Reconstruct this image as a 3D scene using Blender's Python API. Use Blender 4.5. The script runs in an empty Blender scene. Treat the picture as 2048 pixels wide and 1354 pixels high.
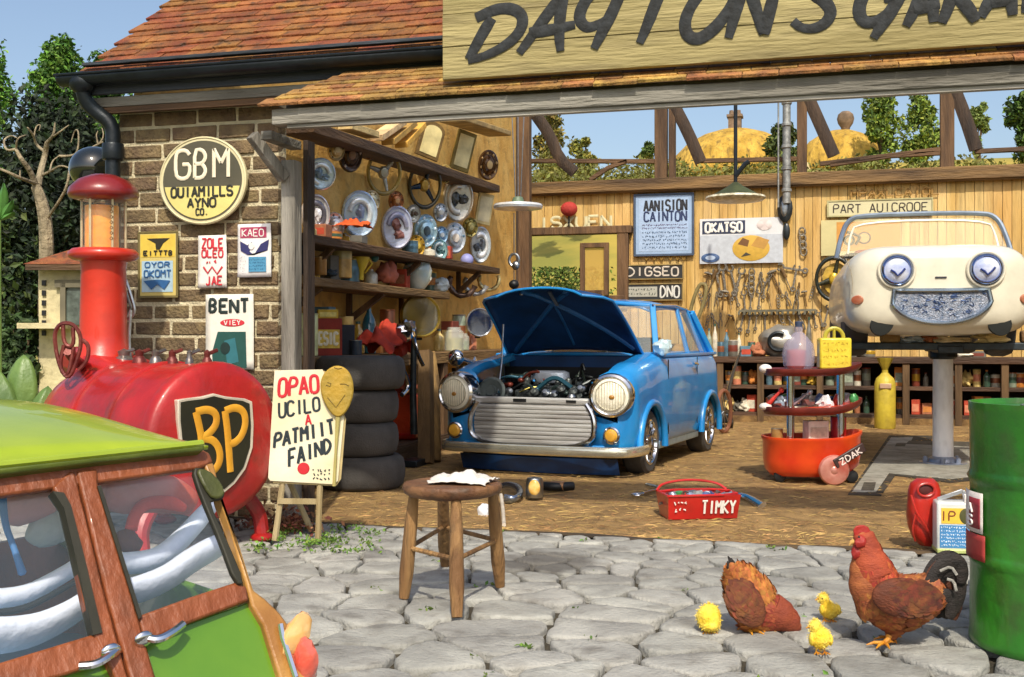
import bpy, bmesh, math, random
from mathutils import Vector as V, Matrix as MX, noise as NZ
R = math.radians
random.seed(7)
S = bpy.context.scene
col = S.collection
# ---------------------------------------------------------------- camera, sky, sun
YAW = R(15.55); FPX = 2250.0; CH = 1.1
cam = bpy.data.cameras.new('camera'); cam.lens = FPX/2048*36; cam.sensor_width = 36; cam.clip_end = 2000; cam.clip_start = .05
camo = bpy.data.objects.new('camera', cam); col.objects.link(camo)
camo.location = (0, 0, CH); camo.rotation_euler = (R(90), 0, YAW); S.camera = camo
ELEV = R(48); LX, LY = -.30, .954            # sunlight travels towards -X and +Y
w = bpy.data.worlds.new('World'); S.world = w; w.use_nodes = True
nt = w.node_tree; sky = nt.nodes.new('ShaderNodeTexSky'); sky.sky_type = 'NISHITA'; sky.sun_disc = False
sky.sun_elevation = ELEV; sky.sun_rotation = math.atan2(-LX, -LY); sky.altitude = 0; sky.air_density = 1.0; sky.dust_density = 3.0; sky.ozone_density = .5
bg = nt.nodes['Background']; bg.inputs[1].default_value = .15; nt.links.new(sky.outputs[0], bg.inputs[0])
sun = bpy.data.lights.new('sun', 'SUN'); sun.energy = 3.4; sun.angle = R(1.2); sun.color = (1, .92, .78)
suno = bpy.data.objects.new('sun', sun); col.objects.link(suno)
suno.rotation_euler = V((LX*math.cos(ELEV), LY*math.cos(ELEV), -math.sin(ELEV))).to_track_quat('-Z', 'Y').to_euler()
S.view_settings.view_transform = 'Standard'; S.view_settings.look = 'None'; S.view_settings.exposure = .20; S.view_settings.gamma = 1
S.render.engine = 'CYCLES'; S.cycles.max_bounces = 8; S.cycles.transparent_max_bounces = 12
# ---------------------------------------------------------------- picture geometry
FW = V((-math.sin(YAW), math.cos(YAW), 0)); RT = V((math.cos(YAW), math.sin(YAW), 0)); UP = V((0, 0, 1)); C0 = V((0, 0, CH))
def ray(x, y): return FW + RT*((x-1024)/FPX) + UP*((677-y)/FPX)
def at(x, y, z): return C0 + ray(x, y)*z
def onY(x, y, Y): d = ray(x, y); return C0 + d*(Y/d.y)
def onG(x, y, h=0): d = ray(x, y); return C0 + d*((h-CH)/d.z)
def onP(x, y, o, n): d = ray(x, y); return C0 + d*((o-C0).dot(n)/d.dot(n))
def depth(p): return (V(p)-C0).dot(FW)
# ---------------------------------------------------------------- materials
def C(h):
    h = h.lstrip('#'); o = []
    for i in (0, 2, 4):
        c = int(h[i:i+2], 16)/255; o.append(c/12.92 if c <= .04045 else ((c+.055)/1.055)**2.4)
    return tuple(o)
MC = {}
def mat(key, c='#888888', rough=.6, metal=0, var=.18, scale=6, bump=.1, bscale=30, c2=None, island=0, stretch=(1, 1, 1), alpha=1, trans=0, coat=0, detail=6, lo=.35, hi=.65, dirt=0, emit=0, sheen=0):
    if key in MC: return MC[key]
    m = bpy.data.materials.new(key); m.use_nodes = True; t = m.node_tree; b = t.nodes['Principled BSDF']; L = t.links.new
    a = C(c) if isinstance(c, str) else c
    tc = t.nodes.new('ShaderNodeTexCoord'); mp = t.nodes.new('ShaderNodeMapping'); mp.inputs['Scale'].default_value = stretch; L(tc.outputs['Object'], mp.inputs[0])
    n = t.nodes.new('ShaderNodeTexNoise'); n.inputs['Scale'].default_value = scale; n.inputs['Detail'].default_value = detail; L(mp.outputs[0], n.inputs[0])
    rp = t.nodes.new('ShaderNodeValToRGB'); L(n.outputs[0], rp.inputs[0])
    d = C(c2) if c2 else tuple(min(1, q*(1+var)) for q in a); e = a if c2 else tuple(q*(1-var) for q in a)
    rp.color_ramp.elements[0].color = (*e, 1); rp.color_ramp.elements[1].color = (*d, 1); rp.color_ramp.elements[0].position = lo; rp.color_ramp.elements[1].position = hi
    out = rp.outputs[0]
    if island:
        g = t.nodes.new('ShaderNodeNewGeometry'); hs = t.nodes.new('ShaderNodeHueSaturation'); mr = t.nodes.new('ShaderNodeMapRange')
        mr.inputs[3].default_value = 1-island; mr.inputs[4].default_value = 1+island; L(g.outputs['Random Per Island'], mr.inputs[0]); L(mr.outputs[0], hs.inputs['Value'])
        ml = t.nodes.new('ShaderNodeMath'); ml.operation = 'MULTIPLY'; ml.inputs[1].default_value = 7.13; L(g.outputs['Random Per Island'], ml.inputs[0])
        fr = t.nodes.new('ShaderNodeMath'); fr.operation = 'FRACT'; L(ml.outputs[0], fr.inputs[0])
        m2 = t.nodes.new('ShaderNodeMapRange'); m2.inputs[3].default_value = .5-.06*island; m2.inputs[4].default_value = .5+.06*island; L(fr.outputs[0], m2.inputs[0]); L(m2.outputs[0], hs.inputs['Hue'])
        L(out, hs.inputs['Color']); out = hs.outputs[0]
    if dirt:
        n3 = t.nodes.new('ShaderNodeTexNoise'); n3.inputs['Scale'].default_value = scale*2.7; n3.inputs['Detail'].default_value = 10; L(mp.outputs[0], n3.inputs[0])
        r3 = t.nodes.new('ShaderNodeMapRange'); r3.inputs[1].default_value = .5; r3.inputs[2].default_value = .72; r3.inputs[3].default_value = 0; r3.inputs[4].default_value = dirt; L(n3.outputs[0], r3.inputs[0])
        mx = t.nodes.new('ShaderNodeMixRGB'); mx.inputs[2].default_value = (.05, .035, .02, 1); L(r3.outputs[0], mx.inputs[0]); L(out, mx.inputs[1]); out = mx.outputs[0]
    L(out, b.inputs['Base Color'])
    b.inputs['Roughness'].default_value = rough; b.inputs['Metallic'].default_value = metal; b.inputs['Alpha'].default_value = alpha
    b.inputs['Transmission Weight'].default_value = trans; b.inputs['Coat Weight'].default_value = coat
    if emit: L(out, b.inputs['Emission Color']); b.inputs['Emission Strength'].default_value = emit
    if bump:
        n2 = t.nodes.new('ShaderNodeTexNoise'); n2.inputs['Scale'].default_value = bscale; n2.inputs['Detail'].default_value = 8; L(mp.outputs[0], n2.inputs[0])
        bp = t.nodes.new('ShaderNodeBump'); bp.inputs['Strength'].default_value = min(1, bump); bp.inputs['Distance'].default_value = .02*max(1, bump); L(n2.outputs[0], bp.inputs['Height']); L(bp.outputs[0], b.inputs['Normal'])
    MC[key] = m; return m
def glass(key, c='#dfe8e8', alpha=.22, rough=.05):
    if key in MC: return MC[key]
    m = bpy.data.materials.new(key); m.use_nodes = True; b = m.node_tree.nodes['Principled BSDF']
    b.inputs['Base Color'].default_value = (*C(c), 1); b.inputs['Roughness'].default_value = rough; b.inputs['Alpha'].default_value = alpha; b.inputs['Coat Weight'].default_value = .0
    MC[key] = m; return m
def paint(c, rough=.35, **k): return mat('paint_'+c.lstrip('#'), c, rough, var=k.pop('var', .12), coat=.3, bump=k.pop('bump', .05), **k)
def flat(c): return mat('ink_'+c.lstrip('#'), c, .6, var=.08, bump=.05, scale=20)
WOOD = mat('weathered_wood', '#8a7f70', .8, c2='#5a4d3e', stretch=(1, 1, 1), scale=9, bump=.6, bscale=60)
def woodx(key, a, b2, ax='x', bump=.6, scale=9, island=0, dirt=0):
    st = {'x': (.12, 1, 1), 'y': (1, .12, 1), 'z': (1, 1, .12)}[ax]
    return mat(key, a, .78, c2=b2, stretch=st, scale=scale, bump=bump, bscale=55, island=island, dirt=dirt)
CHROME = mat('chrome', '#d8dade', .14, 1, var=.06, bump=.02)
STEEL = mat('steel', '#a9adb0', .33, 1, var=.2, bump=.1, scale=20)
IRON = mat('dark_iron', '#1c2328', .4, .4, var=.3, bump=.15)
RUBBER = mat('rubber', '#454341', .8, var=.25, bump=.25, bscale=80)
BLACK = mat('black', '#101112', .5, var=.3)
# ---------------------------------------------------------------- mesh builder
def frame(o, x, y, z):
    m = MX.Identity(4)
    for i, c in enumerate((x, y, z, o)):
        for j in range(3): m[j][i] = c[j]
    return m
def FY(p): return frame(p, V((1, 0, 0)), V((0, 0, 1)), V((0, -1, 0)))     # sheet facing -Y : x right, y up, z out
def face_frame(p, n, up=V((0, 0, 1))):
    n = V(n).normalized(); x = up.cross(n)
    if x.length < 1e-4: x = V((1, 0, 0))
    x.normalize(); return frame(V(p), x, n.cross(x), n)
T = lambda *a: MX.Translation(V(a))
RZ = lambda a: MX.Rotation(a, 4, 'Z')
RX = lambda a: MX.Rotation(a, 4, 'X')
RY = lambda a: MX.Rotation(a, 4, 'Y')
I4 = MX.Identity(4)
class MB:
    def __init__(s): s.v = []; s.f = []
    def add(s, vs, fs, M=I4):
        k = len(s.v); s.v += [M @ V(a) for a in vs]; s.f += [tuple(i+k for i in f) for f in fs]; return s
    def box(s, c, d, M=I4):
        x, y, z = (q/2 for q in d)
        vs = [(c[0]+a*x, c[1]+b*y, c[2]+e*z) for a in (-1, 1) for b in (-1, 1) for e in (-1, 1)]
        return s.add(vs, [(0, 1, 3, 2), (4, 6, 7, 5), (0, 4, 5, 1), (2, 3, 7, 6), (0, 2, 6, 4), (1, 5, 7, 3)], M)
    def beam(s, a, b, w, h, up=V((0, 0, 1))):
        a = V(a); b = V(b); d = (b-a).normalized(); x = d.cross(up)
        if x.length < 1e-4: x = V((1, 0, 0))
        x.normalize(); u = x.cross(d)
        vs = [p + x*(i*w/2) + u*(j*h/2) for p in (a, b) for i, j in ((-1, -1), (1, -1), (1, 1), (-1, 1))]
        return s.add(vs, [(3, 2, 1, 0), (4, 5, 6, 7), (0, 1, 5, 4), (1, 2, 6, 5), (2, 3, 7, 6), (3, 0, 4, 7)])
    def tube(s, pts, r, n=8, M=I4, flat=1, nrm=None, closed=False, cap=True):
        pts = [V(p) for p in pts]; N = len(pts)
        if N < 2: return s
        rs = r if isinstance(r, (list, tuple)) else [r]*N
        vs = []; u = None
        for i, p in enumerate(pts):
            if closed: t = pts[(i+1) % N]-pts[i-1]
            else: t = pts[min(i+1, N-1)]-pts[max(i-1, 0)]
            if t.length < 1e-9: t = V((0, 0, 1))
            t.normalize()
            if nrm is not None: nn = V(nrm); a = t.cross(nn).normalized(); b = nn
            else:
                if u is None: u = t.orthogonal().normalized()
                u = (u-t*u.dot(t)); u = u.normalized() if u.length > 1e-6 else t.orthogonal().normalized(); a = u; b = t.cross(u)
            rr = rs[i] if isinstance(rs[i], (list, tuple)) else (rs[i], rs[i]*flat)
            for k in range(n):
                q = 2*math.pi*k/n; vs.append(p + a*(math.cos(q)*rr[0]) + b*(math.sin(q)*rr[1]))
        fs = []
        for i in range(N if closed else N-1):
            j = (i+1) % N
            for k in range(n): fs.append((i*n+k, i*n+(k+1) % n, j*n+(k+1) % n, j*n+k))
        if cap and not closed: fs.append(tuple(range(n))[::-1]); fs.append(tuple((N-1)*n+k for k in range(n)))
        return s.add(vs, fs, M)
    def lathe(s, prof, n=24, M=I4, sx=1, sy=1):
        vs = []; fs = []; N = len(prof)
        for r, z in prof:
            for k in range(n): q = 2*math.pi*k/n; vs.append((math.cos(q)*r*sx, math.sin(q)*r*sy, z))
        for i in range(N-1):
            for k in range(n): fs.append((i*n+k, i*n+(k+1) % n, (i+1)*n+(k+1) % n, (i+1)*n+k))
        if prof[0][0] > 1e-6: fs.append(tuple(range(n))[::-1])
        if prof[-1][0] > 1e-6: fs.append(tuple((N-1)*n+k for k in range(n)))
        return s.add(vs, fs, M)
    def prism(s, poly, z0, z1, M=I4):
        n = len(poly); vs = [(p[0], p[1], z0) for p in poly]+[(p[0], p[1], z1) for p in poly]
        return s.add(vs, [tuple(range(n))[::-1], tuple(range(n, 2*n))]+[(i, (i+1) % n, n+(i+1) % n, n+i) for i in range(n)], M)
    def ell(s, c, r, M=I4, nu=14, nv=9, nz=0, seed=0):
        vs = []; fs = []
        for j in range(nv+1):
            ph = math.pi*j/nv
            for i in range(nu):
                th = 2*math.pi*i/nu; d = V((math.sin(ph)*math.cos(th), math.sin(ph)*math.sin(th), math.cos(ph)))
                k = 1+(nz*NZ.noise(d*1.7+V((seed*3.1, seed*1.7, 0))) if nz else 0)
                vs.append((c[0]+d.x*r[0]*k, c[1]+d.y*r[1]*k, c[2]+d.z*r[2]*k))
        for j in range(nv):
            for i in range(nu): fs.append((j*nu+i, (j+1)*nu+i, (j+1)*nu+(i+1) % nu, j*nu+(i+1) % nu))
        return s.add(vs, fs, M)
    def grid(s, fn, nu, nv, M=I4, th=0):
        vs = [fn(i/nu, j/nv) for j in range(nv+1) for i in range(nu+1)]
        fs = [(j*(nu+1)+i, j*(nu+1)+i+1, (j+1)*(nu+1)+i+1, (j+1)*(nu+1)+i) for j in range(nv) for i in range(nu)]
        return s.add(vs, fs, M)
    def build(s, name, m, parent=None, smooth=True, bevel=0, world=False, ang=35, mods=None):
        me = bpy.data.meshes.new(name); vs = s.v
        if parent is not None and world:
            W = root_matrix(parent).inverted(); vs = [W @ v for v in vs]
        me.from_pydata([tuple(v) for v in vs], [], s.f); me.validate(); 
        bm = bmesh.new(); bm.from_mesh(me); bmesh.ops.remove_doubles(bm, verts=bm.verts, dist=1e-6)
        bmesh.ops.recalc_face_normals(bm, faces=bm.faces); bm.to_mesh(me); bm.free()
        if smooth:
            me.shade_smooth(); me.set_sharp_from_angle(angle=R(ang))
        me.materials.append(m)
        o = bpy.data.objects.new(name, me); col.objects.link(o)
        if parent is not None: o.parent = parent
        if bevel:
            b = o.modifiers.new('bevel', 'BEVEL'); b.width = bevel; b.segments = 2; b.limit_method = 'ANGLE'; b.angle_limit = R(40)
        if mods: mods(o)
        return o
def root_matrix(o):
    m = I4.copy()
    while o is not None:
        m = o.matrix_basis @ m; o = o.parent
    return m
def tag(o, label, cat, group=None):
    o['label'] = label; o['category'] = cat
    if group: o['group'] = group
    return o
def thing(name, label, cat, loc=(0, 0, 0), rz=0, group=None, M=None):
    o = bpy.data.objects.new(name, None); col.objects.link(o); o.empty_display_size = .1
    if M is not None: o.matrix_basis = M
    else: o.location = loc; o.rotation_euler = (0, 0, rz); o.matrix_basis = MX.Translation(V(loc)) @ RZ(rz)
    return tag(o, label, cat, group)
def structure(o): o['kind'] = 'structure'; return o
def copy_tree(o, parent=None):
    c = o.copy(); col.objects.link(c)
    if parent is not None: c.parent = parent
    for ch in list(o.children): copy_tree(ch, c)
    return c
def chaikin(p, k=2):
    for _ in range(k):
        q = []
        for i in range(len(p)):
            a, b = V(p[i]), V(p[(i+1) % len(p)]); q += [a*.75+b*.25, a*.25+b*.75]
        p = q
    return p
def arc(cx, cy, rx, ry, a0, a1, n=12): return [(cx+rx*math.cos(R(a0+(a1-a0)*i/n)), cy+ry*math.sin(R(a0+(a1-a0)*i/n))) for i in range(n+1)]
def smoothline(pts, k=2):
    pts = [V(p) for p in pts]
    for _ in range(k):
        q = [pts[0]]
        for a, b in zip(pts, pts[1:]): q += [a*.75+b*.25, a*.25+b*.75]
        q.append(pts[-1]); pts = q
    return pts
# ---------------------------------------------------------------- brush lettering: glyph strokes on a 4 x 6 grid

def _g(s): return [[(int(a[0]), int(a[1])) for a in st.split()] for st in s.split('/')]
GLY = {k: _g(v) for k, v in {
 'A': '00 26 40/12 32', 'B': '00 06 26 35 34 23 03/23 32 31 20 00', 'C': '45 36 16 05 01 10 30 41', 'D': '00 06 26 44 42 20 00', 'E': '40 00 06 46/03 33',
 'F': '00 06 46/03 33', 'G': '45 36 16 05 01 10 30 41 43 23', 'H': '00 06/40 46/03 43', 'I': '20 26', 'J': '01 10 20 31 36', 'K': '00 06/46 03 40', 'L': '06 00 40',
 'M': '00 06 23 46 40', 'N': '00 06 40 46', 'O': '10 01 05 16 36 45 41 30 10', 'P': '00 06 36 45 44 33 03', 'Q': '10 01 05 16 36 45 41 30 10/22 40', 'R': '00 06 36 45 44 33 03/23 40',
 'S': '01 10 30 41 42 33 13 04 05 16 36 45', 'T': '06 46/26 20', 'U': '06 01 10 30 41 46', 'V': '06 20 46', 'W': '06 10 24 30 46', 'X': '00 46/06 40', 'Y': '06 23 46/23 20', 'Z': '06 46 00 40',
 '0': '10 01 05 16 36 45 41 30 10', '1': '15 26 20', '2': '05 16 36 45 44 00 40', '3': '06 46 23 33 42 41 30 10 01', '5': '46 06 03 33 42 41 30 10', '8': '13 04 05 16 36 45 44 33 13 02 01 10 30 41 42 33', "'": '26 24', '-': '13 33', '.': '20 21'}.items()}
def text_strokes(s, x0, y0, x1, y1, jit=0, slant=0, rng=random):
    """strokes of a word filling the box, y up"""
    n = len(s); adv = (x1-x0)/max(1, n); gw = adv*.74; out = []
    for i, ch in enumerate(s):
        if ch == ' ': continue
        wx = gw*(.35 if ch in "I'1." else 1); ox = x0+adv*i+(adv-wx)/2; dy = rng.uniform(-jit, jit)*(y1-y0)
        for st in GLY.get(ch, GLY['O']):
            p = [V((ox+wx*(a/4 if wx == gw else .5)+slant*(b/6)*(y1-y0), y0+(y1-y0)*b/6+dy, 0)) for a, b in st]
            if ch in 'I' : p = [V((ox+wx/2+slant*(b/6)*(y1-y0), y0+(y1-y0)*b/6+dy, 0)) for a, b in st]
            if ch in 'BCDGJOPQRSU0358': out.append(smoothline(p, 1))
            else: out += [[a_, b_] for a_, b_ in zip(p, p[1:])]
    return out
def add_text(mb, M, s, x0, y0, x1, y1, th, jit=0, slant=0, z=.0015):
    for st in text_strokes(s, x0, y0, x1, y1, jit, slant):
        mb.tube([p+V((0, 0, z)) for p in st], th/2, 6, M, flat=.3, nrm=(0, 0, 1))
    return mb
def scribble(mb, M, x0, y0, x1, y1, rows, th, seed=1, z=.0012):
    r = random.Random(seed); h = (y1-y0)/rows
    for k in range(rows):
        x = x0; yb = y1-h*(k+1)+h*.2
        while x < x1-h*.4:
            wd = h*r.uniform(.3, .6); pts = [V((min(x+wd*r.random(), x1), yb+h*.6*r.random(), z)) for _ in range(r.choice((3, 4)))]
            mb.tube(pts, th/2, 5, M, flat=.3, nrm=(0, 0, 1)); x += wd*1.25
    return mb
# a flat sheet / board with its print; items are in 0..1 box coordinates (y up)
def board(name, label, cat, p0, p1, Yp, base, th=.012, parts=(), frame_mat=None, fw=.02, group=None, seed=1, M=None, wh=None, tilt=0, curl=0):
    if M is None:
        a = onY(p0[0], p0[1], Yp); b = onY(p1[0], p1[1], Yp); W = b.x-a.x; H = abs(a.z-b.z) if tilt == 0 else abs(a.z-b.z)
        o = V((a.x, Yp, min(a.z, b.z))); M = FY(o) @ MX.Rotation(tilt, 4, 'Z')
    else: W, H = wh
    t = thing(name, label, cat, M=M, group=group)
    if curl:
        m = MB(); nu, nv = 8, 10
        f = lambda u, v: (u*W, v*H, th + curl*(max(0, u-.7)**2*6*max(0, v-.6)*2 + max(0, .25-u)**2*5*max(0, .3-v)*2 + .1*math.sin(v*5)*u))
        m.grid(f, nu, nv); so = lambda ob: setattr(ob.modifiers.new('thick', 'SOLIDIFY'), 'thickness', .003)
        m.build('sheet', base, t, mods=so)
    else: MB().box((W/2, H/2, th/2), (W, H, th)).build('sheet', base, t, bevel=.002)
    if frame_mat:
        m = MB(); 
        m.box((W/2, -fw/2, th*.75), (W+2*fw, fw, th*1.5)); m.box((W/2, H+fw/2, th*.75), (W+2*fw, fw, th*1.5)); m.box((-fw/2, H/2, th*.75), (fw, H, th*1.5)); m.box((W+fw/2, H/2, th*.75), (fw, H, th*1.5))
        m.build('frame', frame_mat, t, bevel=.003)
    byk = {}
    lay = 0
    for it in parts:
        k, mm = it[0], it[1]; lay += 1; z = th+.0012*lay+(curl*.12 if curl else 0)
        pn = {'rect': 'panel', 'text': 'lettering', 'scr': 'small_print', 'poly': 'picture', 'disc': 'emblem', 'line': 'drawing', 'oval': 'emblem'}[k]
        m = byk.setdefault((pn, mm), MB())
        if k == 'rect': m.box(((it[2]+it[4])/2*W, (it[3]+it[5])/2*H, z), ((it[4]-it[2])*W, (it[5]-it[3])*H, .0016))
        elif k == 'text': add_text(m, T(0, 0, z), it[2], it[3]*W, it[4]*H, it[5]*W, it[6]*H, it[7]*H, it[8] if len(it) > 8 else .04, it[9] if len(it) > 9 else 0)
        elif k == 'scr': scribble(m, T(0, 0, z), it[2]*W, it[3]*H, it[4]*W, it[5]*H, it[6], it[7]*H, seed+lay)
        elif k == 'poly': m.prism([(x*W, y*H) for x, y in it[2]], z-.0008, z+.0008)
        elif k in ('disc', 'oval'): m.lathe([(0, .0018), (1, .0012), (1.02, 0)], 28, T(it[2]*W, it[3]*H, z) @ MX.Diagonal((it[4]*W, it[5]*H, 1, 1)))
        elif k == 'line': m.tube([V((x*W, y*H, z)) for x, y in it[2]], it[3]*H/2, 6, I4, flat=.3, nrm=(0, 0, 1))
    for (pn, mm), m in byk.items(): m.build(pn, mm, t)
    return t
# ================================================================ GROUND
def hill(x, y):
    if y < 19: return -.07
    t = min(1, (y-19)/45); e = t*t*(3-2*t)*10.2
    side = 1/(1+math.exp(-(x+y*.33+2)/2.2))        # the rise lies behind the garage, not behind the trees on the left
    return -.07 + e*side + .35*NZ.noise(V((x*.12, y*.12, 0)))*t
GRASS = mat('grass_ground', '#5b6a2c', .95, c2='#8c8334', scale=.6, bump=1.2, bscale=6)
m = MB(); m.grid(lambda u, v: ((u-.5)*600, -60+v*500, -.07), 8, 8)
structure(m.build('ground', GRASS, smooth=False))
HAY = mat('hill_grass', '#7d7a2e', .95, c2='#b39a3f', scale=.25, bump=1.5, bscale=2, detail=10)
m = MB(); m.grid(lambda u, v: V((-60+u*150, 18.5+v*110, hill(-60+u*150, 18.5+v*110)-.02*(v < .01))), 90, 60)
structure(m.build('hill', HAY))
SOIL = mat('joint_soil', '#4c4536', .95, c2='#2f2a1e', scale=5, bump=1, bscale=40)
m = MB(); m.box((0, 2.2, -.036), (17, 8.2, .05)); structure(m.build('yard_soil', SOIL, smooth=False))
# earth floor of the garage with its worn straw colour
EARTH = mat('earth_floor', '#b8945c', .95, c2='#86683e', scale=5, bump=1.4, bscale=80, stretch=(.85, 1, 1), detail=14, dirt=.6, lo=.3, hi=.7)
YF = 6.12
def edge(x): return YF+.03*math.sin(x*3.1)+.02*math.sin(x*9+1)
# pit corners (kept out of the floor sheet)
pit = [onG(1695, 986), onG(1775, 876), onG(1862, 874), onG(1850, 890), onG(1980, 890), onG(1985, 962), onG(1893, 968), onG(1795, 950), onG(1770, 992)]
m = MB()
N = 70
m.grid(lambda u, v: (-4.6+u*8.4, edge(-4.6+u*8.4)+(16.05-edge(-4.6+u*8.4))*v, .004*NZ.noise(V((u*30, v*30, 0)))-.001), N, 40)
structure(m.build('garage_floor', EARTH))
rstr = random.Random(55); vs = []; fs = []
for _ in range(7000):
    yy = 6.15+9*rstr.random()**1.8; xx = rstr.uniform(-4.0, 3.0); a = rstr.uniform(0, 3.14); ln = rstr.uniform(.015, .05); d = V((math.cos(a), math.sin(a), 0)); b = V((-d.y, d.x, 0))*.0016; p = V((xx, yy, .004)); k = len(vs)
    vs += [p-d*ln-b, p+d*ln-b+V((0, 0, .004)), p+d*ln+b+V((0, 0, .004)), p-d*ln+b, p+V((0, 0, .006))]; fs += [(k, k+1, k+4), (k+1, k+2, k+4), (k+2, k+3, k+4), (k+3, k, k+4)]
m = MB(); m.v = vs; m.f = fs; o = m.build('straw', mat('straw', '#c2a062', .8, c2='#7a5c34', scale=3, bump=0, island=.35), smooth=False); o['kind'] = 'stuff'; o['label'] = 'scattered straw and chaff trodden into the garage earth floor'; o['category'] = 'straw'
SILL = mat('threshold', '#5b4a33', .9, c2='#2f271d', scale=6, bump=.8, bscale=50, stretch=(.3, 1, 1))
m = MB(); pts = [(-4.6+i*8.4/60, edge(-4.6+i*8.4/60)-.02, .004) for i in range(61)]
m.tube(pts, [(.05+.015*math.sin(i*1.3), .012) for i in range(61)], 8, nrm=(0, 0, 1)); structure(m.build('threshold_edge', SILL))
# ---------------------------------------------------------------- paving of irregular stones (one surface)
STONE = mat('paving_stone', '#a9a8a0', .88, c2='#8a8983', scale=4, bump=.6, bscale=60, island=.15, dirt=.4, detail=10)
def voronoi(sites, bounds):
    out = []
    for i, a in enumerate(sites):
        near = sorted(range(len(sites)), key=lambda j: (sites[j]-a).length_squared)[1:22]
        x0, y0, x1, y1 = bounds; poly = [V((x0, y0)), V((x1, y0)), V((x1, y1)), V((x0, y1))]
        for j in near:
            b = sites[j]; mid = (a+b)/2; n = (b-a); q = []
            for k in range(len(poly)):
                p, r2 = poly[k], poly[(k+1) % len(poly)]; dp = (p-mid).dot(n); dr = (r2-mid).dot(n)
                if dp <= 0: q.append(p)
                if dp*dr < 0: q.append(p+(r2-p)*(dp/(dp-dr)))
            poly = q
            if len(poly) < 3: break
        if len(poly) >= 3: out.append((a, poly))
    return out
rs = random.Random(11); sites = []; y = 1.5
while y < 6.0:
    t = (y-1.5)/4.5; hgt = .36*(1-t)+.15*t; x = -7
    while x < 5.5:
        wd = rs.choice((rs.uniform(.16, .30), rs.uniform(.30, .50), rs.uniform(.46, .72)))*(1-.42*t); 
        sites.append(V((x+wd/2+rs.uniform(-.04, .04), y+hgt/2+rs.uniform(-.42, .42)*hgt))); x += wd
    y += hgt
m = MB()
def stone_top(poly, a, gap, rnd):
    area = abs(sum(poly[i].x*poly[(i+1) % len(poly)].y-poly[(i+1) % len(poly)].x*poly[i].y for i in range(len(poly))))/2
    if area < .004: return
    c = sum(poly, V((0, 0)))/len(poly); rr = math.sqrt(area/math.pi)
    p = [c+(q-c)*max(.4, 1-gap/rr) for q in poly]
    p = [V((q.x, q.y, 0)) for q in p]
    q2 = []
    for i in range(len(p)):
        a_, b_ = p[i], p[(i+1) % len(p)]; q2 += [a_*.80+b_*.20, a_.lerp(b_, .5), a_*.20+b_*.80]
    p = chaikin(q2, 1)
    if len(p) > 90: return
    hh = rnd.uniform(.016, .026); tilt = V((rnd.uniform(-.014, .014), rnd.uniform(-.014, .014)))
    rings = [(1.01, -.025), (1.0, hh*.45), (.975, hh*.85), (.92, hh), (.55, hh*1.03), (.25, hh*1.04)]
    vs = []; n = len(p); c3 = V((c.x, c.y, 0))
    for k, (s, z) in enumerate(rings):
        for q in p:
            d = (q-c3); w = c3+d*s
            w += V((NZ.noise(w*12), NZ.noise(w*12+V((5, 5, 5))), 0))*.018*(k < 4)
            z2 = z+(NZ.noise(w*7)*.005+NZ.noise(w*22)*.003+(w-c3).x*tilt.x+(w-c3).y*tilt.y)*(k > 0)
            vs.append((w.x, w.y, z2))
    vs.append((c.x, c.y, hh*1.08)); fs = []
    for k in range(len(rings)-1):
        for i in range(n): fs.append((k*n+i, k*n+(i+1) % n, (k+1)*n+(i+1) % n, (k+1)*n+i))
    k = len(rings)-1
    for i in range(n): fs.append((k*n+i, k*n+(i+1) % n, len(vs)-1))
    m.add(vs, fs)
for a, poly in voronoi(sites, (-7.2, 1.3, 5.7, 6.06)): stone_top(poly, a, .010, rs)
# a dark noisy patch mixed into the stone colour behind the stool
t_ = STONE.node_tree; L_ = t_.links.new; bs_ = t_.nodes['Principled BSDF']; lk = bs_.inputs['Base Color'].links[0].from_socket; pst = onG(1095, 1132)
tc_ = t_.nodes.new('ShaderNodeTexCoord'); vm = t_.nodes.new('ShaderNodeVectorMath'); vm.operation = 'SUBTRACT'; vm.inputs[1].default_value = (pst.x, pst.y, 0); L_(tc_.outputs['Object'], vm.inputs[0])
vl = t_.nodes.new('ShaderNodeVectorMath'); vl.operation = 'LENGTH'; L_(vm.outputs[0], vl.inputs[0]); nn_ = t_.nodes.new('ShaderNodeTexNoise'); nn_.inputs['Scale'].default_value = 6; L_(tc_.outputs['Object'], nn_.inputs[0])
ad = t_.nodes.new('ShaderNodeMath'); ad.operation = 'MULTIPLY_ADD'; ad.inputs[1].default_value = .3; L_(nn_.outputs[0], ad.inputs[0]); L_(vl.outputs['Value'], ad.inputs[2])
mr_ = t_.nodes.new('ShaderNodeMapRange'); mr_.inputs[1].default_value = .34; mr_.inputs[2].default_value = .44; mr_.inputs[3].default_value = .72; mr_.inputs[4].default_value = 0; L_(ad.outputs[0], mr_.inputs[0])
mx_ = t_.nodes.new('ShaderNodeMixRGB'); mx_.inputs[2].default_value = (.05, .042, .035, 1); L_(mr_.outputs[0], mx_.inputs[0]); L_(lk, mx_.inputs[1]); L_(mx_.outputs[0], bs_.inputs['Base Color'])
structure(m.build('paving', STONE, ang=60))
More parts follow.
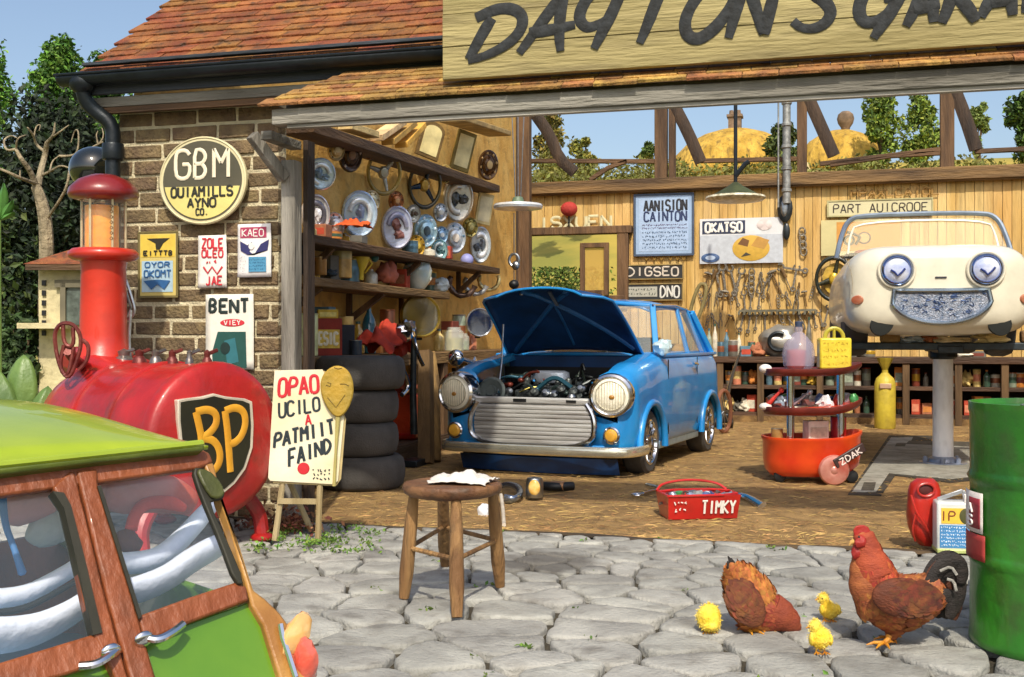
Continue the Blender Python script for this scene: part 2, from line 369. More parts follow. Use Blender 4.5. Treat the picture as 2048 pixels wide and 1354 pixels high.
# moss and weeds in the joints by the placard
WEED = mat('weeds', '#5d7a2c', .8, island=.5, var=.3)
def leaf_cloud(pts, size, rnd, up=.3):
    mb = MB(); vs = []; fs = []
    for p in pts:
        s = size*rnd.uniform(.6, 1.4); n = V((rnd.gauss(0, 1), rnd.gauss(0, 1), rnd.gauss(up, 1)))
        if n.length < .1: n = V((0, 0, 1))
        n.normalize(); a = n.orthogonal().normalized(); a = MX.Rotation(rnd.uniform(0, 6.28), 3, n) @ a; b = n.cross(a)
        k = len(vs); vs += [p-a*s*.5, p+b*s*.28+n*s*.1, p+a*s*.55, p-b*s*.28+n*s*.08]; fs.append((k, k+1, k+2, k+3))
    mb.v = vs; mb.f = fs; return mb
rw = random.Random(3); pts = []
for _ in range(60):
    c = onG(rw.uniform(500, 760), rw.uniform(1055, 1105), .03)
    for _ in range(rw.randint(6, 20)): pts.append(c+V((rw.gauss(0, .03), rw.gauss(0, .02), abs(rw.gauss(0, .015)))))
for _ in range(90):
    c = V((rw.uniform(-5, 2.5), rw.uniform(2.5, 6.1), .02))
    for _ in range(rw.randint(2, 8)): pts.append(c+V((rw.gauss(0, .015), rw.gauss(0, .015), abs(rw.gauss(0, .008)))))
o = leaf_cloud(pts, .022, rw, .8).build('weeds', WEED, smooth=False); o['kind'] = 'stuff'; o['label'] = 'small green weeds growing in the paving joints'; o['category'] = 'weeds'
# ================================================================ GARAGE BUILDING (one thing)
gar = thing('garage_building', 'open fronted country garage of brown brick and timber with clay tiled roof', 'building', (-2, 6, 0))
BRICK = mat('brick', '#64523e', .92, c2='#83704f', scale=9, bump=1, bscale=50, island=.13, dirt=.5)
MORTAR = mat('mortar', '#c8bd9c', .95, var=.15, scale=14, bump=.8, bscale=60)
TILE = mat('clay_tile', '#7c4224', .92, c2='#9a6634', scale=5, bump=1.3, bscale=40, island=.22, dirt=.8, detail=12)
GREYWOOD = woodx('grey_timber', '#9c988c', '#5e5a50', 'x', 1.0, 8)
GREYWOODZ = woodx('grey_timber_post', '#9a958a', '#5b564c', 'z', 1.0, 8)
DARKWOOD = woodx('dark_timber', '#4a3828', '#2b2018', 'z', .8, 9)
BROWNX = woodx('brown_timber', '#6a4e32', '#3f2d1d', 'x', .8, 9)
BROWNZ = woodx('brown_timber_post', '#735638', '#463220', 'z', .8, 9)
YB = 6.15
XL, XR = -4.27, -3.17
rb = random.Random(5)
m = MB(); h = .10; z = .02; row = 0; bw = .29
while z < 2.56:
    x = XL+(-bw/2 if row % 2 else 0)
    while x < XR:
        ww = bw*rb.uniform(.85, 1.12); a = max(x, XL); b = min(x+ww-.018, XR)
        if b-a > .04:
            d = rb.uniform(-.006, .008); c = ((a+b)/2, YB+.04-d, z+h/2-.007)
            vs = []; hx, hy, hz = (b-a)/2, .05, (h-.019)/2
            for sx in (-1, 1):
                for sy in (-1, 1):
                    for sz in (-1, 1): vs.append((c[0]+sx*hx+rb.uniform(-.004, .004), c[1]+sy*hy, c[2]+sz*hz+rb.uniform(-.004, .004)))
            m.add(vs, [(0, 1, 3, 2), (4, 6, 7, 5), (0, 4, 5, 1), (2, 3, 7, 6), (0, 2, 6, 4), (1, 5, 7, 3)])
        x += ww
    z += h; row += 1
# the return wall on the left and the partition inside share the bricks
for rr in range(25):
    yy = YB+.1+(.12 if rr % 2 else 0)
    while yy < 7.0:
        m.box((XL+.045, yy+.115, .02+rr*h+h/2-.007), (.1, .225, h-.016)); yy += .24
m.build('brick_wall', BRICK, gar, world=True, bevel=.007)
m = MB(); m.box(((XL+XR)/2, YB+.048, 1.28), (XR-XL, .1, 2.56)); m.box((XL+.055, 6.7, 1.28), (.1, .9, 2.56)); m.build('mortar', MORTAR, gar, world=True)
# partition wall inside (carries the hubcaps)
PL0 = V((-4.16, 6.30, 0)); PL1 = V((-4.16, 16.0, 0)); PD = (PL1-PL0).normalized(); PN = V((PD.y, -PD.x, 0))
OCHRE = mat('ochre_plaster', '#c99a48', .85, c2='#dcb566', scale=3, bump=.5, bscale=40, dirt=.35, detail=10)
m = MB(); a, b = PL0-PN*.05, PL1-PN*.05
m.add([a+V((0, 0, 0)), b, b-PN*.06, a-PN*.06, a+V((0, 0, 3.0)), b+V((0, 0, 4.7)), b-PN*.06+V((0, 0, 4.7)), a-PN*.06+V((0, 0, 3.0))], [(0, 3, 2, 1), (4, 5, 6, 7), (0, 1, 5, 4), (1, 2, 6, 5), (2, 3, 7, 6), (3, 0, 4, 7)])
m.build('partition_wall', OCHRE, gar, world=True, smooth=False)
def onW(x, y, out=0): return onP(x, y, PL0+PN*(out-.05), PN)
# ---- main roof over the brick wing
EA = (5.98, 2.74); PITCH = R(37); ca, sa = math.cos(PITCH), math.sin(PITCH)
def rp(x, s, n=0): return V((x, EA[0]+s*ca-n*sa, EA[1]+s*sa+n*ca))
m = MB(); rt = random.Random(8); rows = 12
for r_ in range(rows):
    s0 = r_*.105-.03; x = -4.40+rt.uniform(-.03, .03)+(.1 if r_ % 2 else 0)*.3; first = True
    while x < -1.95:
        ww = rt.uniform(.15, .30); x1 = min(x+ww-.004, -1.85); lift = rt.uniform(0, .008); jag = rt.uniform(-.014, .014)
        A = [rp(x, s0+jag, .022+lift), rp(x1, s0+jag+rt.uniform(-.006, .006), .022+lift), rp(x1, s0+.2, .004), rp(x, s0+.2, .004)]
        B = [p+V((0, sa, -ca))*.020 for p in A]
        m.add(A+B, [(0, 1, 2, 3), (7, 6, 5, 4), (0, 4, 5, 1), (1, 5, 6, 2), (2, 6, 7, 3), (3, 7, 4, 0)]); x += ww
roof = m.build('roof', TILE, gar, world=True, smooth=False, bevel=.004)
m = MB(); m.add([rp(-4.36, 0, -.02), rp(-1.9, 0, -.02), rp(-1.9, 1.36, -.02), rp(-4.36, 1.36, -.02), rp(-4.36, 0, -.06), rp(-1.9, 0, -.06), rp(-1.9, 1.36, -.06), rp(-4.36, 1.36, -.06)], [(0, 1, 2, 3), (7, 6, 5, 4), (0, 4, 5, 1), (1, 5, 6, 2), (2, 6, 7, 3), (3, 7, 4, 0)])
m.build('roof_boarding', DARKWOOD, gar, world=True, smooth=False)
# gutter, fascia, down pipe with its swan neck
m = MB(); n = 10; vs = []; fs = []
for i, x in enumerate((-4.52, -4.50, -1.3)):
    rr = .055 if i else .045
    for k in range(n+1):
        q = math.pi+math.pi*k/n; vs.append((x, 5.90+math.cos(q)*rr, 2.70+math.sin(q)*rr*1.1))
for i in range(2):
    for k in range(n): fs.append((i*(n+1)+k, i*(n+1)+k+1, (i+1)*(n+1)+k+1, (i+1)*(n+1)+k))
fs.append(tuple(range(n+1))); m.add(vs, fs)
so = lambda ob: setattr(ob.modifiers.new('thick', 'SOLIDIFY'), 'thickness', .008)
m.tube([(-4.52, 5.845, 2.702), (-1.3, 5.845, 2.702)], .008, 6)
m.build('gutter', IRON, gar, world=True, mods=so)
m = MB(); m.box((-2.8, 5.975, 2.66), (3.1, .03, .13)); m.box((-2.8, 5.94, 2.775), (3.15, .05, .02)); m.build('fascia', woodx('black_fascia', '#3a4048', '#20262c', 'x'), gar, world=True, bevel=.003)
m = MB(); m.box((-3.3, 6.05, 2.555), (2.3, .10, .06)); m.build('eaves_board', GREYWOOD, gar, world=True, bevel=.004)
m = MB(); m.box((-3.5, 6.03, 2.505), (1.7, .05, .035)); m.build('soffit_batten', BROWNX, gar, world=True)
xp = onY(226, 400, 6.02).x
m = MB(); m.tube(smoothline([(xp-.14, 5.91, 2.67), (xp-.14, 5.93, 2.56), (xp-.10, 5.98, 2.50), (xp, 6.02, 2.42), (xp, 6.02, 2.28), (xp, 6.02, .1)], 2), .045, 14)
m.lathe([(.062, 0), (.066, .01), (.066, .09), (.062, .1)], 16, T(xp, 6.02, 2.2)); m.lathe([(.055, 0), (.058, .01), (.058, .05), (.055, .06)], 16, T(xp, 6.02, 1.2))
m.ell((xp-.14, 5.91, 2.66), (.085, .07, .07)); m.build('down_pipe', IRON, gar, world=True)
# ---- front beam and small pent roof over the opening
YBM = 5.60
m = MB(); m.box((.35, YBM+.05, 2.315), (6.55, .12, .085)); m.box((.35, YBM+.16, 2.37), (6.5, .1, .07)); m.build('front_beam', GREYWOOD, gar, world=True, bevel=.006)
m = MB(); m.box((.36, YBM+.03, 2.262), (6.4, .045, .018)); m.build('beam_trim', woodx('pale_trim', '#b9b4a8', '#7a766c', 'x'), gar, world=True)
m = MB(); rt = random.Random(18)
def pp(x, s, n=0): return V((x, YBM-.03+s*.84-n*.54, 2.375+s*.54+n*.84))
for r_ in range(7):
    s0 = r_*.062-.02; x = -2.98+r_*.055+rt.uniform(-.01, .01)
    while x < 3.55:
        ww = rt.uniform(.12, .3); x1 = x+ww-.004; jag = rt.uniform(-.01, .01)
        A = [pp(x, s0+jag, .02), pp(x1, s0+jag, .02), pp(x1, s0+.12, .004), pp(x, s0+.12, .004)]; B = [p+V((0, .54, -.84))*.018 for p in A]
        m.add(A+B, [(0, 1, 2, 3), (7, 6, 5, 4), (0, 4, 5, 1), (1, 5, 6, 2), (2, 6, 7, 3), (3, 7, 4, 0)]); x += ww
m.build('pent_roof', mat('old_clay_tile', '#8a5f36', .9, c2='#b08648', scale=8, bump=1, bscale=45, island=.35, dirt=.6), gar, world=True, smooth=False, bevel=.003)
# posts at the opening
xa = onY(583, 400, 5.95).x; 
m = MB(); m.box((xa, 5.95, 1.06), (.085, .1, 2.14)); m.build('opening_post', GREYWOODZ, gar, world=True, bevel=.006)
m = MB(); m.box((xa+.058, 6.06, 1.13), (.03, .1, 2.26)); m.build('opening_post', DARKWOOD, gar, world=True, bevel=.004)
m = MB(); m.beam((xa-.13, 5.72, 2.25), (xa-.02, 5.9, 2.02), .06, .06); m.build('post_bracket', GREYWOODZ, gar, world=True, bevel=.005)
m = MB(); m.beam((xa-.02, 5.68, 2.235), (xa-.02, 6.05, 2.235), .07, .05); m.build('post_bracket', GREYWOOD, gar, world=True, bevel=.005)
m = MB(); m.box((3.45, 5.95, 1.13), (.12, .12, 2.26)); m.build('opening_post', GREYWOODZ, gar, world=True, bevel=.006)
# corner posts at the end of the partition
for px, wd, mm in ((1010, .17, DARKWOOD), (1050, .16, BROWNZ), (1028, .07, BROWNZ), (1037, .05, DARKWOOD)):
    p = onY(px, 500, 15.4); m = MB(); m.box((p.x, 15.4+.004*(px % 7), 2.35), (wd, .14, 4.7)); m.build('corner_post', mm, gar, world=True, bevel=.004)
# ---- back wall
BY = 16.0
def bx(px): return onY(px, 400, BY).x
WIN = (bx(1062), bx(1238), onY(1150, 592, BY).z, onY(1150, 470, BY).z)
PLANK = woodx('plank_wall', '#dcbb7a', '#c39a52', 'z', .7, 5, island=.07, dirt=.35)
m = MB(); x = -4.3; rk = random.Random(4)
ZS = onY(1500, 372, BY).z
while x < 3.6:
    ww = .115; 
    for z0, z1 in (((0, WIN[2]), (WIN[3], ZS)) if x+ww > WIN[0] and x < WIN[1] else ((0, ZS),)):
        m.box((x+ww/2-.003, BY+.02+rk.uniform(-.004, .004), (z0+z1)/2), (ww-.006, .03, z1-z0))
    x += ww
m.build('back_wall', PLANK, gar, world=True, bevel=.002)
m = MB()
for z0, z1, x0, x1 in ((0, WIN[2], -4.3, 3.6), (WIN[3], ZS, -4.3, 3.6), (WIN[2], WIN[3], -4.3, WIN[0]), (WIN[2], WIN[3], WIN[1], 3.6)): m.box(((x0+x1)/2, BY+.05, (z0+z1)/2), (x1-x0, .02, z1-z0-.002))
m.build('wall_backing', DARKWOOD, gar, world=True, smooth=False)
m = MB(); m.box((-.35, BY-.03, ZS+.06), (7.9, .22, .17)); m.box((-.35, BY-.08, ZS-.03), (7.9, .06, .03)); m.build('window_sill', woodx('sill_timber', '#8c6c40', '#4a3722', 'x', .9, 7), gar, world=True, bevel=.01)
ZT = 4.75
m = MB(); m.box((-.35, BY, ZT), (7.9, .18, .16)); m.build('top_plate', BROWNX, gar, world=True, bevel=.01)
for a, b in ((1310, 1335), (1338, 1351), (1594, 1614), (1880, 1908)):
    xx0, xx1 = bx(a), bx(b); m = MB(); m.box(((xx0+xx1)/2, BY+.002*(a % 5), (ZS+.145+ZT-.08)/2), (xx1-xx0, .13, ZT-.08-ZS-.145)); m.build('window_post', BROWNZ, gar, world=True, bevel=.008)
for pts in (((1068, 225), (1100, 270), (1118, 318), (1150, 345)), ((1345, 205), (1375, 262), (1402, 325)), ((1614, 190), (1640, 248), (1668, 312)), ((1905, 170), (1930, 232), (1952, 300))):
    P = [onY(x, y, BY-.05) for x, y in pts]; m = MB()
    m.tube(smoothline(P, 1), [.085]*len(smoothline(P, 1)), 4, nrm=(0, 1, 0), flat=.5); m.build('window_brace', DARKWOOD, gar, world=True, ang=60)
for pts in (((1060, 322), (1310, 323)), ((1402, 322), (1594, 318)), ((1640, 328), (1890, 298)), ((1950, 303), (2100, 296)), ((1180, 360), (1218, 335), (1255, 322)), ((1660, 330), (1780, 312), (1880, 306))):
    P = [onY(x, y, BY-.02) for x, y in pts]; m = MB()
    for a, b in zip(P, P[1:]): m.beam(a, b, .06, .075, up=V((0, 1, 0)))
    m.build('window_rail', BROWNX, gar, world=True, bevel=.006)
# galvanised pipe with brackets beside the third post
m = MB(); xq = bx(1574); m.tube([(xq, BY-.16, 2.95), (xq, BY-.16, 4.6)], .055, 12); m.tube([(xq-.11, BY-.16, 2.9), (xq-.11, BY-.16, 4.6)], .012, 8)
for q in range(5): m.lathe([(.062, 0), (.07, .01), (.07, .04), (.062, .05)], 14, T(xq, BY-.16, 3.1+q*.3))
m.build('vent_pipe', mat('galvanised', '#9b9c98', .5, .6, var=.3, scale=12, dirt=.4), gar, world=True)
# casement window at the left of the back wall
m = MB(); t = .11; x0, x1, z0, z1 = WIN
m.box(((x0+x1)/2, BY-.05, z1+t/2), (x1-x0+.4, .16, t)); m.box((x1+.07, BY-.05, (z0+z1)/2-.05), (.16, .14, z1-z0+.1)); m.box((x0-.04, BY-.05, (z0+z1)/2), (.08, .14, z1-z0)); m.box(((x0+x1)/2, BY-.05, z0-.04), (x1-x0+.2, .16, .08))
wf = m.build('window', BROWNZ, gar, world=True, bevel=.01)
m = MB(); ca_ = onY(1165, 500, BY).x; cb = onY(1222, 500, BY).x; cz1 = onY(1200, 492, BY).z
for c, d in ((((ca_+cb)/2, BY-.16, cz1), (cb-ca_, .05, .07)), (((ca_+cb)/2, BY-.16, z0+.04), (cb-ca_, .05, .07)), ((ca_+.035, BY-.165, (cz1+z0)/2), (.07, .05, cz1-z0)), ((cb-.035, BY-.165, (cz1+z0)/2), (.07, .05, cz1-z0))): m.box(c, d)
m.build('casement', BROWNZ, wf, world=True, bevel=.006)
m = MB(); m.box(((ca_+cb)/2, BY-.15, (cz1+z0)/2), (cb-ca_-.1, .006, cz1-z0-.05)); m.build('pane', glass('amber_pane', '#c9a75a', .55), wf, world=True)
# right side wall
m = MB(); 
for q in range(84): m.box((3.56+(q % 3)*.003, 6.1+q*.118+.056, 1.6), (.03, .113, 3.2))
m.build('side_wall', PLANK, gar, world=True)
# ================================================================ GARAGE SIGN
SY = 5.60
a = onY(888, 162, SY); sx0, sz0 = a.x, a.z
sign = thing('garage_sign', 'huge cream wooden name board painted in black brush lettering above the opening', 'sign', (sx0, SY, sz0))
CREAMB = woodx('cream_board', '#a89a68', '#8c7f50', 'x', .7, 6, dirt=.4)
m = MB()
for k in range(5): m.box((2.45, -.004*(k % 2)-.0, .085+k*.17), (4.9, .045, .168))
m.build('board', CREAMB, sign, bevel=.003)
m = MB(); m.box((2.45, .05, .42), (4.8, .05, .8)); m.build('backing', DARKWOOD, sign)
W_ = {'D': [[(984, 36), (968, 62), (948, 98), (936, 118)], [(952, 36), (990, 18), (1022, 16), (1044, 28), (1046, 50), (1032, 74), (1000, 98), (964, 114), (936, 120)]],
 'A': [[(1127, -12), (1100, 22), (1068, 66), (1038, 106)], [(1127, -12), (1120, 30), (1118, 70), (1121, 102)], [(1058, 66), (1100, 60), (1150, 49)]],
 'Y': [[(1188, -22), (1164, 12), (1157, 38), (1172, 57), (1196, 50), (1220, 34)], [(1243, -18), (1222, 30), (1203, 66), (1188, 97)]],
 'T': [[(1326, -30), (1310, 10), (1294, 52), (1279, 86)], [(1262, -20), (1320, -34), (1400, -44)]],
 'O': [[(1410, -24), (1382, 10), (1368, 45), (1374, 72), (1396, 80), (1424, 62), (1452, 30), (1470, -2), (1474, -34), (1456, -48), (1428, -42), (1410, -24)]],
 'N': [[(1494, -44), (1478, 0), (1466, 42), (1457, 76)], [(1494, -44), (1508, 6), (1527, 68)], [(1527, 68), (1540, 20), (1556, -44)]],
 'q': [[(1592, -58), (1584, -22)]],
 'S': [[(1668, -60), (1640, -58), (1618, -38), (1626, -12), (1652, 4), (1664, 26), (1650, 48), (1626, 58), (1602, 56), (1586, 42)]],
 'G': [[(1790, -50), (1756, -40), (1726, -12), (1716, 22), (1726, 44), (1748, 46), (1776, 26), (1800, -4)], [(1802, -10), (1780, 26), (1762, 52), (1747, 76)], [(1768, -6), (1802, -10)]],
 'B': [[(1866, -60), (1846, -16), (1826, 26), (1812, 52)], [(1866, -60), (1864, -10), (1868, 44)], [(1828, 18), (1880, 8)]],
 'R': [[(1920, -60), (1908, -20), (1894, 20), (1884, 46)], [(1900, -56), (1944, -66), (1958, -46), (1944, -22), (1908, -6)], [(1916, -8), (1938, 18), (1952, 42)]],
 'P': [[(2016, -70), (1996, -26), (1974, 10), (1962, 34)], [(2016, -70), (2020, -20), (2026, 30)], [(1982, 4), (2030, -4)]],
 'K': [[(2070, -70), (2060, -20), (2052, 26)], [(2052, -64), (2098, -70), (2110, -48), (2066, -24), (2104, 24)]]}
rs2 = random.Random(2)
for k, sts in W_.items():
    m = MB()
    for q, st in enumerate(sts):
        P = smoothline([onY(x, y, SY-.0275-.0012*q) for x, y in st], 2); n_ = len(P)
        m.tube(P, [.028*(.72+.36*math.sin(math.pi*min(1, .18+i/n_))+.06*rs2.random()) for i in range(n_)], 8, flat=.16, nrm=(0, -1, 0))
    m.build('letter', mat('sign_black', '#1b1c1b', .8, c2='#2b2e30', scale=25, bump=.4), sign, world=True, ang=70)
# ================================================================ TREES AND BACKDROP
def tree(name, label, cat, box, Y, cols, n=2600, leaf=.2, seed=1, group=None, trunk='#5a4a36', blobs=14, base=None, shape=1, depthf=.7):
    """crown filling a box seen in the picture, standing at distance Y"""
    r = random.Random(seed); n = int(n*1.0); a = onY(box[0], box[1], Y); b = onY(box[2], box[3], Y)
    cx, cz = (a.x+b.x)/2, (a.z+b.z)/2; rx, rz = abs(b.x-a.x)/2, abs(a.z-b.z)/2; ry = rx*depthf+.1
    gz = hill(cx, Y) if base is None else base
    t = thing(name, label, cat, (cx, Y, gz), group=group)
    bl = []
    for k in range(blobs):
        z = r.uniform(-1, 1); s = (1-abs(z)**1.6*.55) if shape == 1 else (1-.45*(z+1)/2-.2*abs(z))
        if shape == 2: s = max(.22, .95-.42*(z+1))
        q = r.uniform(0, 6.28); rad = r.uniform(.15, .75)*s
        bl.append((V((rad*math.cos(q)*rx, rad*math.sin(q)*ry, z*rz*.86)), r.uniform(.22, .42)*(.6 if shape == 2 and z > .2 else 1)))
    groups = [[] for _ in cols]
    for k in range(n):
        c, s = r.choice(bl); d = V((r.gauss(0, 1), r.gauss(0, 1), r.gauss(0, 1))).normalized()*(r.random()**.35)
        sc = s*(1+.35*NZ.noise(d*2+c))
        p = c+V((d.x*rx, d.y*ry, d.z*min(rz, rx*1.3)))*sc
        groups[r.randrange(len(cols))].append(p+V((0, 0, cz-gz)))
    for g, cc in zip(groups, cols):
        leaf_cloud(g, leaf, r, .5).build('foliage', mat('leaf_'+cc.lstrip('#'), cc, .75, island=.35, var=.25, bump=0), t, smooth=False)
    m = MB(); h = cz-gz; rr = max(.05, rx*.07)
    m.tube([(0, 0, -.05), (rr*.4, 0, h*.35), (-rr*.5, rr, h*.75), (0, 0, h*1.05)], [rr*1.5, rr*1.05, rr*.7, rr*.2], 9)
    for c, s in bl[:7]:
        m.tube(smoothline([(-rr*.2, 0, h*.6), (c.x*.45, c.y*.45, h*.85+c.z*.3), (c.x*.9, c.y*.9, h+c.z*.9)], 1), [rr*.55, rr*.4, rr*.3, rr*.12][:4] if False else rr*.3, 6)
    m.build('trunk', mat('bark_'+trunk.lstrip('#'), trunk, .9, var=.3, bump=1, bscale=20, stretch=(1, 1, .3)), t)
    return t
LT = 'trees rising behind the brick wing'
tree('tree', 'tall broad tree at the far left with the highest pointed top', 'tree', (40, 62, 200, 420), 17, ['#4f7a26', '#6b9434', '#34561e'], 15000, .095, 21, LT, blobs=34, shape=0)
tree('tree', 'bright green tree top cut by the left edge of the photo', 'tree', (-130, 82, 52, 460), 19, ['#5a8a2e', '#74a03c', '#365a20'], 13000, .11, 22, LT, blobs=30, shape=0)
tree('tree', 'small rounded tree top beside the corner of the gutter', 'tree', (120, 104, 290, 460), 16.5, ['#426a24', '#5a8430', '#2a481c'], 13000, .095, 23, LT, blobs=30, shape=0)
tree('shaded_tree', 'dark tree with shade put into its leaf colour behind the pale bare tree', 'tree', (-60, 215, 300, 640), 14.5, ['#1c2a14', '#26381a', '#121e0e'], 16000, .12, 24, blobs=60)  # near-black leaf colours put the shaded lower crowns into a separate tree
tree('bush', 'dark green bush growing left of the little tiled hut', 'bush', (-50, 400, 105, 720), 12, ['#1d3016', '#31491d', '#16240f', '#4a5a26'], 6500, .11, 25, blobs=30)
tree('shrub', 'low shrub at the foot of the tiled hut and tank', 'shrub', (-40, 640, 110, 800), 9, ['#2c4220', '#40582a'], 2600, .08, 26, blobs=18)
BT = 'trees seen through the open back windows'
tree('hedge_tree', 'brownish leafy tree in the left back window', 'tree', (1056, 228, 1150, 372), 38, ['#6f6a2c', '#8b7a35', '#4a4d20'], 3600, .16, 31, BT, blobs=22, base=6)
tree('hedge_tree', 'lower rounded tree beside the brownish one in the left back window', 'tree', (1130, 278, 1208, 352), 40, ['#7d7c34', '#8f8a3c', '#565e26'], 2600, .15, 32, BT, blobs=16, base=6.5)
tree('hedge_tree', 'small dark green tree left of the second window post', 'tree', (1278, 285, 1325, 335), 44, ['#41551f', '#566a2a'], 1500, .15, 33, BT, blobs=10, base=7)
tree('hedge_tree', 'dark bush in front of the thatched roof by the vent pipe', 'tree', (1525, 245, 1612, 345), 30, ['#4c5a24', '#667030', '#2f3d18'], 2800, .13, 34, BT, blobs=16, base=4)
tree('hedge_tree', 'big light green tree top left in the fourth back window', 'tree', (1712, 188, 1812, 335), 40, ['#6a8230', '#8a9a3c', '#4c6226'], 4200, .17, 35, BT, blobs=24, base=6)
tree('hedge_tree', 'broad light green tree touching the last window post', 'tree', (1790, 178, 1895, 335), 42, ['#708834', '#93a242', '#536a28'], 4200, .17, 36, BT, blobs=24, base=6.5)
tree('hedge_tree', 'slim grey green tree just right of the last window post', 'tree', (1930, 205, 1985, 310), 36, ['#66793a', '#81904a'], 2400, .14, 37, BT, blobs=14, base=6)
tree('hedge_tree', 'dark green tree cut by the right edge of the photo', 'tree', (1996, 192, 2120, 315), 34, ['#3c5520', '#54702a', '#2c4018'], 4200, .15, 38, BT, blobs=22, base=5)
rl = random.Random(77); pts = []
for _ in range(9000):
    px = rl.uniform(1050, 2100); P = onY(px, rl.triangular(315, 375, 358)-(8*math.sin(px*.03)), rl.uniform(24, 30)); pts.append(P)
o = leaf_cloud(pts, .11, rl, .5).build('hedge', mat('hedge_leaf', '#6a6a2c', .8, island=.45, var=.3, bump=0), smooth=False); o['kind'] = 'stuff'; o['label'] = 'scrubby olive hedge growing below the back windows'; o['category'] = 'hedge'
pts = []
for _ in range(2200): pts.append(onY(rl.gauss(1120, 40), rl.uniform(535, 640), rl.uniform(17.2, 18.4)))
o = leaf_cloud(pts, .07, rl, .5).build('garden_plants', mat('garden_leaf', '#6f8034', .8, island=.6, var=.3, bump=0), smooth=False); o['kind'] = 'stuff'; o['label'] = 'leafy garden plants outside the small back window'; o['category'] = 'plants'
# thatched cottages beyond the wall
THATCH = mat('thatch', '#a8842f', .95, c2='#cfa84a', stretch=(1, 1, .35), scale=2.2, bump=3, bscale=12, dirt=.7, detail=10)
def cottage(lab, px, ptop, pbot, wpx, Y, ch):
    c = onY(px, pbot, Y); top = onY(px, ptop, Y).z; W = (onY(px+wpx, pbot, Y).x-c.x); g = hill(c.x, Y)
    t = thing('thatched_cottage', lab, 'cottage', (c.x, Y, g)); b = c.z-g; H = top-c.z
    m = MB(); m.box((0, 0, b/2), (W*1.7, W*1.2, b)); m.build('wall', mat('cob_wall', '#cdbb8c', .9, bump=.5), t)
    m = MB(); m.lathe([(1.02, -.12), (1.04, 0), (1.0, .12), (.9, .42), (.72, .68), (.48, .86), (.24, .96), (0, 1)], 28, T(0, 0, b-.05) @ MX.Diagonal((W, W*.8, H, 1)))
    rf = m.build('roof', THATCH, t, ang=80)
    m = MB(); 
    if ch == 'sq':
        m.box((0, 0, b+H+.1), (.5, .5, .55)); m.box((0, 0, b+H+.42), (.62, .62, .1)); [m.lathe([(.1, 0), (.08, .2)], 10, T(s*.14, 0, b+H+.47)) for s in (-1, 1)]
    else: m.lathe([(.14, 0), (.16, .1), (.26, .25), (.30, .42), (.26, .58), (.14, .68), (0, .70)], 16, T(W*.1, 0, b+H-.1))
    m.build('chimney', mat('chimney_brick', '#7a6550', .9, bump=.6, var=.3), rf)
cottage('golden thatched roof with a square chimney seen through the second back window', 1470, 254, 345, 135, 46, 'sq')
cottage('rounded golden thatched roof with a knob shaped chimney beside the light green tree', 1682, 256, 330, 92, 42, 'rd')
# bare tree
bt = thing('bare_tree', 'pale leafless tree with forked branches at the left', 'tree', onG(100, 800)) ; Zb = 11.5
bt.matrix_basis = T(*at(95, 760, Zb)); bt.location = at(95, 760, Zb)
m = MB(); rq = random.Random(6)
def limb(pts, r0, r1):
    P = smoothline([at(x, y, Zb+dz) for x, y, dz in pts], 2); n_ = len(P); m.tube(P, [(r0+(r1-r0)*i/(n_-1))*8.6/2250 for i in range(n_)], 8)
limb([(95, 900, 0), (92, 620, 0), (94, 470, 0), (86, 410, 0), (72, 372, 0)], 24, 13)
limb([(72, 372, 0), (60, 340, -.1), (42, 318, -.2), (32, 298, -.2)], 9, 4)
limb([(32, 298, -.2), (12, 302, -.2), (6, 280, 0), (22, 270, .1), (34, 276, .1)], 3.6, 1.5); limb([(32, 298, -.2), (34, 276, -.3), (52, 270, -.2)], 3, 1.2)
limb([(76, 372, 0), (82, 340, .2), (90, 312, .3), (94, 285, .2)], 10, 6)
limb([(92, 305, .3), (72, 290, .4), (68, 272, .3), (55, 255, .2)], 5, 2); limb([(94, 285, .2), (108, 270, .1), (110, 245, .1)], 5, 2)
limb([(108, 272, .1), (122, 262, 0), (138, 250, 0)], 3, 1.2); limb([(68, 272, .3), (72, 252, .3), (82, 248, .3), (78, 262, .3)], 2.5, 1)
limb([(74, 368, 0), (40, 356, -.3), (18, 345, -.4), (-20, 330, -.4)], 6, 2.5); limb([(40, 356, -.3), (40, 340, -.3)], 3, 1)
limb([(84, 350, .1), (102, 342, 0), (120, 330, -.1), (140, 336, -.1)], 4, 1.5); limb([(100, 342, 0), (104, 322, .1), (118, 312, .1)], 3, 1)
limb([(118, 312, .1), (140, 312, .1), (156, 306, .1), (158, 262, .1), (150, 258, .2), (142, 285, .2)], 3.5, 1.2)
limb([(92, 440, 0), (120, 400, -.2), (135, 372, -.3), (140, 330, -.3), (165, 306, -.3), (196, 288, -.3), (206, 284, -.3)], 4, 2); limb([(196, 288, -.3), (192, 270, -.3), (196, 262, -.3)], 2.5, 1); limb([(200, 286, -.3), (208, 272, -.3), (204, 256, -.3)], 2.5, 1)
m.build('trunk', mat('bare_bark', '#8f8268', .9, var=.35, bump=1.5, bscale=22), bt, world=True)
# dark glossy globe by the pipe
gl = at(190, 338, 8.6); t = thing('globe_lamp', 'dark glossy ball lamp beside the down pipe above the red cap', 'lamp', (gl.x, gl.y, 0))
m = MB(); m.ell((0, 0, gl.z), (.19, .19, .17), nu=28, nv=18); m.build('globe', mat('black_gloss', '#141815', .08, coat=1, bump=0, var=.2), t)
m = MB(); m.lathe([(.09, 0), (.07, .05), (.035, .1), (.03, gl.z-.25), (.06, gl.z-.2), (.07, gl.z-.15)], 14); m.build('post', IRON, t)
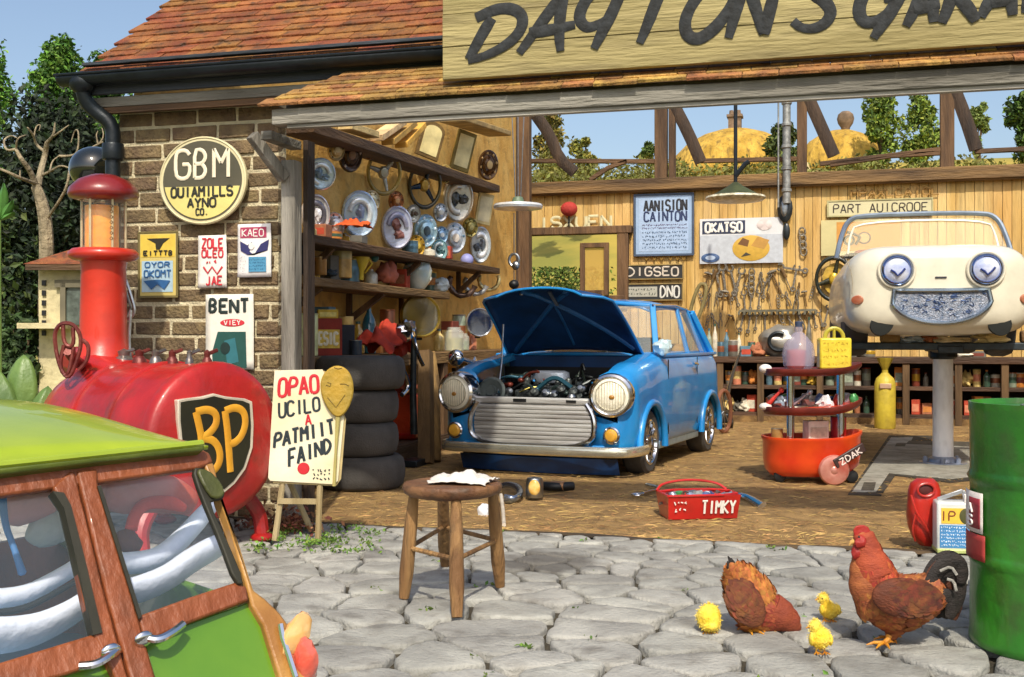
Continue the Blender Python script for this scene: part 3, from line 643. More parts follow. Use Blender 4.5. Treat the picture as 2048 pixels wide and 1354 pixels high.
# broad leaves at the lower left
t = thing('broad_leaf_plant', 'plant with big rounded green leaves at the left edge behind the green car', 'plant', onG(30, 1000)); 
LEAF = mat('broad_leaf', '#4f6b33', .45, c2='#6b8642', scale=4, bump=.3, coat=.1)
for q, (x0, y0, x1, y1, wd) in enumerate(((40, 860, 62, 708, 34), (20, 860, 5, 735, 30), (70, 860, 110, 770, 22), (0, 860, -40, 760, 28), (10, 700, 22, 380, 0))):
    if wd == 0: continue
    z = 6.4-q*.05; A, B = at(x0, y0, z), at(x1, y1, z+.12); W = wd/FPX*z; d = B-A
    m = MB()
    def fn(u, v, A=A, d=d, W=W): s = math.sin(math.pi*min(1, v*.97+.03))**.6; return A+d*v+RT*((u-.5)*2*W*s)+FW*(-.12*math.sin(v*2.2)+abs(u-.5)*.09*s)
    m.grid(fn, 8, 12); m.build('leaf', LEAF, t, world=True, mods=lambda ob: setattr(ob.modifiers.new('thick', 'SOLIDIFY'), 'thickness', .004), ang=80)
t = thing('young_plant', 'bright green toothed leaf sprig at the left edge', 'plant', (onG(10, 800).x, onG(10, 800).y, 0)); Pz = 8.8
t.location = at(2, 900, Pz); t.location.z = 0; t.matrix_basis = T(*t.location)
m = MB(); 
for x0, y0, x1, y1 in ((0, 440, 6, 366), (0, 440, 24, 400), (0, 440, 26, 424), (-6, 440, -20, 380)):
    A, B = at(x0, y0, Pz), at(x1, y1, Pz-.05); d = B-A
    m.grid(lambda u, v, A=A, d=d: A+d*v+RT*((u-.5)*.09*math.sin(math.pi*v))+FW*(abs(u-.5)*.05), 4, 7)
m.build('leaf', mat('bright_leaf', '#4f7f38', .5, bump=.1), t, world=True, mods=lambda ob: setattr(ob.modifiers.new('thick', 'SOLIDIFY'), 'thickness', .003))
m = MB(); m.tube([at(2, 1000, Pz)*V((1, 1, 0)) if False else V((at(0, 440, Pz).x, at(0, 440, Pz).y, 0)), at(0, 440, Pz)], [.02, .008], 7); m.build('stem', LEAF, t, world=True)
# little tiled hut
hz = 10.5; c = at(165, 700, hz); t = thing('pump_hut', 'small cream hut with a pointed orange tile roof behind the red column', 'hut', (c.x, c.y, 0), rz=YAW)
sc = hz/FPX
def hx(px, py): return ((px-165)*sc, CH+(677-py)*sc)
CW = mat('cream_wall', '#c9bd94', .85, var=.12, bump=.4, dirt=.3)
x0, z1 = hx(78, 540); x1 = hx(285, 540)[0]
m = MB(); m.box(((x0+x1)/2-.0, .5, z1/2+.0), (x1-x0, 1.0, z1)); m.build('wall', CW, t)
m = MB(); e0 = hx(60, 530); ap = hx(168, 476); e1 = (ap[0]*2-e0[0]+.05, e0[1])
vs = [(e0[0], -.15, e0[1]), (e1[0], -.15, e1[1]), (e1[0], 1.15, e1[1]), (e0[0], 1.15, e0[1]), (ap[0], .5, ap[1]+.03)]
m.add(vs, [(0, 1, 4), (1, 2, 4), (2, 3, 4), (3, 0, 4), (0, 3, 2, 1)]); m.build('roof', TILE, t, smooth=False, mods=lambda ob: setattr(ob.modifiers.new('thick', 'SOLIDIFY'), 'thickness', .05))
m = MB(); m.box(((e0[0]+e1[0])/2, -.13, e0[1]-.03), (e1[0]-e0[0]-.05, .06, .05)); m.build('fascia', BROWNX, t)
m = MB(); wx, wz = hx(145, 650); w0 = hx(120, 572); m.box(((wx+hx(160, 0)[0])/2, -.012, (w0[1]+wz)/2), (.16, .03, w0[1]-wz)); wn = m.build('window', mat('shed_glass', '#56605a', .15, bump=.1, var=.5, scale=9), t)
m = MB(); m.box((hx(150, 0)[0], -.03, w0[1]+.02), (.34, .05, .07)); m.box((hx(130, 0)[0], -.03, (w0[1]+wz)/2), (.05, .05, w0[1]-wz+.05)); m.box((hx(175, 0)[0], -.03, (w0[1]+wz)/2), (.05, .05, w0[1]-wz+.05)); m.build('frame', mat('hut_frame', '#6c6653', .8), wn)
for q in range(6): m = MB(); m.box((hx(89, 0)[0], -.012, hx(0, 566+q*20)[1]), (.035, .02, .05)); m.build('vent_hole', BLACK, t)
m = MB(); m.box((hx(100, 0)[0], -.1, hx(0, 652)[1]), (.4, .3, .05)); m.build('ledge', CW, t)
# ================================================================ BLUE SMALL CAR with its bonnet up
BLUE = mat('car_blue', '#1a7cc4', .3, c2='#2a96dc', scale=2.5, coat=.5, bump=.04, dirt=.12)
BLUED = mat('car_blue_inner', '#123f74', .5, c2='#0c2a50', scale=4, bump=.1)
fl = onG(1082, 948); FZ = 9.05; fl = at(1066, 950, FZ); HEAD = R(8.4)
carM = T(fl.x, fl.y, 0) @ RZ(-HEAD) @ MX.Diagonal((1.03, 1, 1, 1))
car = thing('blue_car', 'small old blue two door car with its bonnet propped open and chrome grille', 'car', M=carM)
HW = .80; HUB = .25; WR = .27; AX = (.56, 2.50); ZBELT = .97
def ww_(y): return HW*(1-.13*max(0, (.20-y)/.20)**2.4)*(1-.13*max(0, (y-2.7)/.35)**2)
def zt_(y):
    if y < .5: return .80+.10*math.sin(min(1, y/.5)*1.57)-.14*max(0, (.12-y)/.12)**2
    return .90+.07*min(1, (y-.5)/.5)-.14*max(0, (y-2.72)/.33)**2
def arch(y):
    z = .19
    for a in AX:
        d = abs(y-a)
        if d < .335: z = max(z, .23+math.sqrt(.335**2-d*d)*1.0)
    return z
ys = sorted(set([round(i*.035, 3) for i in range(88)]+[3.05]))
for side in (1, -1):
    m = MB(); rows = []
    for y in ys:
        w_, t_, b_ = ww_(y), zt_(y), arch(y); inn = (.56-.02*y if y < .98 else .5)
        if y < .08: inn = .50
        mid = max(.52, b_+.05)
        rows.append([(side*inn, y, t_-.02-(.03 if y < .98 else 0)), (side*(inn+.03), y, t_+.004), (side*(w_-.13), y, t_+.006), (side*(w_-.05), y, t_-.03), (side*(w_-.012), y, t_-.11), (side*w_, y, max(t_-.22, b_+.02)), (side*(w_+.004), y, max(mid, b_+.012)), (side*w_, y, max(.38, b_+.006)), (side*(w_-.025), y, max(.25, b_+.003)), (side*(w_-.05), y, b_)])
    n = 10; vs = [p for r_ in rows for p in r_]; fs = [(i*n+k, i*n+k+1, (i+1)*n+k+1, (i+1)*n+k) for i in range(len(rows)-1) for k in range(n-1)]
    # nose cap
    r0 = rows[0]; k0 = len(vs); vs += [(side*.49, .0, z) for z in (.76, .62, .5, .38, .22)]; c = k0
    fs += [(0, 1, 2, 3, 4, c), (c, 4, 5, c+1), (c+1, 5, 6, c+2), (c+2, 6, 7, c+3), (c+3, 7, 8, 9, c+4)]
    m.add(vs, fs)
    m.build('wing', BLUE, car, ang=50, mods=lambda ob: setattr(ob.modifiers.new('thick', 'SOLIDIFY'), 'thickness', -.006))
    # flared arches
    for a in AX:
        m = MB(); P = [(side*(ww_(a)+.005), a+.355*math.cos(R(q)), .215+.36*math.sin(R(q))) for q in range(-4, 185, 8)]
        m.tube(P, [(.03, .03)]*len(P), 8); m.build('wheel_arch', BLUE, car, ang=80)
# tail, valance, sill, cowl, floor, wells
m = MB(); m.grid(lambda u, v: V(((u-.5)*1.38, 3.05+.03*math.cos((u-.5)*3), .25+v*.58)), 8, 6); m.grid(lambda u, v: V(((u-.5)*1.2, 2.86+v*.2, .97-.14*v*v)), 8, 3); m.build('tail_panel', BLUE, car)
m = MB(); m.grid(lambda u, v: V(((u-.5)*1.34, -.03+.10*abs(u-.5)**2*4+.06*v, .02+.13*(1-v)**1+0*u+.0)), 14, 4); 
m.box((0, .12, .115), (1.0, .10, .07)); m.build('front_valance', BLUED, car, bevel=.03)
m = MB(); m.box((0, .03, .235), (1.2, .09, .05)); m.box((0, .02, .40), (1.18, .02, .38)); m.box((0, .02, .76), (.02, .02, .02)); m.build('lower_panel', BLUE, car, bevel=.015)
for s in (1, -1):
    m = MB(); m.box((s*.745, 1.53, .20), (.05, 1.3, .07)); m.build('sill', mat('sill_trim', '#9fb8c8', .3, .6), car, bevel=.01)
m = MB(); m.box((0, 1.0, .93), (1.30, .16, .04)); m.box((0, .93, .82), (1.2, .03, .26)); m.build('cowl', BLUED, car, bevel=.01)
m = MB(); m.box((0, 1.5, .24), (1.3, 2.9, .05)); m.box((0, .93, .55), (1.28, .04, .6))
for s in (1, -1):
    for a in AX: m.box((s*.52, a, .42), (.04, .72, .5)); m.box((s*.65, a, .70), (.26, .72, .03))
m.build('floor_pan', BLACK, car, smooth=False)
# roof and pillars
def rz_(y): return 1.47-.05*((y-1.9)/.75)**2
m = MB(); m.grid(lambda u, v: V(((u-.5)*2*(.60+.0*v)*(1-.05*abs(v-.5)*2), 1.28+v*1.32, rz_(1.28+v*1.32)-.085*abs((u-.5)*2)**3.2)), 16, 14)
m.build('roof', BLUE, car, mods=lambda ob: setattr(ob.modifiers.new('thick', 'SOLIDIFY'), 'thickness', .02))
m = MB()
for s in (1, -1):
    m.beam((s*.70, 1.02, .95), (s*.585, 1.30, 1.385), .05, .06); m.beam((s*.72, 1.98, .95), (s*.605, 2.0, 1.39), .05, .03); m.beam((s*.69, 2.88, .93), (s*.565, 2.56, 1.36), .13, .06)
    m.tube([(s*.585, 1.27, 1.385), (s*.605, 1.9, 1.40), (s*.575, 2.58, 1.36)], .022, 8); m.box((s*.745, 1.95, .952), (.05, 1.9, .03))
m.tube([(-.57, 1.30, 1.39), (0, 1.26, 1.44), (.57, 1.30, 1.39)], .024, 8); m.tube([(-.66, 1.03, .955), (0, .97, .965), (.66, 1.03, .955)], .02, 8)
for s in (1, -1):
    q_ = [V((s*.735, 2.50, .955)), V((s*.70, 2.90, .93)), V((s*.575, 2.60, 1.36)), V((s*.612, 2.36, 1.395))]; n_ = V((s*.035, 0, 0)); m.add(q_+[p-n_ for p in q_], [(0, 1, 2, 3), (7, 6, 5, 4), (0, 4, 5, 1), (1, 5, 6, 2), (2, 6, 7, 3), (3, 7, 4, 0)])
m.build('pillars', BLUE, car, bevel=.01)
m = MB()
for s in (1, -1): m.tube([(s*.60, 1.26, 1.395), (s*.625, 1.9, 1.412), (s*.595, 2.6, 1.365)], .010, 6)
m.build('drip_rail', CHROME, car)
GL = glass('car_glass', '#cfe0e6', .20)
m = MB(); m.grid(lambda u, v: V(((u-.5)*2*(.66-.09*v), 1.0+.28*v-.03*math.cos((u-.5)*3), .97+.42*v)), 8, 4); m.build('windscreen', GL, car)
m = MB(); m.grid(lambda u, v: V(((u-.5)*2*(.6-.07*v), 2.87-.30*v, .95+.42*v)), 6, 4); m.build('rear_window', GL, car)
for s in (1, -1):
    for y0, y1 in ((1.10, 1.95), (2.02, 2.52)):
        m = MB(); m.grid(lambda u, v, y0=y0, y1=y1, s=s: V((s*(.735-.125*v), y0+(y1-y0)*u+(.22*v*(1-u) if y0 < 1.5 else -.2*v*u), .975+.40*v)), 4, 4); m.build('side_window', GL, car)
# interior seen through the glass
TAN = mat('tan_trim', '#b48a48', .75, var=.2, bump=.3)
for s in (1, -1):
    m = MB(); m.box((s*.32, 1.85, .80), (.46, .16, .62)); m.box((s*.32, 1.6, .52), (.46, .5, .14)); m.build('seat', TAN, car, bevel=.06)
m = MB(); m.box((0, 2.45, .8), (1.1, .2, .5)); m.build('rear_seat', TAN, car, bevel=.06)
m = MB(); m.box((0, 1.12, .86), (1.25, .18, .12)); m.build('dashboard', mat('dash', '#6f5a36', .7), car, bevel=.03)
m = MB(); m.tube([(.33+.17*math.cos(R(a)), 1.30+.06*math.sin(R(a)), .95+.16*math.sin(R(a))) for a in range(0, 360, 20)], .012, 7, closed=True); m.tube([(.33, 1.3, .95), (.33, 1.15, .85)], .02, 7); m.tube([(.17, 1.3, .95), (.49, 1.3, .95)], .01, 6); m.build('steering_wheel', BLACK, car)
# door lines and handle
for s in (1, -1):
    m = MB(); m.box((s*.802, 1.03, .60), (.008, .010, .64)); m.box((s*.802, 2.0, .62), (.006, .008, .62)); m.build('door_gap', BLACK, car)
    m = MB(); m.tube([(s*.82, 1.80, .87), (s*.83, 1.85, .87), (s*.82, 1.95, .86)], .012, 8); m.build('door_handle', CHROME, car)
    # wheels
    for a in AX:
        wm = T(s*.70, a, HUB) @ RY(s*R(90)); wd = MB()
        wd.lathe([(.17, -.09), (.24, -.085), (.265, -.06), (.27, -.02), (.27, .04), (.262, .07), (.235, .088), (.18, .085), (.175, .06)], 36, wm); wl = wd.build('wheel', RUBBER, car)
        rm = MB(); rm.lathe([(.182, .06), (.186, .088), (.175, .092), (.165, .07), (.10, .045), (.06, .05), (.055, .085), (0, .09)], 30, wm)
        for q in range(12): rm.beam(wm @ V((.06*math.cos(q*.5236), .06*math.sin(q*.5236), .062)), wm @ V((.168*math.cos(q*.5236), .168*math.sin(q*.5236), .078)), .018, .01)
        rm.build('rim', CHROME, wl)
# lamps
WL = mat('lamp_glass', '#f4efdc', .12, var=.06, scale=30, bump=.3, coat=1)
for s in (1, -1):
    lm = T(s*.648, .0, .655) @ RX(R(90)) @ RY(s*R(9)); m = MB()
    m.lathe([(.172, -.06), (.176, .02), (.168, .05), (.150, .064), (.138, .056), (.136, .04)], 36, lm); hl = m.build('headlight', CHROME, car)
    m = MB(); m.lathe([(.138, .048), (.11, .068), (.06, .082), (0, .088)], 30, lm); m.build('lens', WL, hl)
    m = MB()
    for q in range(-5, 6): x_ = q*.021; h_ = math.sqrt(max(0, .118**2-x_*x_)); m.tube([lm @ V((x_, h_*f, .0875-.30*(x_*x_+(h_*f)**2)**.5*.22)) for f in (-1, -.5, 0, .5, 1)], .0028, 5)
    m.tube([lm @ V((.112*math.cos(R(a)), .112*math.sin(R(a)), .0675)) for a in range(0, 360, 15)], .0045, 6, closed=True); m.build('flutes', mat('flute', '#cfc8b0', .15, .3, bump=0), hl)
    m = MB(); m.ell((.012, -.01, .085), (.022, .018, .012), lm, nu=12, nv=8); m.build('bulb_cap', mat('bulb_brown', '#a8772f', .3, bump=0), hl)
    im = T(s*.66, -.03, .345) @ RX(R(90)); m = MB(); m.lathe([(.066, 0), (.068, .02), (.058, .03)], 22, im); il = m.build('indicator', CHROME, car)
    m = MB(); m.lathe([(.056, .024), (.04, .046), (0, .055)], 20, im); m.build('lens', mat('amber_lens', '#d9a23a', .12, bump=.2, coat=1), il)
m = MB(); m.ell((.775, .38, .72), (.022, .03, .03)); m.build('side_repeater', CHROME, car)
# grille
GR = mat('grille_metal', '#d2d2ce', .3, .35, c2='#a3a09c', stretch=(.2, 1, 2), scale=9, bump=.3)
m = MB()
def gw(z): t_ = max(0, min(1, (z-.25)/.33)); return .44+.055*math.sin(math.pi*(.12+t_*.78))
m.grid(lambda u, v: V(((u-.5)*2*gw(.26+.31*v), -.02+.0*u, .26+.31*v)), 12, 6)
g_ = m.build('grille', mat('grille_back', '#8f8b86', .5, .3, var=.3, scale=12), car, mods=lambda ob: setattr(ob.modifiers.new('thick', 'SOLIDIFY'), 'thickness', .01))
for q in range(9):
    z = .275+q*.034; m = MB(); m.tube([(-gw(z), -.025, z), (-.2, -.04, z), (.2, -.04, z), (gw(z), -.025, z)], [(.012, .0165)]*4, 8, nrm=(0, 0, 1)); m.build('bar', GR, g_)
m = MB(); P = [(-.455, -.03, .585), (-gw(.5)-.03, -.04, .5), (-gw(.4)-.035, -.045, .40), (-gw(.3)-.03, -.045, .30), (-.36, -.04, .245), (0, -.045, .24), (.36, -.04, .245), (gw(.3)+.03, -.045, .30), (gw(.4)+.035, -.045, .40), (gw(.5)+.03, -.04, .5), (.455, -.03, .585)]
m.tube(smoothline(P, 2), .02, 8); m.build('surround', CHROME, g_)
m = MB(); m.box((0, -.005, .60), (1.0, .05, .055)); m.build('lock_panel', GR, car, bevel=.015)
m = MB(); m.box((-.1, -.032, .603), (.11, .01, .026)); m.box((.33, -.032, .603), (.08, .01, .02)); m.build('lock_slot', BLACK, car)
# bumper
m = MB(); P = [(-.84, .30, .215), (-.83, .08, .215), (-.74, -.07, .215), (-.45, -.11, .215), (0, -.125, .215), (.45, -.11, .215), (.74, -.07, .215), (.83, .08, .215), (.84, .30, .215)]
m.tube(smoothline(P, 2), [(.018, .042)]*len(smoothline(P, 2)), 10, nrm=(0, 0, 1)); m.build('bumper', mat('bumper_chrome', '#e6e2cc', .18, .8, var=.12, bump=.05), car, ang=80)
# mirrors
m = MB(); m.tube([(.70, 1.02, .93), (.76, .95, 1.0)], .012, 7); m.ell((.79, .93, 1.03), (.085, .05, .06), nz=.5); mr = m.build('mirror', mat('mirror_shell', '#cfe6ea', .2, .3, bump=.1), car)
m = MB(); m.tube([(-.70, .62, .86), (-.86, .50, .92)], .02, 8); m.ell((-.90, .46, .93), (.075, .05, .075)); m.build('mirror', CHROME, car)
# bonnet
hM = T(0, .97, .97) @ RX(R(-34)); 
def hood(u, v):
    x = (u-.5)*2; y = -v*.98; wv = (.62-.07*v)*(1 if v < .80 else 1-((v-.80)/.20)**2.6*.34)
    return hM @ V((x*wv, y, .05*(1-x*x)+.03*math.sin(v*3.1)-.045*max(0, v-.86)/.14-.03*abs(x)**5))
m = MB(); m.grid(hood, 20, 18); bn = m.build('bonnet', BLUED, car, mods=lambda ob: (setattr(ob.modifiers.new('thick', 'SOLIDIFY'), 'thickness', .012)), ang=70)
m = MB(); 
P = [hood(0, v/12)-V((0, 0, .01)) for v in range(13)]; P2 = [hood(1, v/12)-V((0, 0, .01)) for v in range(13)]; P3 = [hood(u/10, 1)-V((0, 0, .01)) for u in range(11)]
for q in (P, P2, P3): m.tube(q, .011, 7)
m.build('bonnet_edge', BLUE, bn)
RB = mat('rib_blue', '#235f9a', .45, bump=.05)
for p, q in (((.06, .08), (.50, .72)), ((.50, .72), (.95, .12)), ((.5, .72), (.30, .98)), ((.5, .72), (.74, .98)), ((.5, .72), (.5, .1))):
    m = MB(); N_ = 8; m.tube([hood(p[0]+(q[0]-p[0])*i/N_, p[1]+(q[1]-p[1])*i/N_)-V((0, -.012, .026)) for i in range(N_+1)], .022 if q != (.5, .1) else .012, 7); m.build('rib', RB, bn)
m = MB(); m.beam(hood(.56, .95)-V((0, 0, .03)), hood(.56, .80)-V((0, 0, .09)), .03, .012); m.ell(hood(.3, .95)-V((0, 0, .04)), (.02, .02, .012)); m.build('catch', STEEL, bn)
m = MB(); m.tube([(-.36, .12, .62), (-.38, .25, .9), (-.40, .33, 1.22)], .008, 6); m.build('stay_rod', STEEL, car)
# engine
ENG = mat('engine_metal', '#6f7472', .4, .7, c2='#2c3234', scale=14, bump=.5)
m = MB(); m.box((.02, .50, .50), (.62, .40, .34)); m.box((.02, .42, .66), (.5, .2, .1)); m.lathe([(.09, 0), (.09, .12), (.06, .14)], 16, T(-.36, .30, .55) @ RX(R(90)))
for q in range(6): m.lathe([(.03, 0), (.03, .05), (.015, .08)], 10, T(-.2+q*.09, .36, .70))
m.build('engine_block', ENG, car, bevel=.02)
m = MB(); m.lathe([(.0, .05), (.10, .05), (.13, .035), (.135, -.03), (.12, -.05), (0, -.05)], 26, T(-.02, .42, .78) @ MX.Diagonal((1.25, .75, 1, 1))); m.build('air_filter', mat('filter_silver', '#b7c1d2', .3, .7, bump=.1), car)
m = MB(); m.box((.42, .62, .66), (.2, .26, .2)); m.build('battery', BLACK, car, bevel=.01)
m = MB(); m.lathe([(.115, 0), (.12, .02), (.10, .03), (.05, .02), (.04, .05), (0, .05)], 22, T(-.42, .16, .66) @ RX(R(80))); m.build('radiator_fan', mat('fan_grey', '#596260', .5, .4, bump=.2), car)
hc = ['#1a1d1f', '#2d3b3a', '#1f4a5a', '#8f9492', '#6d2f22', '#26302a', '#9c8f4a']
re_ = random.Random(12)
for q in range(34):
    a = V((re_.uniform(-.46, .46), re_.uniform(.08, .85), re_.uniform(.6, .78))); b = a+V((re_.uniform(-.3, .3), re_.uniform(-.2, .2), re_.uniform(-.12, .1))); b.x = max(-.5, min(.5, b.x)); mid = (a+b)/2+V((0, 0, re_.uniform(.03, .12)))
    m = MB(); m.tube(smoothline([a, mid, b], 2), re_.uniform(.006, .02), 7); m.ell(a, (.028, .028, .022)); m.build('hose', mat('hose'+hc[q % 7].lstrip('#'), hc[q % 7], .4, .35 if q % 3 else .8, bump=.1), car)
for q in range(12):
    m = MB(); c = (re_.uniform(-.42, .42), re_.uniform(.06, .4), re_.uniform(.60, .68)); m.lathe([(.0, .0), (.035, 0), (.038, .03), (.02, .05), (0, .052)], 12, T(*c) @ RX(re_.uniform(0, 1.5))); m.build('cap', STEEL if q % 2 else ENG, car)
# ================================================================ CREAM ROADSTER on the lift
CR = mat('cream_paint', '#ddd8c4', .3, var=.06, coat=.4, bump=.03, dirt=.05)
sc = at(1881, 677, 8.75); rd = thing('cream_roadster', 'cream open sports car raised on the lift with a wide smiling oval grille', 'car', M=T(sc.x, sc.y, 0) @ RZ(R(3)))
half = [(0, 1.845), (.30, 1.845), (.50, 1.838), (.62, 1.81), (.71, 1.745), (.755, 1.65), (.775, 1.52), (.778, 1.40), (.76, 1.28), (.70, 1.19), (.60, 1.145), (.40, 1.135), (.2, 1.125), (0, 1.12)]
half = [(x*.925, z) for x, z in half]; prof = half+[(-x, z) for x, z in half[-2:0:-1]]; prof = [(p.x, p.y) for p in chaikin([V((x, z)) for x, z in prof], 1)]
m = MB(); st = [(-.02, .62, .02), (.0, .80, .01), (.04, .90, .01), (.10, .955, 0), (.2, .99, 0), (.4, 1, 0), (1.1, 1.0, 0), (1.3, 1.0, -.01), (2.4, .98, -.02), (2.9, .88, -.05), (3.1, .7, -.1)]
vs = []; fs = []; n = len(prof); zc = 1.46
for y, s, dz in st:
    for x, z in prof: 
        zz = zc+(z-zc)*s+dz
        vs.append((x*s, y, zz))
for i in range(len(st)-1):
    for k in range(n): fs.append((i*n+k, i*n+(k+1) % n, (i+1)*n+(k+1) % n, (i+1)*n+k))
fs.append(tuple(range(n))); fs.append(tuple((len(st)-1)*n+k for k in range(n))[::-1]); m.add(vs, fs); m.build('body', CR, rd, ang=55)
for s in (1, -1):
    hm = T(s*.327, -.03, 1.633) @ RX(R(90)); m = MB(); m.lathe([(.117, -.06), (.121, .01), (.114, .035), (.102, .045), (.095, .03)], 34, hm); h_ = m.build('headlight', mat('lamp_rim', '#8d9cc0', .15, 1, bump=0, var=.2), rd)
    m = MB(); m.lathe([(.097, .03), (.075, .048), (.04, .058), (0, .062)], 28, hm); m.build('lens', mat('blue_white_glass', '#dfe6f4', .1, c2='#aebbe2', scale=9, coat=1, bump=.1), h_)
    m = MB(); m.tube([hm @ V(p) for p in ((-.05, -.0, .06), (-.02, -.02, .066), (0, -.045, .066), (.03, -.02, .066), (.055, .01, .06))], .008, 6); m.build('bulb_shield', mat('navy', '#2a3a7a', .3), h_)
    m = MB(); m.tube([hm @ V((.134*math.cos(R(a)), .134*math.sin(R(a)), .005)) for a in range(0, 360, 12)], .012, 8, closed=True); m.build('cowl_ring', CR, h_)
    m = MB(); m.lathe([(.055, 0), (.045, .02), (0, .03)], 18, T(s*.615, .03, 1.405) @ RX(R(90)) @ RY(s*.5) @ MX.Diagonal((1, .75, 1, 1))); m.build('side_light', mat('sidelight_pink', '#c08a6a', .2, c2='#a85f44', coat=1, bump=.1), rd)
    m = MB(); m.lathe([(0, .012), (1, .006), (1.05, -.04)], 24, T(s*.43, .012, 1.225) @ RX(R(90)) @ RZ(s*.5) @ MX.Diagonal((.085, .105, 1, 1))); m.build('wheel_well', mat('well_black', '#0d1310', .7), rd)
    m = MB(); m.lathe([(.16, -.1), (.25, -.095), (.27, -.05), (.27, .05), (.25, .095), (.16, .1)], 30, T(s*.58, .85, 1.22) @ RY(R(90))); wl = m.build('wheel', RUBBER, rd)
    m = MB(); m.lathe([(0, .06), (.1, .07), (.16, .09)], 22, T(s*.58, .85, 1.22) @ RY(s*R(90))); m.build('hub_cap', STEEL, wl)
    m = MB(); m.lathe([(.16, -.1), (.25, -.095), (.27, -.05), (.27, .05), (.25, .095), (.16, .1)], 30, T(s*.58, 2.5, 1.22) @ RY(R(90))); wl = m.build('wheel', RUBBER, rd)
    m = MB(); m.tube(smoothline([(s*.70, .10, 1.74), (s*.655, .02, 1.6), (s*.66, .012, 1.45)], 2), .004, 5); m.build('wing_seam', mat('seam', '#9c927c', .7), rd)
# smile grille
def sm(t, k=1): return None
top = [(x, 1.475-.0*x*x-.004*math.cos(x*5)) for x in [(-.335+.67*i/16) for i in range(17)]]
bot = [(.37*math.cos(R(a)), 1.43+.20*math.sin(R(a))) for a in range(-12, -169, -8)]
outl = [(x, z) for x, z in top]+[(x*.98, z) for x, z in bot]
m = MB(); m.prism([(x, z) for x, z in outl], 0, .02, T(0, -.012, 0) @ RX(R(90)))
gr = m.build('grille', mat('grille_mesh', '#7f8fa8', .35, .6, c2='#b9bfcc', scale=40, bump=1, bscale=90), rd)
m = MB(); P = [V((x*1.03, -.04, 1.43+(z-1.43)*1.06)) for x, z in outl]; m.tube(P, .017, 8, closed=True); m.build('surround', mat('grille_chrome', '#9fb0c2', .2, .9, bump=0), gr)
rg = random.Random(5)
def inside(x, z): return abs(x) < .34 and z < 1.465 and (x/.36)**2+((z-1.43)/.19)**2 < 1 or (abs(x) < .33 and 1.43 < z < 1.465)
for q in range(44):
    x = rg.uniform(-.34, .34); z = rg.uniform(1.28, 1.46)
    if not inside(x*1.05, z-.01): continue
    m = MB(); P = [V((x+rg.uniform(-.025, .025), -.036, z+rg.uniform(-.018, .018))) for _ in range(4)]; P = [p for p in P if inside(p.x, p.z)]
    if len(P) < 2: continue
    m.tube(smoothline(P, 1), .0035, 5, flat=.8); m.build('mesh_wire', mat('wire_blue', '#39507c', .4, .4), gr)
m = MB(); m.box((-.0, -.025, 1.575), (.085, .012, .012)); m.build('badge', mat('badge_dark', '#3a3f48', .4), rd, bevel=.003)
# windscreen
m = MB(); P = smoothline([(-.72, .98, 1.80), (-.68, 1.03, 1.98), (-.62, 1.08, 2.14), (-.50, 1.1, 2.19), (.50, 1.1, 2.19), (.62, 1.08, 2.14), (.68, 1.03, 1.98), (.72, .98, 1.80)], 2)
m.tube(P, .022, 8); ws = m.build('windscreen_frame', mat('screen_frame', '#8b98a6', .3, .7, bump=.05), rd)
m = MB(); m.grid(lambda u, v: V(((u-.5)*2*(.70-.12*v), .99+.12*v, 1.82+.34*v)), 8, 4); m.build('windscreen', glass('screen_glass', '#f0e6c8', .25), ws)
m = MB(); P = smoothline([(-.62, 1.0, 1.84), (-.6, 1.06, 2.0), (-.54, 1.09, 2.13), (.54, 1.09, 2.13), (.6, 1.06, 2.0), (.62, 1.0, 1.84)], 2); m.tube(P, .01, 6); m.build('inner_frame', CR, ws)
m = MB(); [m.box((s*.3, 1.6, 1.83), (.46, .14, .18)) for s in (1, -1)]; m.build('seats', mat('red_seat', '#8c3a2a', .6), rd, bevel=.05)
m = MB(); m.box((0, 1.32, 1.845), (1.25, .5, .02)); m.build('cockpit', BLACK, rd)
m = MB(); m.ell((.02, 1.08, 1.86), (.05, .03, .02)); m.tube([(-.3, 1.0, 1.855), (-.05, 1.03, 1.90)], .006, 5); m.tube([(.2, 1.0, 1.855), (.45, 1.03, 1.90)], .006, 5); m.build('wiper', IRON, ws)
# ================================================================ LIFT
lz = 9.35; pb = onG(1886, 928); lf = thing('car_lift', 'single post lift with pale worn column and dark platform under the cream car', 'lift', (pb.x, pb.y, 0))
PW = mat('worn_white', '#f6f6f8', .5, c2='#e6e8ee', scale=8, dirt=.15, bump=.3, stretch=(1, 1, .4))
m = MB(); m.lathe([(.088, .03), (.086, .3), (.084, .93)], 28); m.build('column', PW, lf)
m = MB(); m.lathe([(.20, .0), (.20, .018), (.13, .022), (.12, .05), (.088, .07)], 30); [m.lathe([(.022, .0), (.022, .045), (.012, .06)], 8, T(.15*math.cos(a), .15*math.sin(a), .01)) for a in (.6, 1.9, 3.3, 4.6, 5.6)]; m.build('base_flange', mat('flange_grey', '#8e98ac', .4, .4, dirt=.4), lf)
m = MB(); m.lathe([(.10, .92), (.12, .94), (.12, .99), (.09, 1.0)], 24); m.build('head_collar', IRON, lf)
m = MB(); m.box((.0, -.55, 1.035), (1.75, .16, .06)); m.box((.0, .55, 1.035), (1.75, .16, .06)); m.box((0, 0, 1.01), (.2, 1.3, .06)); m.box((-.5, 0, 1.035), (.1, 1.2, .05)); m.box((.5, 0, 1.035), (.1, 1.2, .05)); m.build('platform', mat('platform_dark', '#2d373e', .5, .3, var=.4, scale=12, dirt=.3), lf, bevel=.008)
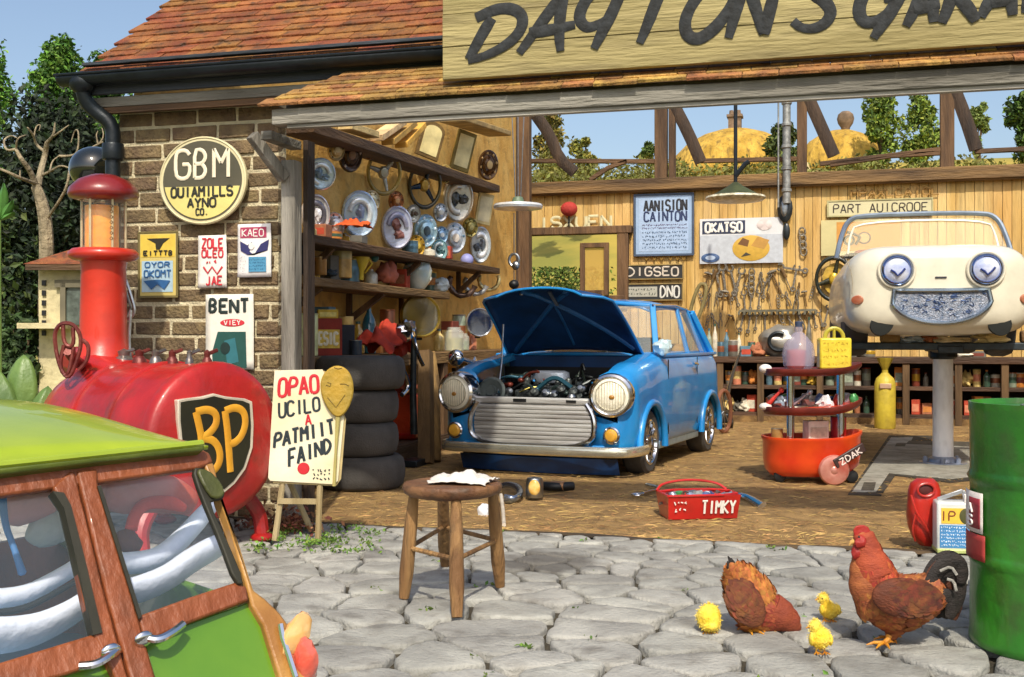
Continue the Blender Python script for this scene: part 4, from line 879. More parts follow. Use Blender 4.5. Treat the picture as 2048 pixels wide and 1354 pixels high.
for k, (dx, nm, lab, cc) in enumerate(((-.47, 'wood_block', 'brown wood block under the left side of the cream car', '#8d7448'), (.62, 'wood_block', 'brown wood block under the right side of the cream car', '#8d6f4c'))):
    m = MB(); p = lf.location+V((dx, -.55, 1.065)); m.box((p.x, p.y, p.z+.05), (.16, .14, .10)); m.build(nm, mat('block'+cc.lstrip('#'), cc, .85, bump=.5, var=.2), None, bevel=.02); tag(bpy.context.scene.collection.objects[-1], lab, 'wood block')
def rag(name, lab, cat, c, r, color, seed, mk=None, nz=.9, group=None):
    m = MB(); rr = V(r)
    m.ell((0, 0, rr.z*.8), rr, nu=26, nv=18, nz=nz, seed=seed)
    m.v = [V((v.x+.25*r[0]*NZ.noise(v*14/ max(.2, r[0]*6)+V((seed, 0, 0))), v.y, max(0, v.z)*(1+.35*NZ.noise(v*22+V((0, seed, 0)))))) for v in m.v]
    o = m.build(name, mk or mat('cloth'+color.lstrip('#'), color, .9, var=.2, bump=.6, bscale=18), None, ang=80); o.location = c; return tag(o, lab, cat, group)
P0 = lf.location+V((0, -.55, 1.065))
rag('cloth', 'pale blue and white folded cloth between lift and car, left of centre', 'cloth', P0+V((-.30, 0, 0)), (.11, .06, .028), '#9fb0c0', 1)
rag('cloth', 'small orange brown rag between lift and cream car', 'cloth', P0+V((-.16, .02, 0)), (.07, .05, .035), '#b5714c', 2)
rag('cloth', 'long cream rag lying on the middle of the lift platform', 'cloth', P0+V((.02, 0, 0)), (.13, .06, .025), '#d9c9a4', 3)
rag('cloth', 'crumpled cream paper standing on the right half of the lift platform', 'cloth', P0+V((.32, 0, 0)), (.12, .06, .055), '#d8c48c', 4)
# ================================================================ GREEN ESTATE CAR with timber frame
GG = mat('car_green', '#a4b428', .3, c2='#7f981e', scale=2, coat=.5, bump=.04)
GRN2 = mat('green_panel', '#6f9420', .3, c2='#4a7a1a', scale=2, coat=.5, bump=.04)
ASH = mat('ash_frame', '#94502a', .5, c2='#6e371a', stretch=(1, 1, .4), scale=9, bump=.5, bscale=40, dirt=.3, detail=10, coat=.15)
ASHL = mat('tan_frame', '#b98a45', .4, c2='#96662e', scale=5, bump=.3, coat=.3)
SEAL = mat('dark_seal', '#2c2a1c', .6, var=.3)
OLIVE = mat('olive_trim', '#6f7a2c', .4, c2='#4c5a1c', scale=6, bump=.2)
gA, gB, gC = at(0, 925, 2.05), at(410, 895, 2.33), at(0, 1325, 1.90)
gn = (gB-gA).cross(gC-gA).normalized()
if gn.dot(C0-gA) < 0: gn = -gn
gx = (gB-gA).normalized(); gx.z = 0; gx.normalize(); gin = V((0, 0, 1)).cross(gx); gin = gin if gin.dot(gn) < 0 else -gin   # inwards, level
est = thing('estate_car', 'lime green estate car with brown timber framing, cut by the lower left corner', 'car', (onG(200, 1900).x, onG(200, 1900).y, 0)); est.matrix_basis = T(*(at(150, 1000, 2.3)*V((1, 1, 0)))); est.location = at(150, 1000, 2.3)*V((1, 1, 0))
def Q(x, y, out=0): return onP(x, y, gA+gn*out, gn)
def qprism(mb, poly, o0, o1):
    a = [Q(x, y, o1) for x, y in poly]; b = [p-gn*(o1-o0) for p in a]; n = len(a)
    mb.add(b+a, [tuple(range(n))[::-1], tuple(range(n, 2*n))]+[(i, (i+1) % n, n+(i+1) % n, n+i) for i in range(n)]); return mb
def pxs(poly, k=1): return [(p.x, p.y) for p in chaikin([V((x, y)) for x, y in poly], k)]
pc = [('top_rail', [(-400, 1000), (-400, 958), (0, 940), (200, 921), (405, 898), (420, 905), (428, 925), (395, 938), (195, 965), (106, 978), (0, 992)], 0, .022, ASH),
 ('front_stile', [(106, 974), (140, 942), (150, 942), (208, 1180), (256, 1354), (330, 1700), (285, 1700), (232, 1354), (187, 1268), (168, 1200), (130, 1015)], 0, .026, ASH),
 ('rear_stile', [(154, 940), (195, 936), (198, 975), (278, 1236), (296, 1300), (312, 1354), (390, 1700), (340, 1700), (262, 1354), (212, 1180)], 0, .028, ASH),
 ('middle_rail', [(276, 1232), (380, 1194), (472, 1164), (494, 1172), (500, 1200), (380, 1245), (292, 1284)], 0, .024, ASH),
 ('middle_rail', [(-400, 1430), (-400, 1385), (0, 1325), (187, 1268), (214, 1285), (232, 1318), (130, 1350), (0, 1385)], 0, .024, ASH),
 ('rear_post', [(428, 925), (446, 1000), (480, 1090), (508, 1180), (530, 1196), (560, 1225), (578, 1250), (600, 1310), (622, 1380), (690, 1600), (700, 1700), (640, 1700), (560, 1354), (528, 1250), (505, 1212), (494, 1172), (462, 1060), (438, 990), (405, 920)], -.01, .020, ASHL)]
for nm, poly, o0, o1, mm in pc:
    m = MB(); qprism(m, poly, o0, o1); m.build(nm, mm, est, world=True, bevel=.005)
m = MB(); qprism(m, pxs([(384, 934), (410, 936), (440, 960), (454, 995), (430, 1000), (420, 1005), (455, 1080), (492, 1168), (472, 1168), (440, 1080), (400, 985)]), .018, .032); m.build('canvas_strip', SEAL, est, world=True, bevel=.003)
m = MB(); qprism(m, pxs([(392, 936), (418, 938), (445, 965), (452, 992), (428, 998), (410, 975)]), .033, .042); m.build('hinge_cover', mat('olive_leather', '#4a4e22', .45, var=.3, bump=.3), est, world=True, bevel=.004)
for poly in ([(106, 982), (128, 985), (142, 1010), (168, 1110), (205, 1265), (187, 1270), (160, 1150), (128, 1015)], [(195, 972), (202, 970), (284, 1232), (278, 1238)]):
    m = MB(); qprism(m, poly, .002, .0305); m.build('window_seal', SEAL, est, world=True)
m = MB(); qprism(m, [(-400, 966), (0, 926), (200, 909), (407, 884), (412, 899), (200, 922), (0, 947), (-400, 1000)], .012, .05); m.build('gutter_rail', OLIVE, est, world=True, bevel=.006)
m = MB(); P = [Q(x, y, .05) for x, y in ((-400, 960), (0, 929), (200, 908), (405, 886))]; m.tube(P, .007, 7); m.build('gutter_bead', GG, est, world=True)
m = MB(); qprism(m, [(286, 1278), (498, 1204), (524, 1240), (562, 1354), (650, 1700), (390, 1700), (300, 1330)], -.012, .004); m.build('lower_panel', GRN2, est, world=True, bevel=.003)
m = MB(); qprism(m, [(-400, 1425), (0, 1378), (130, 1346), (232, 1314), (250, 1354), (330, 1700), (-400, 1900)], -.012, .004); m.build('lower_panel', GRN2, est, world=True, bevel=.003)
GW = glass('estate_glass', '#8fa4b4', .07, .04)
for poly in ([(-400, 1030), (0, 988), (110, 980), (190, 1270), (0, 1328), (-400, 1400)], [(192, 970), (384, 940), (474, 1170), (276, 1240)]):
    m = MB(); qprism(m, poly, .003, .006); m.build('side_window', GW, est, world=True)
# roof shell
W_R = .98; Lr = (gB-gA).length
def roofp(u, v):
    s = -1.1+u*(1.1+Lr+.005); e = min(1, max(0, (Lr+.02-s))/.34); k = (1-(1-e)**2.6); r_ = 1 if s > -.8 else 1
    p = gA+gx*s+gin*(v*W_R-.005); p.z = gA.z+.004+.088*k*math.sin(math.pi*min(1, max(0, v)))**.75
    return p
m = MB(); m.grid(roofp, 44, 20); m.build('roof', GG, est, world=True, ang=80, mods=lambda ob: setattr(ob.modifiers.new('thick', 'SOLIDIFY'), 'thickness', .008))
# far side, tail, floor
def qfar(x, y, k=1.0): return Q(x, y)+gin*W_R*k
m = MB()
for poly in ([(-400, 1000), (-400, 960), (0, 935), (405, 900), (415, 930), (0, 985)], [(140, 945), (190, 940), (275, 1250), (220, 1265)], [(395, 920), (430, 925), (520, 1230), (470, 1200)], [(-400, 1440), (-400, 1380), (0, 1330), (200, 1268), (500, 1185), (540, 1230), (650, 1700), (-400, 1900)]):
    a = [qfar(x, y)+0*gn for x, y in poly]; b = [p+gin*.02 for p in a]; n = len(a); m.add(a+b, [tuple(range(n))[::-1], tuple(range(n, 2*n))]+[(i, (i+1) % n, n+(i+1) % n, n+i) for i in range(n)])
m.build('far_side', ASH, est, world=True)
m = MB(); a = [Q(505, 1205), Q(575, 1250), Q(690, 1700)]; b = [p+gin*W_R for p in a]
m.add(a+b, [(0, 1, 4, 3), (1, 2, 5, 4)]); m.build('tail_door', GRN2, est, world=True, mods=lambda ob: setattr(ob.modifiers.new('thick', 'SOLIDIFY'), 'thickness', .012))
m = MB(); a = [Q(-400, 1480)+gin*.02, Q(560, 1480)+gin*.02]; b = [p+gin*(W_R-.04) for p in a]; m.add([a[0], a[1], b[1], b[0]], [(0, 1, 2, 3)]); m.build('load_floor', mat('floor_blue', '#6f93b0', .7, var=.15), est, world=True, mods=lambda ob: setattr(ob.modifiers.new('thick', 'SOLIDIFY'), 'thickness', .02))
for px in (430, -250):
    c = Q(px, 1650)+gin*.06; c.z = .19; m = MB(); wm = frame(c, gx, V((0, 0, 1)), -gin); m.lathe([(.1, -.06), (.18, -.055), (.19, 0), (.18, .05), (.1, .055), (0, .04)], 26, wm); m.build('wheel', RUBBER, est, world=True)
# tail lamp and handles
m = MB(); m.ell((0, 0, 0), (.030, .046, .022), frame(Q(594, 1272, .03), gx, V((0, 0, 1)), gn) @ RZ(-.4), nz=.25); tl = m.build('tail_lamp', mat('lamp_amber', '#e0a050', .2, c2='#e9c48a', coat=1, bump=.2), est, world=True)
m = MB(); m.ell((0, 0, 0), (.024, .048, .024), frame(Q(612, 1322, .022), gx, V((0, 0, 1)), gn) @ RZ(.2), nz=.25); m.build('red_lens', mat('lamp_red', '#d0503c', .2, c2='#e07a66', scale=14, coat=1, bump=.3), tl, world=True)
m = MB(); m.tube([Q(x, y, .03) for x, y in ((561, 1248), (566, 1275), (578, 1310), (592, 1354))], .006, 6); m.build('lamp_bezel', CHROME, tl, world=True)
for nm, pts, pl in (('a', [(292, 1276), (318, 1280), (345, 1265), (366, 1248)], (288, 1278)), ('b', [(158, 1332), (190, 1330), (215, 1315), (232, 1300)], (222, 1303))):
    m = MB(); m.ell((0, 0, 0), (.019, .015, .010), frame(Q(pl[0], pl[1], .034), gx, V((0, 0, 1)), gn)); m.tube(smoothline([Q(x, y, .045-.01*(i in (0, 3))) for i, (x, y) in enumerate(pts)], 2), [.006, .008, .009, .009, .009, .009, .009, .009, .008, .008, .007, .006, .005][:13] if False else .0075, 8); m.build('door_handle', CHROME, est, world=True)
# soft shapes standing in for the reflections seen in its windows
PALE = mat('pale_reflection', '#dfe8fb', .85, var=.06, bump=.3, bscale=30); 
def window_shape(name, lab, cat, pts, wpx, inn, mk, flat_=.9):
    P = smoothline([onP(x, y, gA+gin*inn, gn) for x, y in pts], 2); n_ = len(P); ws = [w_*(depth(P[0]))/FPX/2 for w_ in wpx]
    rr = []
    for i in range(n_):
        f = i/(n_-1)*(len(ws)-1); k = min(int(f), len(ws)-2); rr.append(ws[k]+(ws[k+1]-ws[k])*(f-k))
    rr[0] *= .5; rr[-1] *= .5
    m = MB(); m.tube(P, rr, 16, flat=flat_); o = m.build(name, mk, None, ang=80); return tag(o, lab, cat)
window_shape('reflection_roll', 'upper pale blue roll imitating a reflection in the windows of the green estate car', 'padded roll', [(-60, 1200), (40, 1196), (110, 1160), (170, 1122), (260, 1128), (320, 1118), (372, 1070), (425, 1008)], (56, 54, 50, 46, 56, 66, 68, 62, 46), .22, PALE, .7)
window_shape('reflection_roll', 'lower thick pale blue roll imitating a reflection at the bottom of the estate car windows', 'padded roll', [(-60, 1275), (50, 1268), (120, 1240), (180, 1200), (260, 1185), (330, 1160), (385, 1118), (450, 1085)], (120, 114, 104, 92, 90, 100, 104, 100, 80), .12, PALE, .5)
window_shape('reflection_band_dark', 'dark band imitating a reflection between the two pale rolls in the estate car', 'strap', [(-60, 1228), (40, 1222), (100, 1192), (158, 1160)], (16, 16, 14, 10), .16, BLACK)
window_shape('reflection_band_blue', 'blue band imitating a reflection in the left window of the estate car', 'strap', [(4, 990), (10, 1050), (26, 1090), (46, 1150)], (18, 14, 12, 18), .20, mat('blue_reflection', '#3f73ad', .6))
PINK = mat('pink_reflection', '#cf8f86', .85, c2='#b94a32', scale=6, bump=.5, bscale=12)
for nm, lab, pts, wd, inn in (('reflection_bundle', 'pink and red bundle imitating a reflection in the rear side window of the estate car', [(205, 985), (260, 990), (330, 985), (390, 1010)], (60, 86, 84, 40), .34), ('reflection_bundle', 'small pinkish bundle imitating a reflection in the front side window of the estate car', [(10, 1020), (40, 1018), (80, 1010), (112, 1005)], (56, 76, 60, 30), .36)): window_shape(nm, lab, 'cloth', pts, wd, inn, PINK)
window_shape('cloth_roll', 'orange red twist imitating a reflection below the pink bundle in the estate car', 'cloth', [(262, 1060), (268, 1030), (290, 1005), (340, 1004), (372, 1018)], (26, 24, 26, 30, 12), .30, mat('red_cloth', '#d8452c', .8, bump=.4))  # this twist and its red_cloth material stand in for a window reflection
window_shape('reflection_brown', 'brown shape imitating a reflection between the pink bundle and the pale roll', 'bag', [(248, 1060), (255, 1085), (280, 1098)], (30, 46, 26), .32, mat('brown_reflection', '#6b3a28', .6, bump=.4))
window_shape('reflection_white', 'white shape imitating a reflection under the pinkish bundle in the estate car', 'cloth', [(60, 1050), (90, 1060), (120, 1050), (140, 1075)], (50, 80, 76, 34), .40, mat('white_reflection', '#c9c9c4', .9, bump=.8, bscale=14))
# ================================================================ RED FUEL TANKER
RED = mat('tank_red', '#b3201c', .38, c2='#8e1716', scale=3, coat=.25, bump=.12, dirt=.45, detail=10)
REDO = mat('column_red', '#c8321c', .35, c2='#a5241a', scale=2.5, coat=.3, bump=.06, dirt=.15)
fc = at(432, 884, 5.7); fc.z = .585; ta = (-RT*.77+FW*.64).normalized(); fn = -ta; tu = V((0, 0, 1)); tx = tu.cross(fn).normalized()
tk = thing('fuel_tanker', 'round red fuel tank with a tall glass topped column and a dark yellow lettered shield', 'fuel tank', M=T(fc.x, fc.y, 0))
FM = frame(fc, tx, tu, fn); RT_ = .385
m = MB(); m.lathe([(0, -1.34), (.12, -1.33), (.25, -1.27), (.34, -1.16), (RT_, -1.0), (RT_, -.5), (RT_, -.06), (RT_-.01, -.015)], 48, FM); tb = m.build('tank_body', RED, tk, world=True, ang=60)
m = MB(); m.lathe([(RT_+.012, -.06), (RT_+.014, -.01), (RT_, .012), (RT_-.03, .02), (.30, .035), (.15, .05), (0, .052)], 48, FM); m.build('end_cap', RED, tk, world=True, ang=60)
for d in (-.42, -.78): m = MB(); m.lathe([(RT_+.001, d), (RT_+.012, d+.005), (RT_+.012, d+.035), (RT_+.001, d+.04)], 48, FM); m.build('band', RED, tk, world=True)
# shield
def FQ(x, y, o=0): return onP(x, y, fc+fn*(.056+o), fn)
def fprism(mb, poly, o0, o1):
    a = [FQ(x, y, o1) for x, y in poly]; b = [p-fn*(o1-o0) for p in a]; n = len(a)
    return mb.add(b+a, [tuple(range(n))[::-1], tuple(range(n, 2*n))]+[(i, (i+1) % n, n+(i+1) % n, n+i) for i in range(n)])
sh = [(356, 800), (372, 797), (405, 793), (428, 787), (452, 793), (490, 797), (505, 803), (508, 850), (506, 895), (492, 938), (470, 968), (450, 985), (425, 972), (398, 950), (372, 915), (360, 880), (356, 840)]
cx_, cy_ = 432, 875
shi = [(cx_+(x-cx_)*.92, cy_+(y-cy_)*.94) for x, y in sh]; shi2 = [(cx_+(x-cx_)*.89, cy_+(y-cy_)*.92) for x, y in sh]
m = MB(); fprism(m, sh, -.06, .0); s_ = m.build('shield', mat('shield_rim', '#d9cdb8', .3, .3), tk, world=True, bevel=.004)
m = MB(); fprism(m, shi, .0, .004); m.build('shield_field', mat('shield_dark', '#2b2a18', .4, c2='#1b1a12', scale=3), s_, world=True)
YL = mat('logo_yellow', '#e0a52c', .4, c2='#c98a22', scale=5)
def FL(sts, nm, wv=.020):
    m = MB()
    for st in sts: P = smoothline([FQ(x, y, .006) for x, y in st], 2); m.tube(P, wv, 8, flat=.25, nrm=fn)
    m.build(nm, YL, s_, world=True, ang=80)
FL([[(392, 824), (398, 850), (404, 880), (398, 905), (408, 945)], [(392, 824), (415, 818), (432, 826), (434, 845), (424, 862), (406, 876)], [(406, 876), (428, 880), (440, 900), (440, 925), (428, 942), (410, 946)]], 'letter')
FL([[(450, 822), (455, 860), (458, 900), (461, 944)], [(450, 822), (470, 814), (488, 822), (492, 846), (484, 872), (470, 886), (459, 888)]], 'letter')
# column
def kc(dist): return fc-fn*dist
cc = kc(1.06); cm = T(cc.x, cc.y, 0)
m = MB(); m.lathe([(.20, .86), (.17, 1.0), (.135, 1.05), (.130, 1.12), (.122, 1.5), (.128, 1.54)], 34, cm); cl_ = m.build('column', REDO, tk, world=True, ang=60)
m = MB(); m.lathe([(.128, 1.535), (.17, 1.545), (.19, 1.56), (.192, 1.585), (.17, 1.605), (.13, 1.61)], 34, cm); m.build('collar', REDO, cl_, world=True, ang=60)
m = MB(); m.lathe([(.116, 1.61), (.116, 1.89)], 34, cm); m.build('glass_cylinder', glass('pump_glass', '#f2ead8', .10), cl_, world=True)
AMB = mat('amber_fuel', '#e8860c', .35, c2='#f2a41c', scale=9, bump=.2, coat=.2)
m = MB(); m.lathe([(.108, 1.612), (.108, 1.85), (.0, 1.852)], 34, cm @ T(-.012, 0, 0) @ MX.Diagonal((.85, .85, 1, 1))); m.build('fuel', AMB, cl_, world=True)
m = MB(); 
for q in range(6): m.tube([V((cc.x, cc.y, 0))+V((.118*math.cos(a), .118*math.sin(a), z)) for a in (q*1.047+.5,) for z in (1.61, 1.89)], .007, 6)
m.build('glass_guard', mat('guard_cream', '#cdbf9a', .4, .4), cl_, world=True)
m = MB(); m.lathe([(.13, 1.88), (.185, 1.895), (.195, 1.915), (.185, 1.95), (.14, 1.995), (.07, 2.025), (0, 2.03)], 34, cm); m.build('cap', mat('cap_red', '#7d1d1c', .35, c2='#5c1414', scale=4, coat=.4), cl_, world=True, ang=60)
m = MB()
for q in range(7):
    z = 1.66+q*.03; a = math.atan2(-cc.y, -cc.x)+.35; c = V((cc.x, cc.y, 0))+V((.119*math.cos(a), .119*math.sin(a), z)); m.tube([c+V((.0, 0, .009)), c+V((.012, -.002, 0)), c-V((0, 0, .009)), c-V((.012, -.002, 0))], .0025, 5, closed=True)
m.build('gauge_marks', mat('gauge_ink', '#6b4a14', .6), cl_, world=True)
# saddle under the column, legs, fittings
m = MB(); p = kc(1.06)+V((0, 0, .36)); m.beam(kc(.72)+V((0, 0, .30)), kc(1.25)+V((0, 0, .40)), .34, .16); m.build('saddle', RED, tk, world=True, bevel=.05)
for d, sx in ((.14, 1), (.14, -1), (1.05, 1), (1.05, -1)):
    m = MB(); a = kc(d)+tx*(sx*.22)-V((0, 0, .26)); b = kc(d-.05)+tx*(sx*.36); b.z = .035; mm_ = a.lerp(b, .5)+tx*(sx*.07); m.tube(smoothline([a, mm_, b], 2), [.05, .048, .045, .042, .040, .038, .036, .034, .034][:9] if False else .04, 10); m.ell(b, (.065, .065, .03)); m.build('leg', RED, tk, world=True)
DR = mat('dark_red_iron', '#5a1f1c', .45, .3, c2='#7c3a30', scale=12, bump=.3)
def V6(x, y, z=6.2): return at(x, y, z)
m = MB(); [m.tube(smoothline([V6(x, y, 5.98) for x, y in pts], 2), .011, 7) for pts in (((112, 700), (108, 665), (122, 645), (150, 648), (165, 680), (152, 730), (136, 760), (120, 735), (112, 700)), ((126, 650), (128, 690), (148, 694), (146, 655)), ((128, 690), (118, 735), (136, 758), (148, 694)), ((165, 680), (178, 690), (176, 720), (158, 740)))]
m.tube([V6(136, 700, 5.98), V6(150, 720, 6.1), V6(170, 735, 6.25)], .03, 9); m.build('hand_pump', DR, tk, world=True)
for k, (x, y, r_) in enumerate(((262, 712, .05), (320, 712, .035), (345, 706, .03), (408, 712, .028), (430, 718, .02), (449, 728, .024))):
    z = 6.25-.09*k*.8; c = at(x, y, 6.1-.05*k); c = kc(.85-.155*k)+V((0, 0, RT_)); m = MB(); m.lathe([(r_*1.2, -.02), (r_, .02), (r_*.6, .035), (r_*.7, .06), (0, .075)], 14, T(*c)); m.tube([c+V((0, 0, .05)), c+tx*.06+V((0, 0, .07))], .010, 6); m.build('valve', DR if k % 2 else mat('valve_grey', '#7d7671', .3, .7), tk, world=True)
m = MB(); m.tube(smoothline([at(x, y, 6.45) for x, y in ((252, 560), (262, 590), (272, 625), (255, 640), (240, 640))], 2), .009, 6); m.tube([at(243, 660, 6.5), at(262, 615, 6.5), at(245, 560, 6.5)], .007, 6); m.tube(smoothline([at(x, y, 6.3) for x, y in ((262, 620), (258, 680), (262, 730))], 2), .008, 6); m.build('pipe_fitting', STEEL, tk, world=True)
# ================================================================ PLACARD
pz = 5.95; PN_ = (-(FW)+RT*.08).normalized(); po = at(612, 950, pz)
def PQ(x, y, o=0): return onP(x, y, po+PN_*o, PN_)
pl = thing('easel_sign', 'hand painted cream placard on a wooden easel beside the stack of tyres', 'sign', M=T(*(at(595, 1085, 6.0)*V((1, 1, 0)))))
def pprism(mb, poly, o0, o1, F=None, N=None):
    F = F or PQ; N = N or PN_; a = [F(x, y, o1) for x, y in poly]; b = [p-N*(o1-o0) for p in a]; n = len(a)
    return mb.add(b+a, [tuple(range(n))[::-1], tuple(range(n, 2*n))]+[(i, (i+1) % n, n+(i+1) % n, n+i) for i in range(n)])
m = MB(); pprism(m, [(549, 741), (645, 739), (688, 836), (676, 962), (668, 969), (540, 962), (536, 955), (542, 850)], 0, .008); bd = m.build('board', mat('placard_cream', '#e6dfc8', .8, c2='#d8cba0', scale=3, bump=.1), pl, world=True, bevel=.002)
m = MB(); pprism(m, [(556, 745), (650, 742), (692, 838), (682, 958), (672, 972), (546, 966)], -.012, -.002); m.build('backing_sheet', mat('placard_back', '#b3a070', .8), bd, world=True)
def ptext(s, cor, th, mm, nm='lettering'):
    (x0, y0), (x1, y1), (x2, y2), (x3, y3) = cor  # bl, br, tr, tl
    m = MB()
    for st in text_strokes(s, 0, 0, 1, 1):
        P = []
        for p in st:
            u, v = p.x, p.y; x = (x0*(1-u)+x1*u)*(1-v)+(x3*(1-u)+x2*u)*v; y = (y0*(1-u)+y1*u)*(1-v)+(y3*(1-u)+y2*u)*v; P.append(PQ(x, y, .010))
        m.tube(P, th*pz/FPX/2, 7, flat=.25, nrm=PN_)
    return m.build(nm, mm, bd, world=True)
INK = flat('#1f2a30'); REDI = flat('#c2202c')
ptext('OPAO', ((554, 794), (640, 784), (638, 750), (556, 758)), 6.5, REDI); ptext('UCILO', ((556, 836), (642, 820), (640, 794), (556, 806)), 5, INK)
ptext('A', ((610, 850), (624, 848), (622, 828), (610, 830)), 4, REDI); ptext('PATMIIT', ((546, 896), (672, 866), (668, 838), (548, 868)), 6, INK); ptext('FAIND', ((576, 934), (664, 902), (662, 876), (576, 900)), 6, INK)
m = MB(); m.lathe([(0, .003), (.030, .002), (.032, 0)], 20, frame(PQ(607, 937, .009), tu.cross(PN_).normalized(), tu, PN_)); m.build('red_dot', REDI, bd, world=True)
m = MB(); rz_s = random.Random(4)
for r_ in range(3):
    for c_ in range(5): x = 625+c_*7.5; y = 938+r_*8; m.tube([PQ(x+rz_s.uniform(0, 5), y+rz_s.uniform(0, 6), .010) for _ in range(3)], .0035, 5, flat=.3, nrm=PN_)
m.build('small_print', INK, bd, world=True)
LG = woodx('easel_wood', '#bfae86', '#8f7d56', 'z', .5, 10)
for a, b in (((566, 960, -.02), (550, 1078, -.03)), ((640, 965, -.02), (636, 1103, .03)), ((575, 955, -.20), (584, 1050, -.45))):
    A = PQ(*a); B = PQ(*b) if b[2] > -.2 else V((PQ(a[0], a[1]).x-.02, PQ(a[0], a[1]).y+.33, .03)); B.z = .03; m = MB(); m.tube([A, A.lerp(B, .5), B], [.017, .016, .018], 8); m.build('leg', LG, pl, world=True)
m = MB(); m.beam(PQ(556, 1002, -.01), PQ(640, 1003, -.01), .02, .028); m.beam(PQ(572, 945, -.02), PQ(578, 760, -.02), .02, .02); m.beam(PQ(640, 945, -.02), PQ(640, 760, -.02), .02, .02); m.build('crossbar', LG, pl, world=True)
# yellow paddle
PB = mat('paddle_gold', '#b08d2c', .55, c2='#8f7a2c', scale=8, bump=.4)
pd = thing('balloon_paddle', 'mustard yellow balloon shaped paddle on a stick against the right side of the placard', 'paddle', M=T(*(PQ(665, 975)*V((1, 1, 0)))))
bo = [(674, 730), (692, 736), (705, 755), (708, 785), (700, 812), (688, 830), (676, 836), (662, 828), (648, 806), (640, 780), (642, 755), (656, 737)]
m = MB(); pprism(m, pxs(bo, 2), .014, .034); m.build('head', PB, pd, world=True, bevel=.008)
m = MB(); 
for st in (((652, 770), (660, 773), (662, 767), (655, 765)), ((680, 768), (690, 768), (698, 772)), ((668, 735), (676, 738), (684, 736)), ((655, 795), (672, 815), (690, 790))): m.tube([PQ(x, y, .0355) for x, y in st], .0022, 5, flat=.4, nrm=PN_)
m.build('drawn_lines', mat('paddle_line', '#5a4a14', .7), pd, world=True)
m = MB(); m.tube([PQ(676, 834, .02), PQ(672, 900, .018), PQ(668, 972, .016)], [.014, .008, .010], 8); m.build('stick', mat('stick_pale', '#a89c5c', .7), pd, world=True)
# ================================================================ TYRES
tc = onG(684, 985); TG = 'tyres in the stack by the opening post'
for k, (h_, lab) in enumerate(((0, 'bottom black tyre of the stack behind the placard'), (1, 'second lowest tyre of the stack behind the placard'), (2, 'second highest tyre of the stack behind the placard'), (3, 'top and widest tyre of the stack behind the placard'))):
    t = thing('tyre', lab, 'tyre', (tc.x+(.02, -.012, -.015, .015)[k], tc.y+.30+(.01, 0, .01, 0)[k], k*.243+.001), group=TG); rr = (.32, .305, .305, .33)[k]
    m = MB(); m.lathe([(.17, .02), (.20, .004), (rr*.86, 0), (rr*.96, .03), (rr, .09), (rr*1.005, .125), (rr, .16), (rr*.96, .215), (rr*.86, .242), (.20, .238), (.17, .22), (.165, .12), (.17, .02)], 44)
    m.build('tread', RUBBER, t, ang=80)
    m = MB(); m.lathe([(.166, .03), (.178, .012), (.182, .03)], 30); m.build('bead', BLACK, t)
# ================================================================ STOOL with rag
so_ = at(903, 1218, 4.72); sM = T(so_.x, so_.y, 0); so_ = onG(905, 1200, .02)
stl = thing('stool', 'worn round wooden stool with four splayed legs on the paving', 'stool', (so_.x, so_.y, 0)); zs = depth(so_)
STW = woodx('stool_wood', '#a98250', '#6e4d2b', 'z', .9, 10, dirt=.4); STT = mat('stool_top', '#86603c', .6, c2='#5c3a22', scale=7, bump=.7, bscale=25, dirt=.6)
sh_ = 1.1-(965-677)/FPX*zs; SR = 100*zs/FPX
m = MB(); m.lathe([(0, sh_-.05), (SR*.86, sh_-.05), (SR*.97, sh_-.035), (SR, sh_-.015), (SR*.97, sh_), (SR*.85, sh_+.004), (0, sh_-.004)], 40); m.v = [V((v.x, v.y, v.z+.005*NZ.noise(v*9))) for v in m.v]; m.build('seat', STT, stl, ang=60)
tops = ((828, 985), (912, 1000), (985, 985), (885, 975)); bots = ((808, 1196), (914, 1235), (1000, 1172), (890, 1130))
zz_ = (zs, zs-.17, zs+.06, zs+.24)
legs = []
for k in range(4):
    B = onG(bots[k][0], bots[k][1], .025); A = at(tops[k][0], tops[k][1], depth(B)*.5+zs*.5); A = V((A.x, A.y, sh_-.045)); legs.append((A, B)); m = MB()
    m.tube([A, A.lerp(B, .3), A.lerp(B, .75), B], [.020, .027, .030, .021], 12); m.build('leg', STW, stl, world=True)
for i, j in ((0, 1), (1, 2), (2, 3), (3, 0)):
    m = MB(); m.tube([legs[i][0].lerp(legs[i][1], .52), legs[j][0].lerp(legs[j][1], .52)], .010, 8); m.build('stretcher', STW, stl, world=True)
rgM = V((so_.x, so_.y, sh_+.001))+RT*.05-FW*.02
def crumple(name, lab, cat, c, rx, ry, h, color, seed, mk=None, px=None):
    m = MB()
    def fn(u, v):
        x = (u-.5)*2; y = (v-.5)*2; r = math.hypot(x, y); ed = 1+.28*NZ.noise(V((math.atan2(y, x)*1.3, seed, 0)))
        soft = h > .12
        z = h*(.75+.5*NZ.noise(V((x*1.6+seed, y*1.6, 0)))+.18*NZ.noise(V((x*4+seed, y*4, 3))))*max(0, 1-r*r*.55) if soft else h*(.5+.9*abs(NZ.noise(V((x*1.9+seed, y*1.9, 0))))+.35*abs(NZ.noise(V((x*3.6+seed, y*3.6, 3)))))*max(0, 1-r*.62)
        return V((x*rx*ed+.12*rx*NZ.noise(V((y*3, seed, 1))), y*ry*ed, max(.003, z)))
    m.grid(fn, 34, 34); o = m.build(name, mk or mat('cloth'+color.lstrip('#'), color, .9, var=.1, bump=.4, bscale=25), None, ang=70, mods=lambda ob: setattr(ob.modifiers.new('thick', 'SOLIDIFY'), 'thickness', -.0025)); o.location = c; return tag(o, lab, cat)
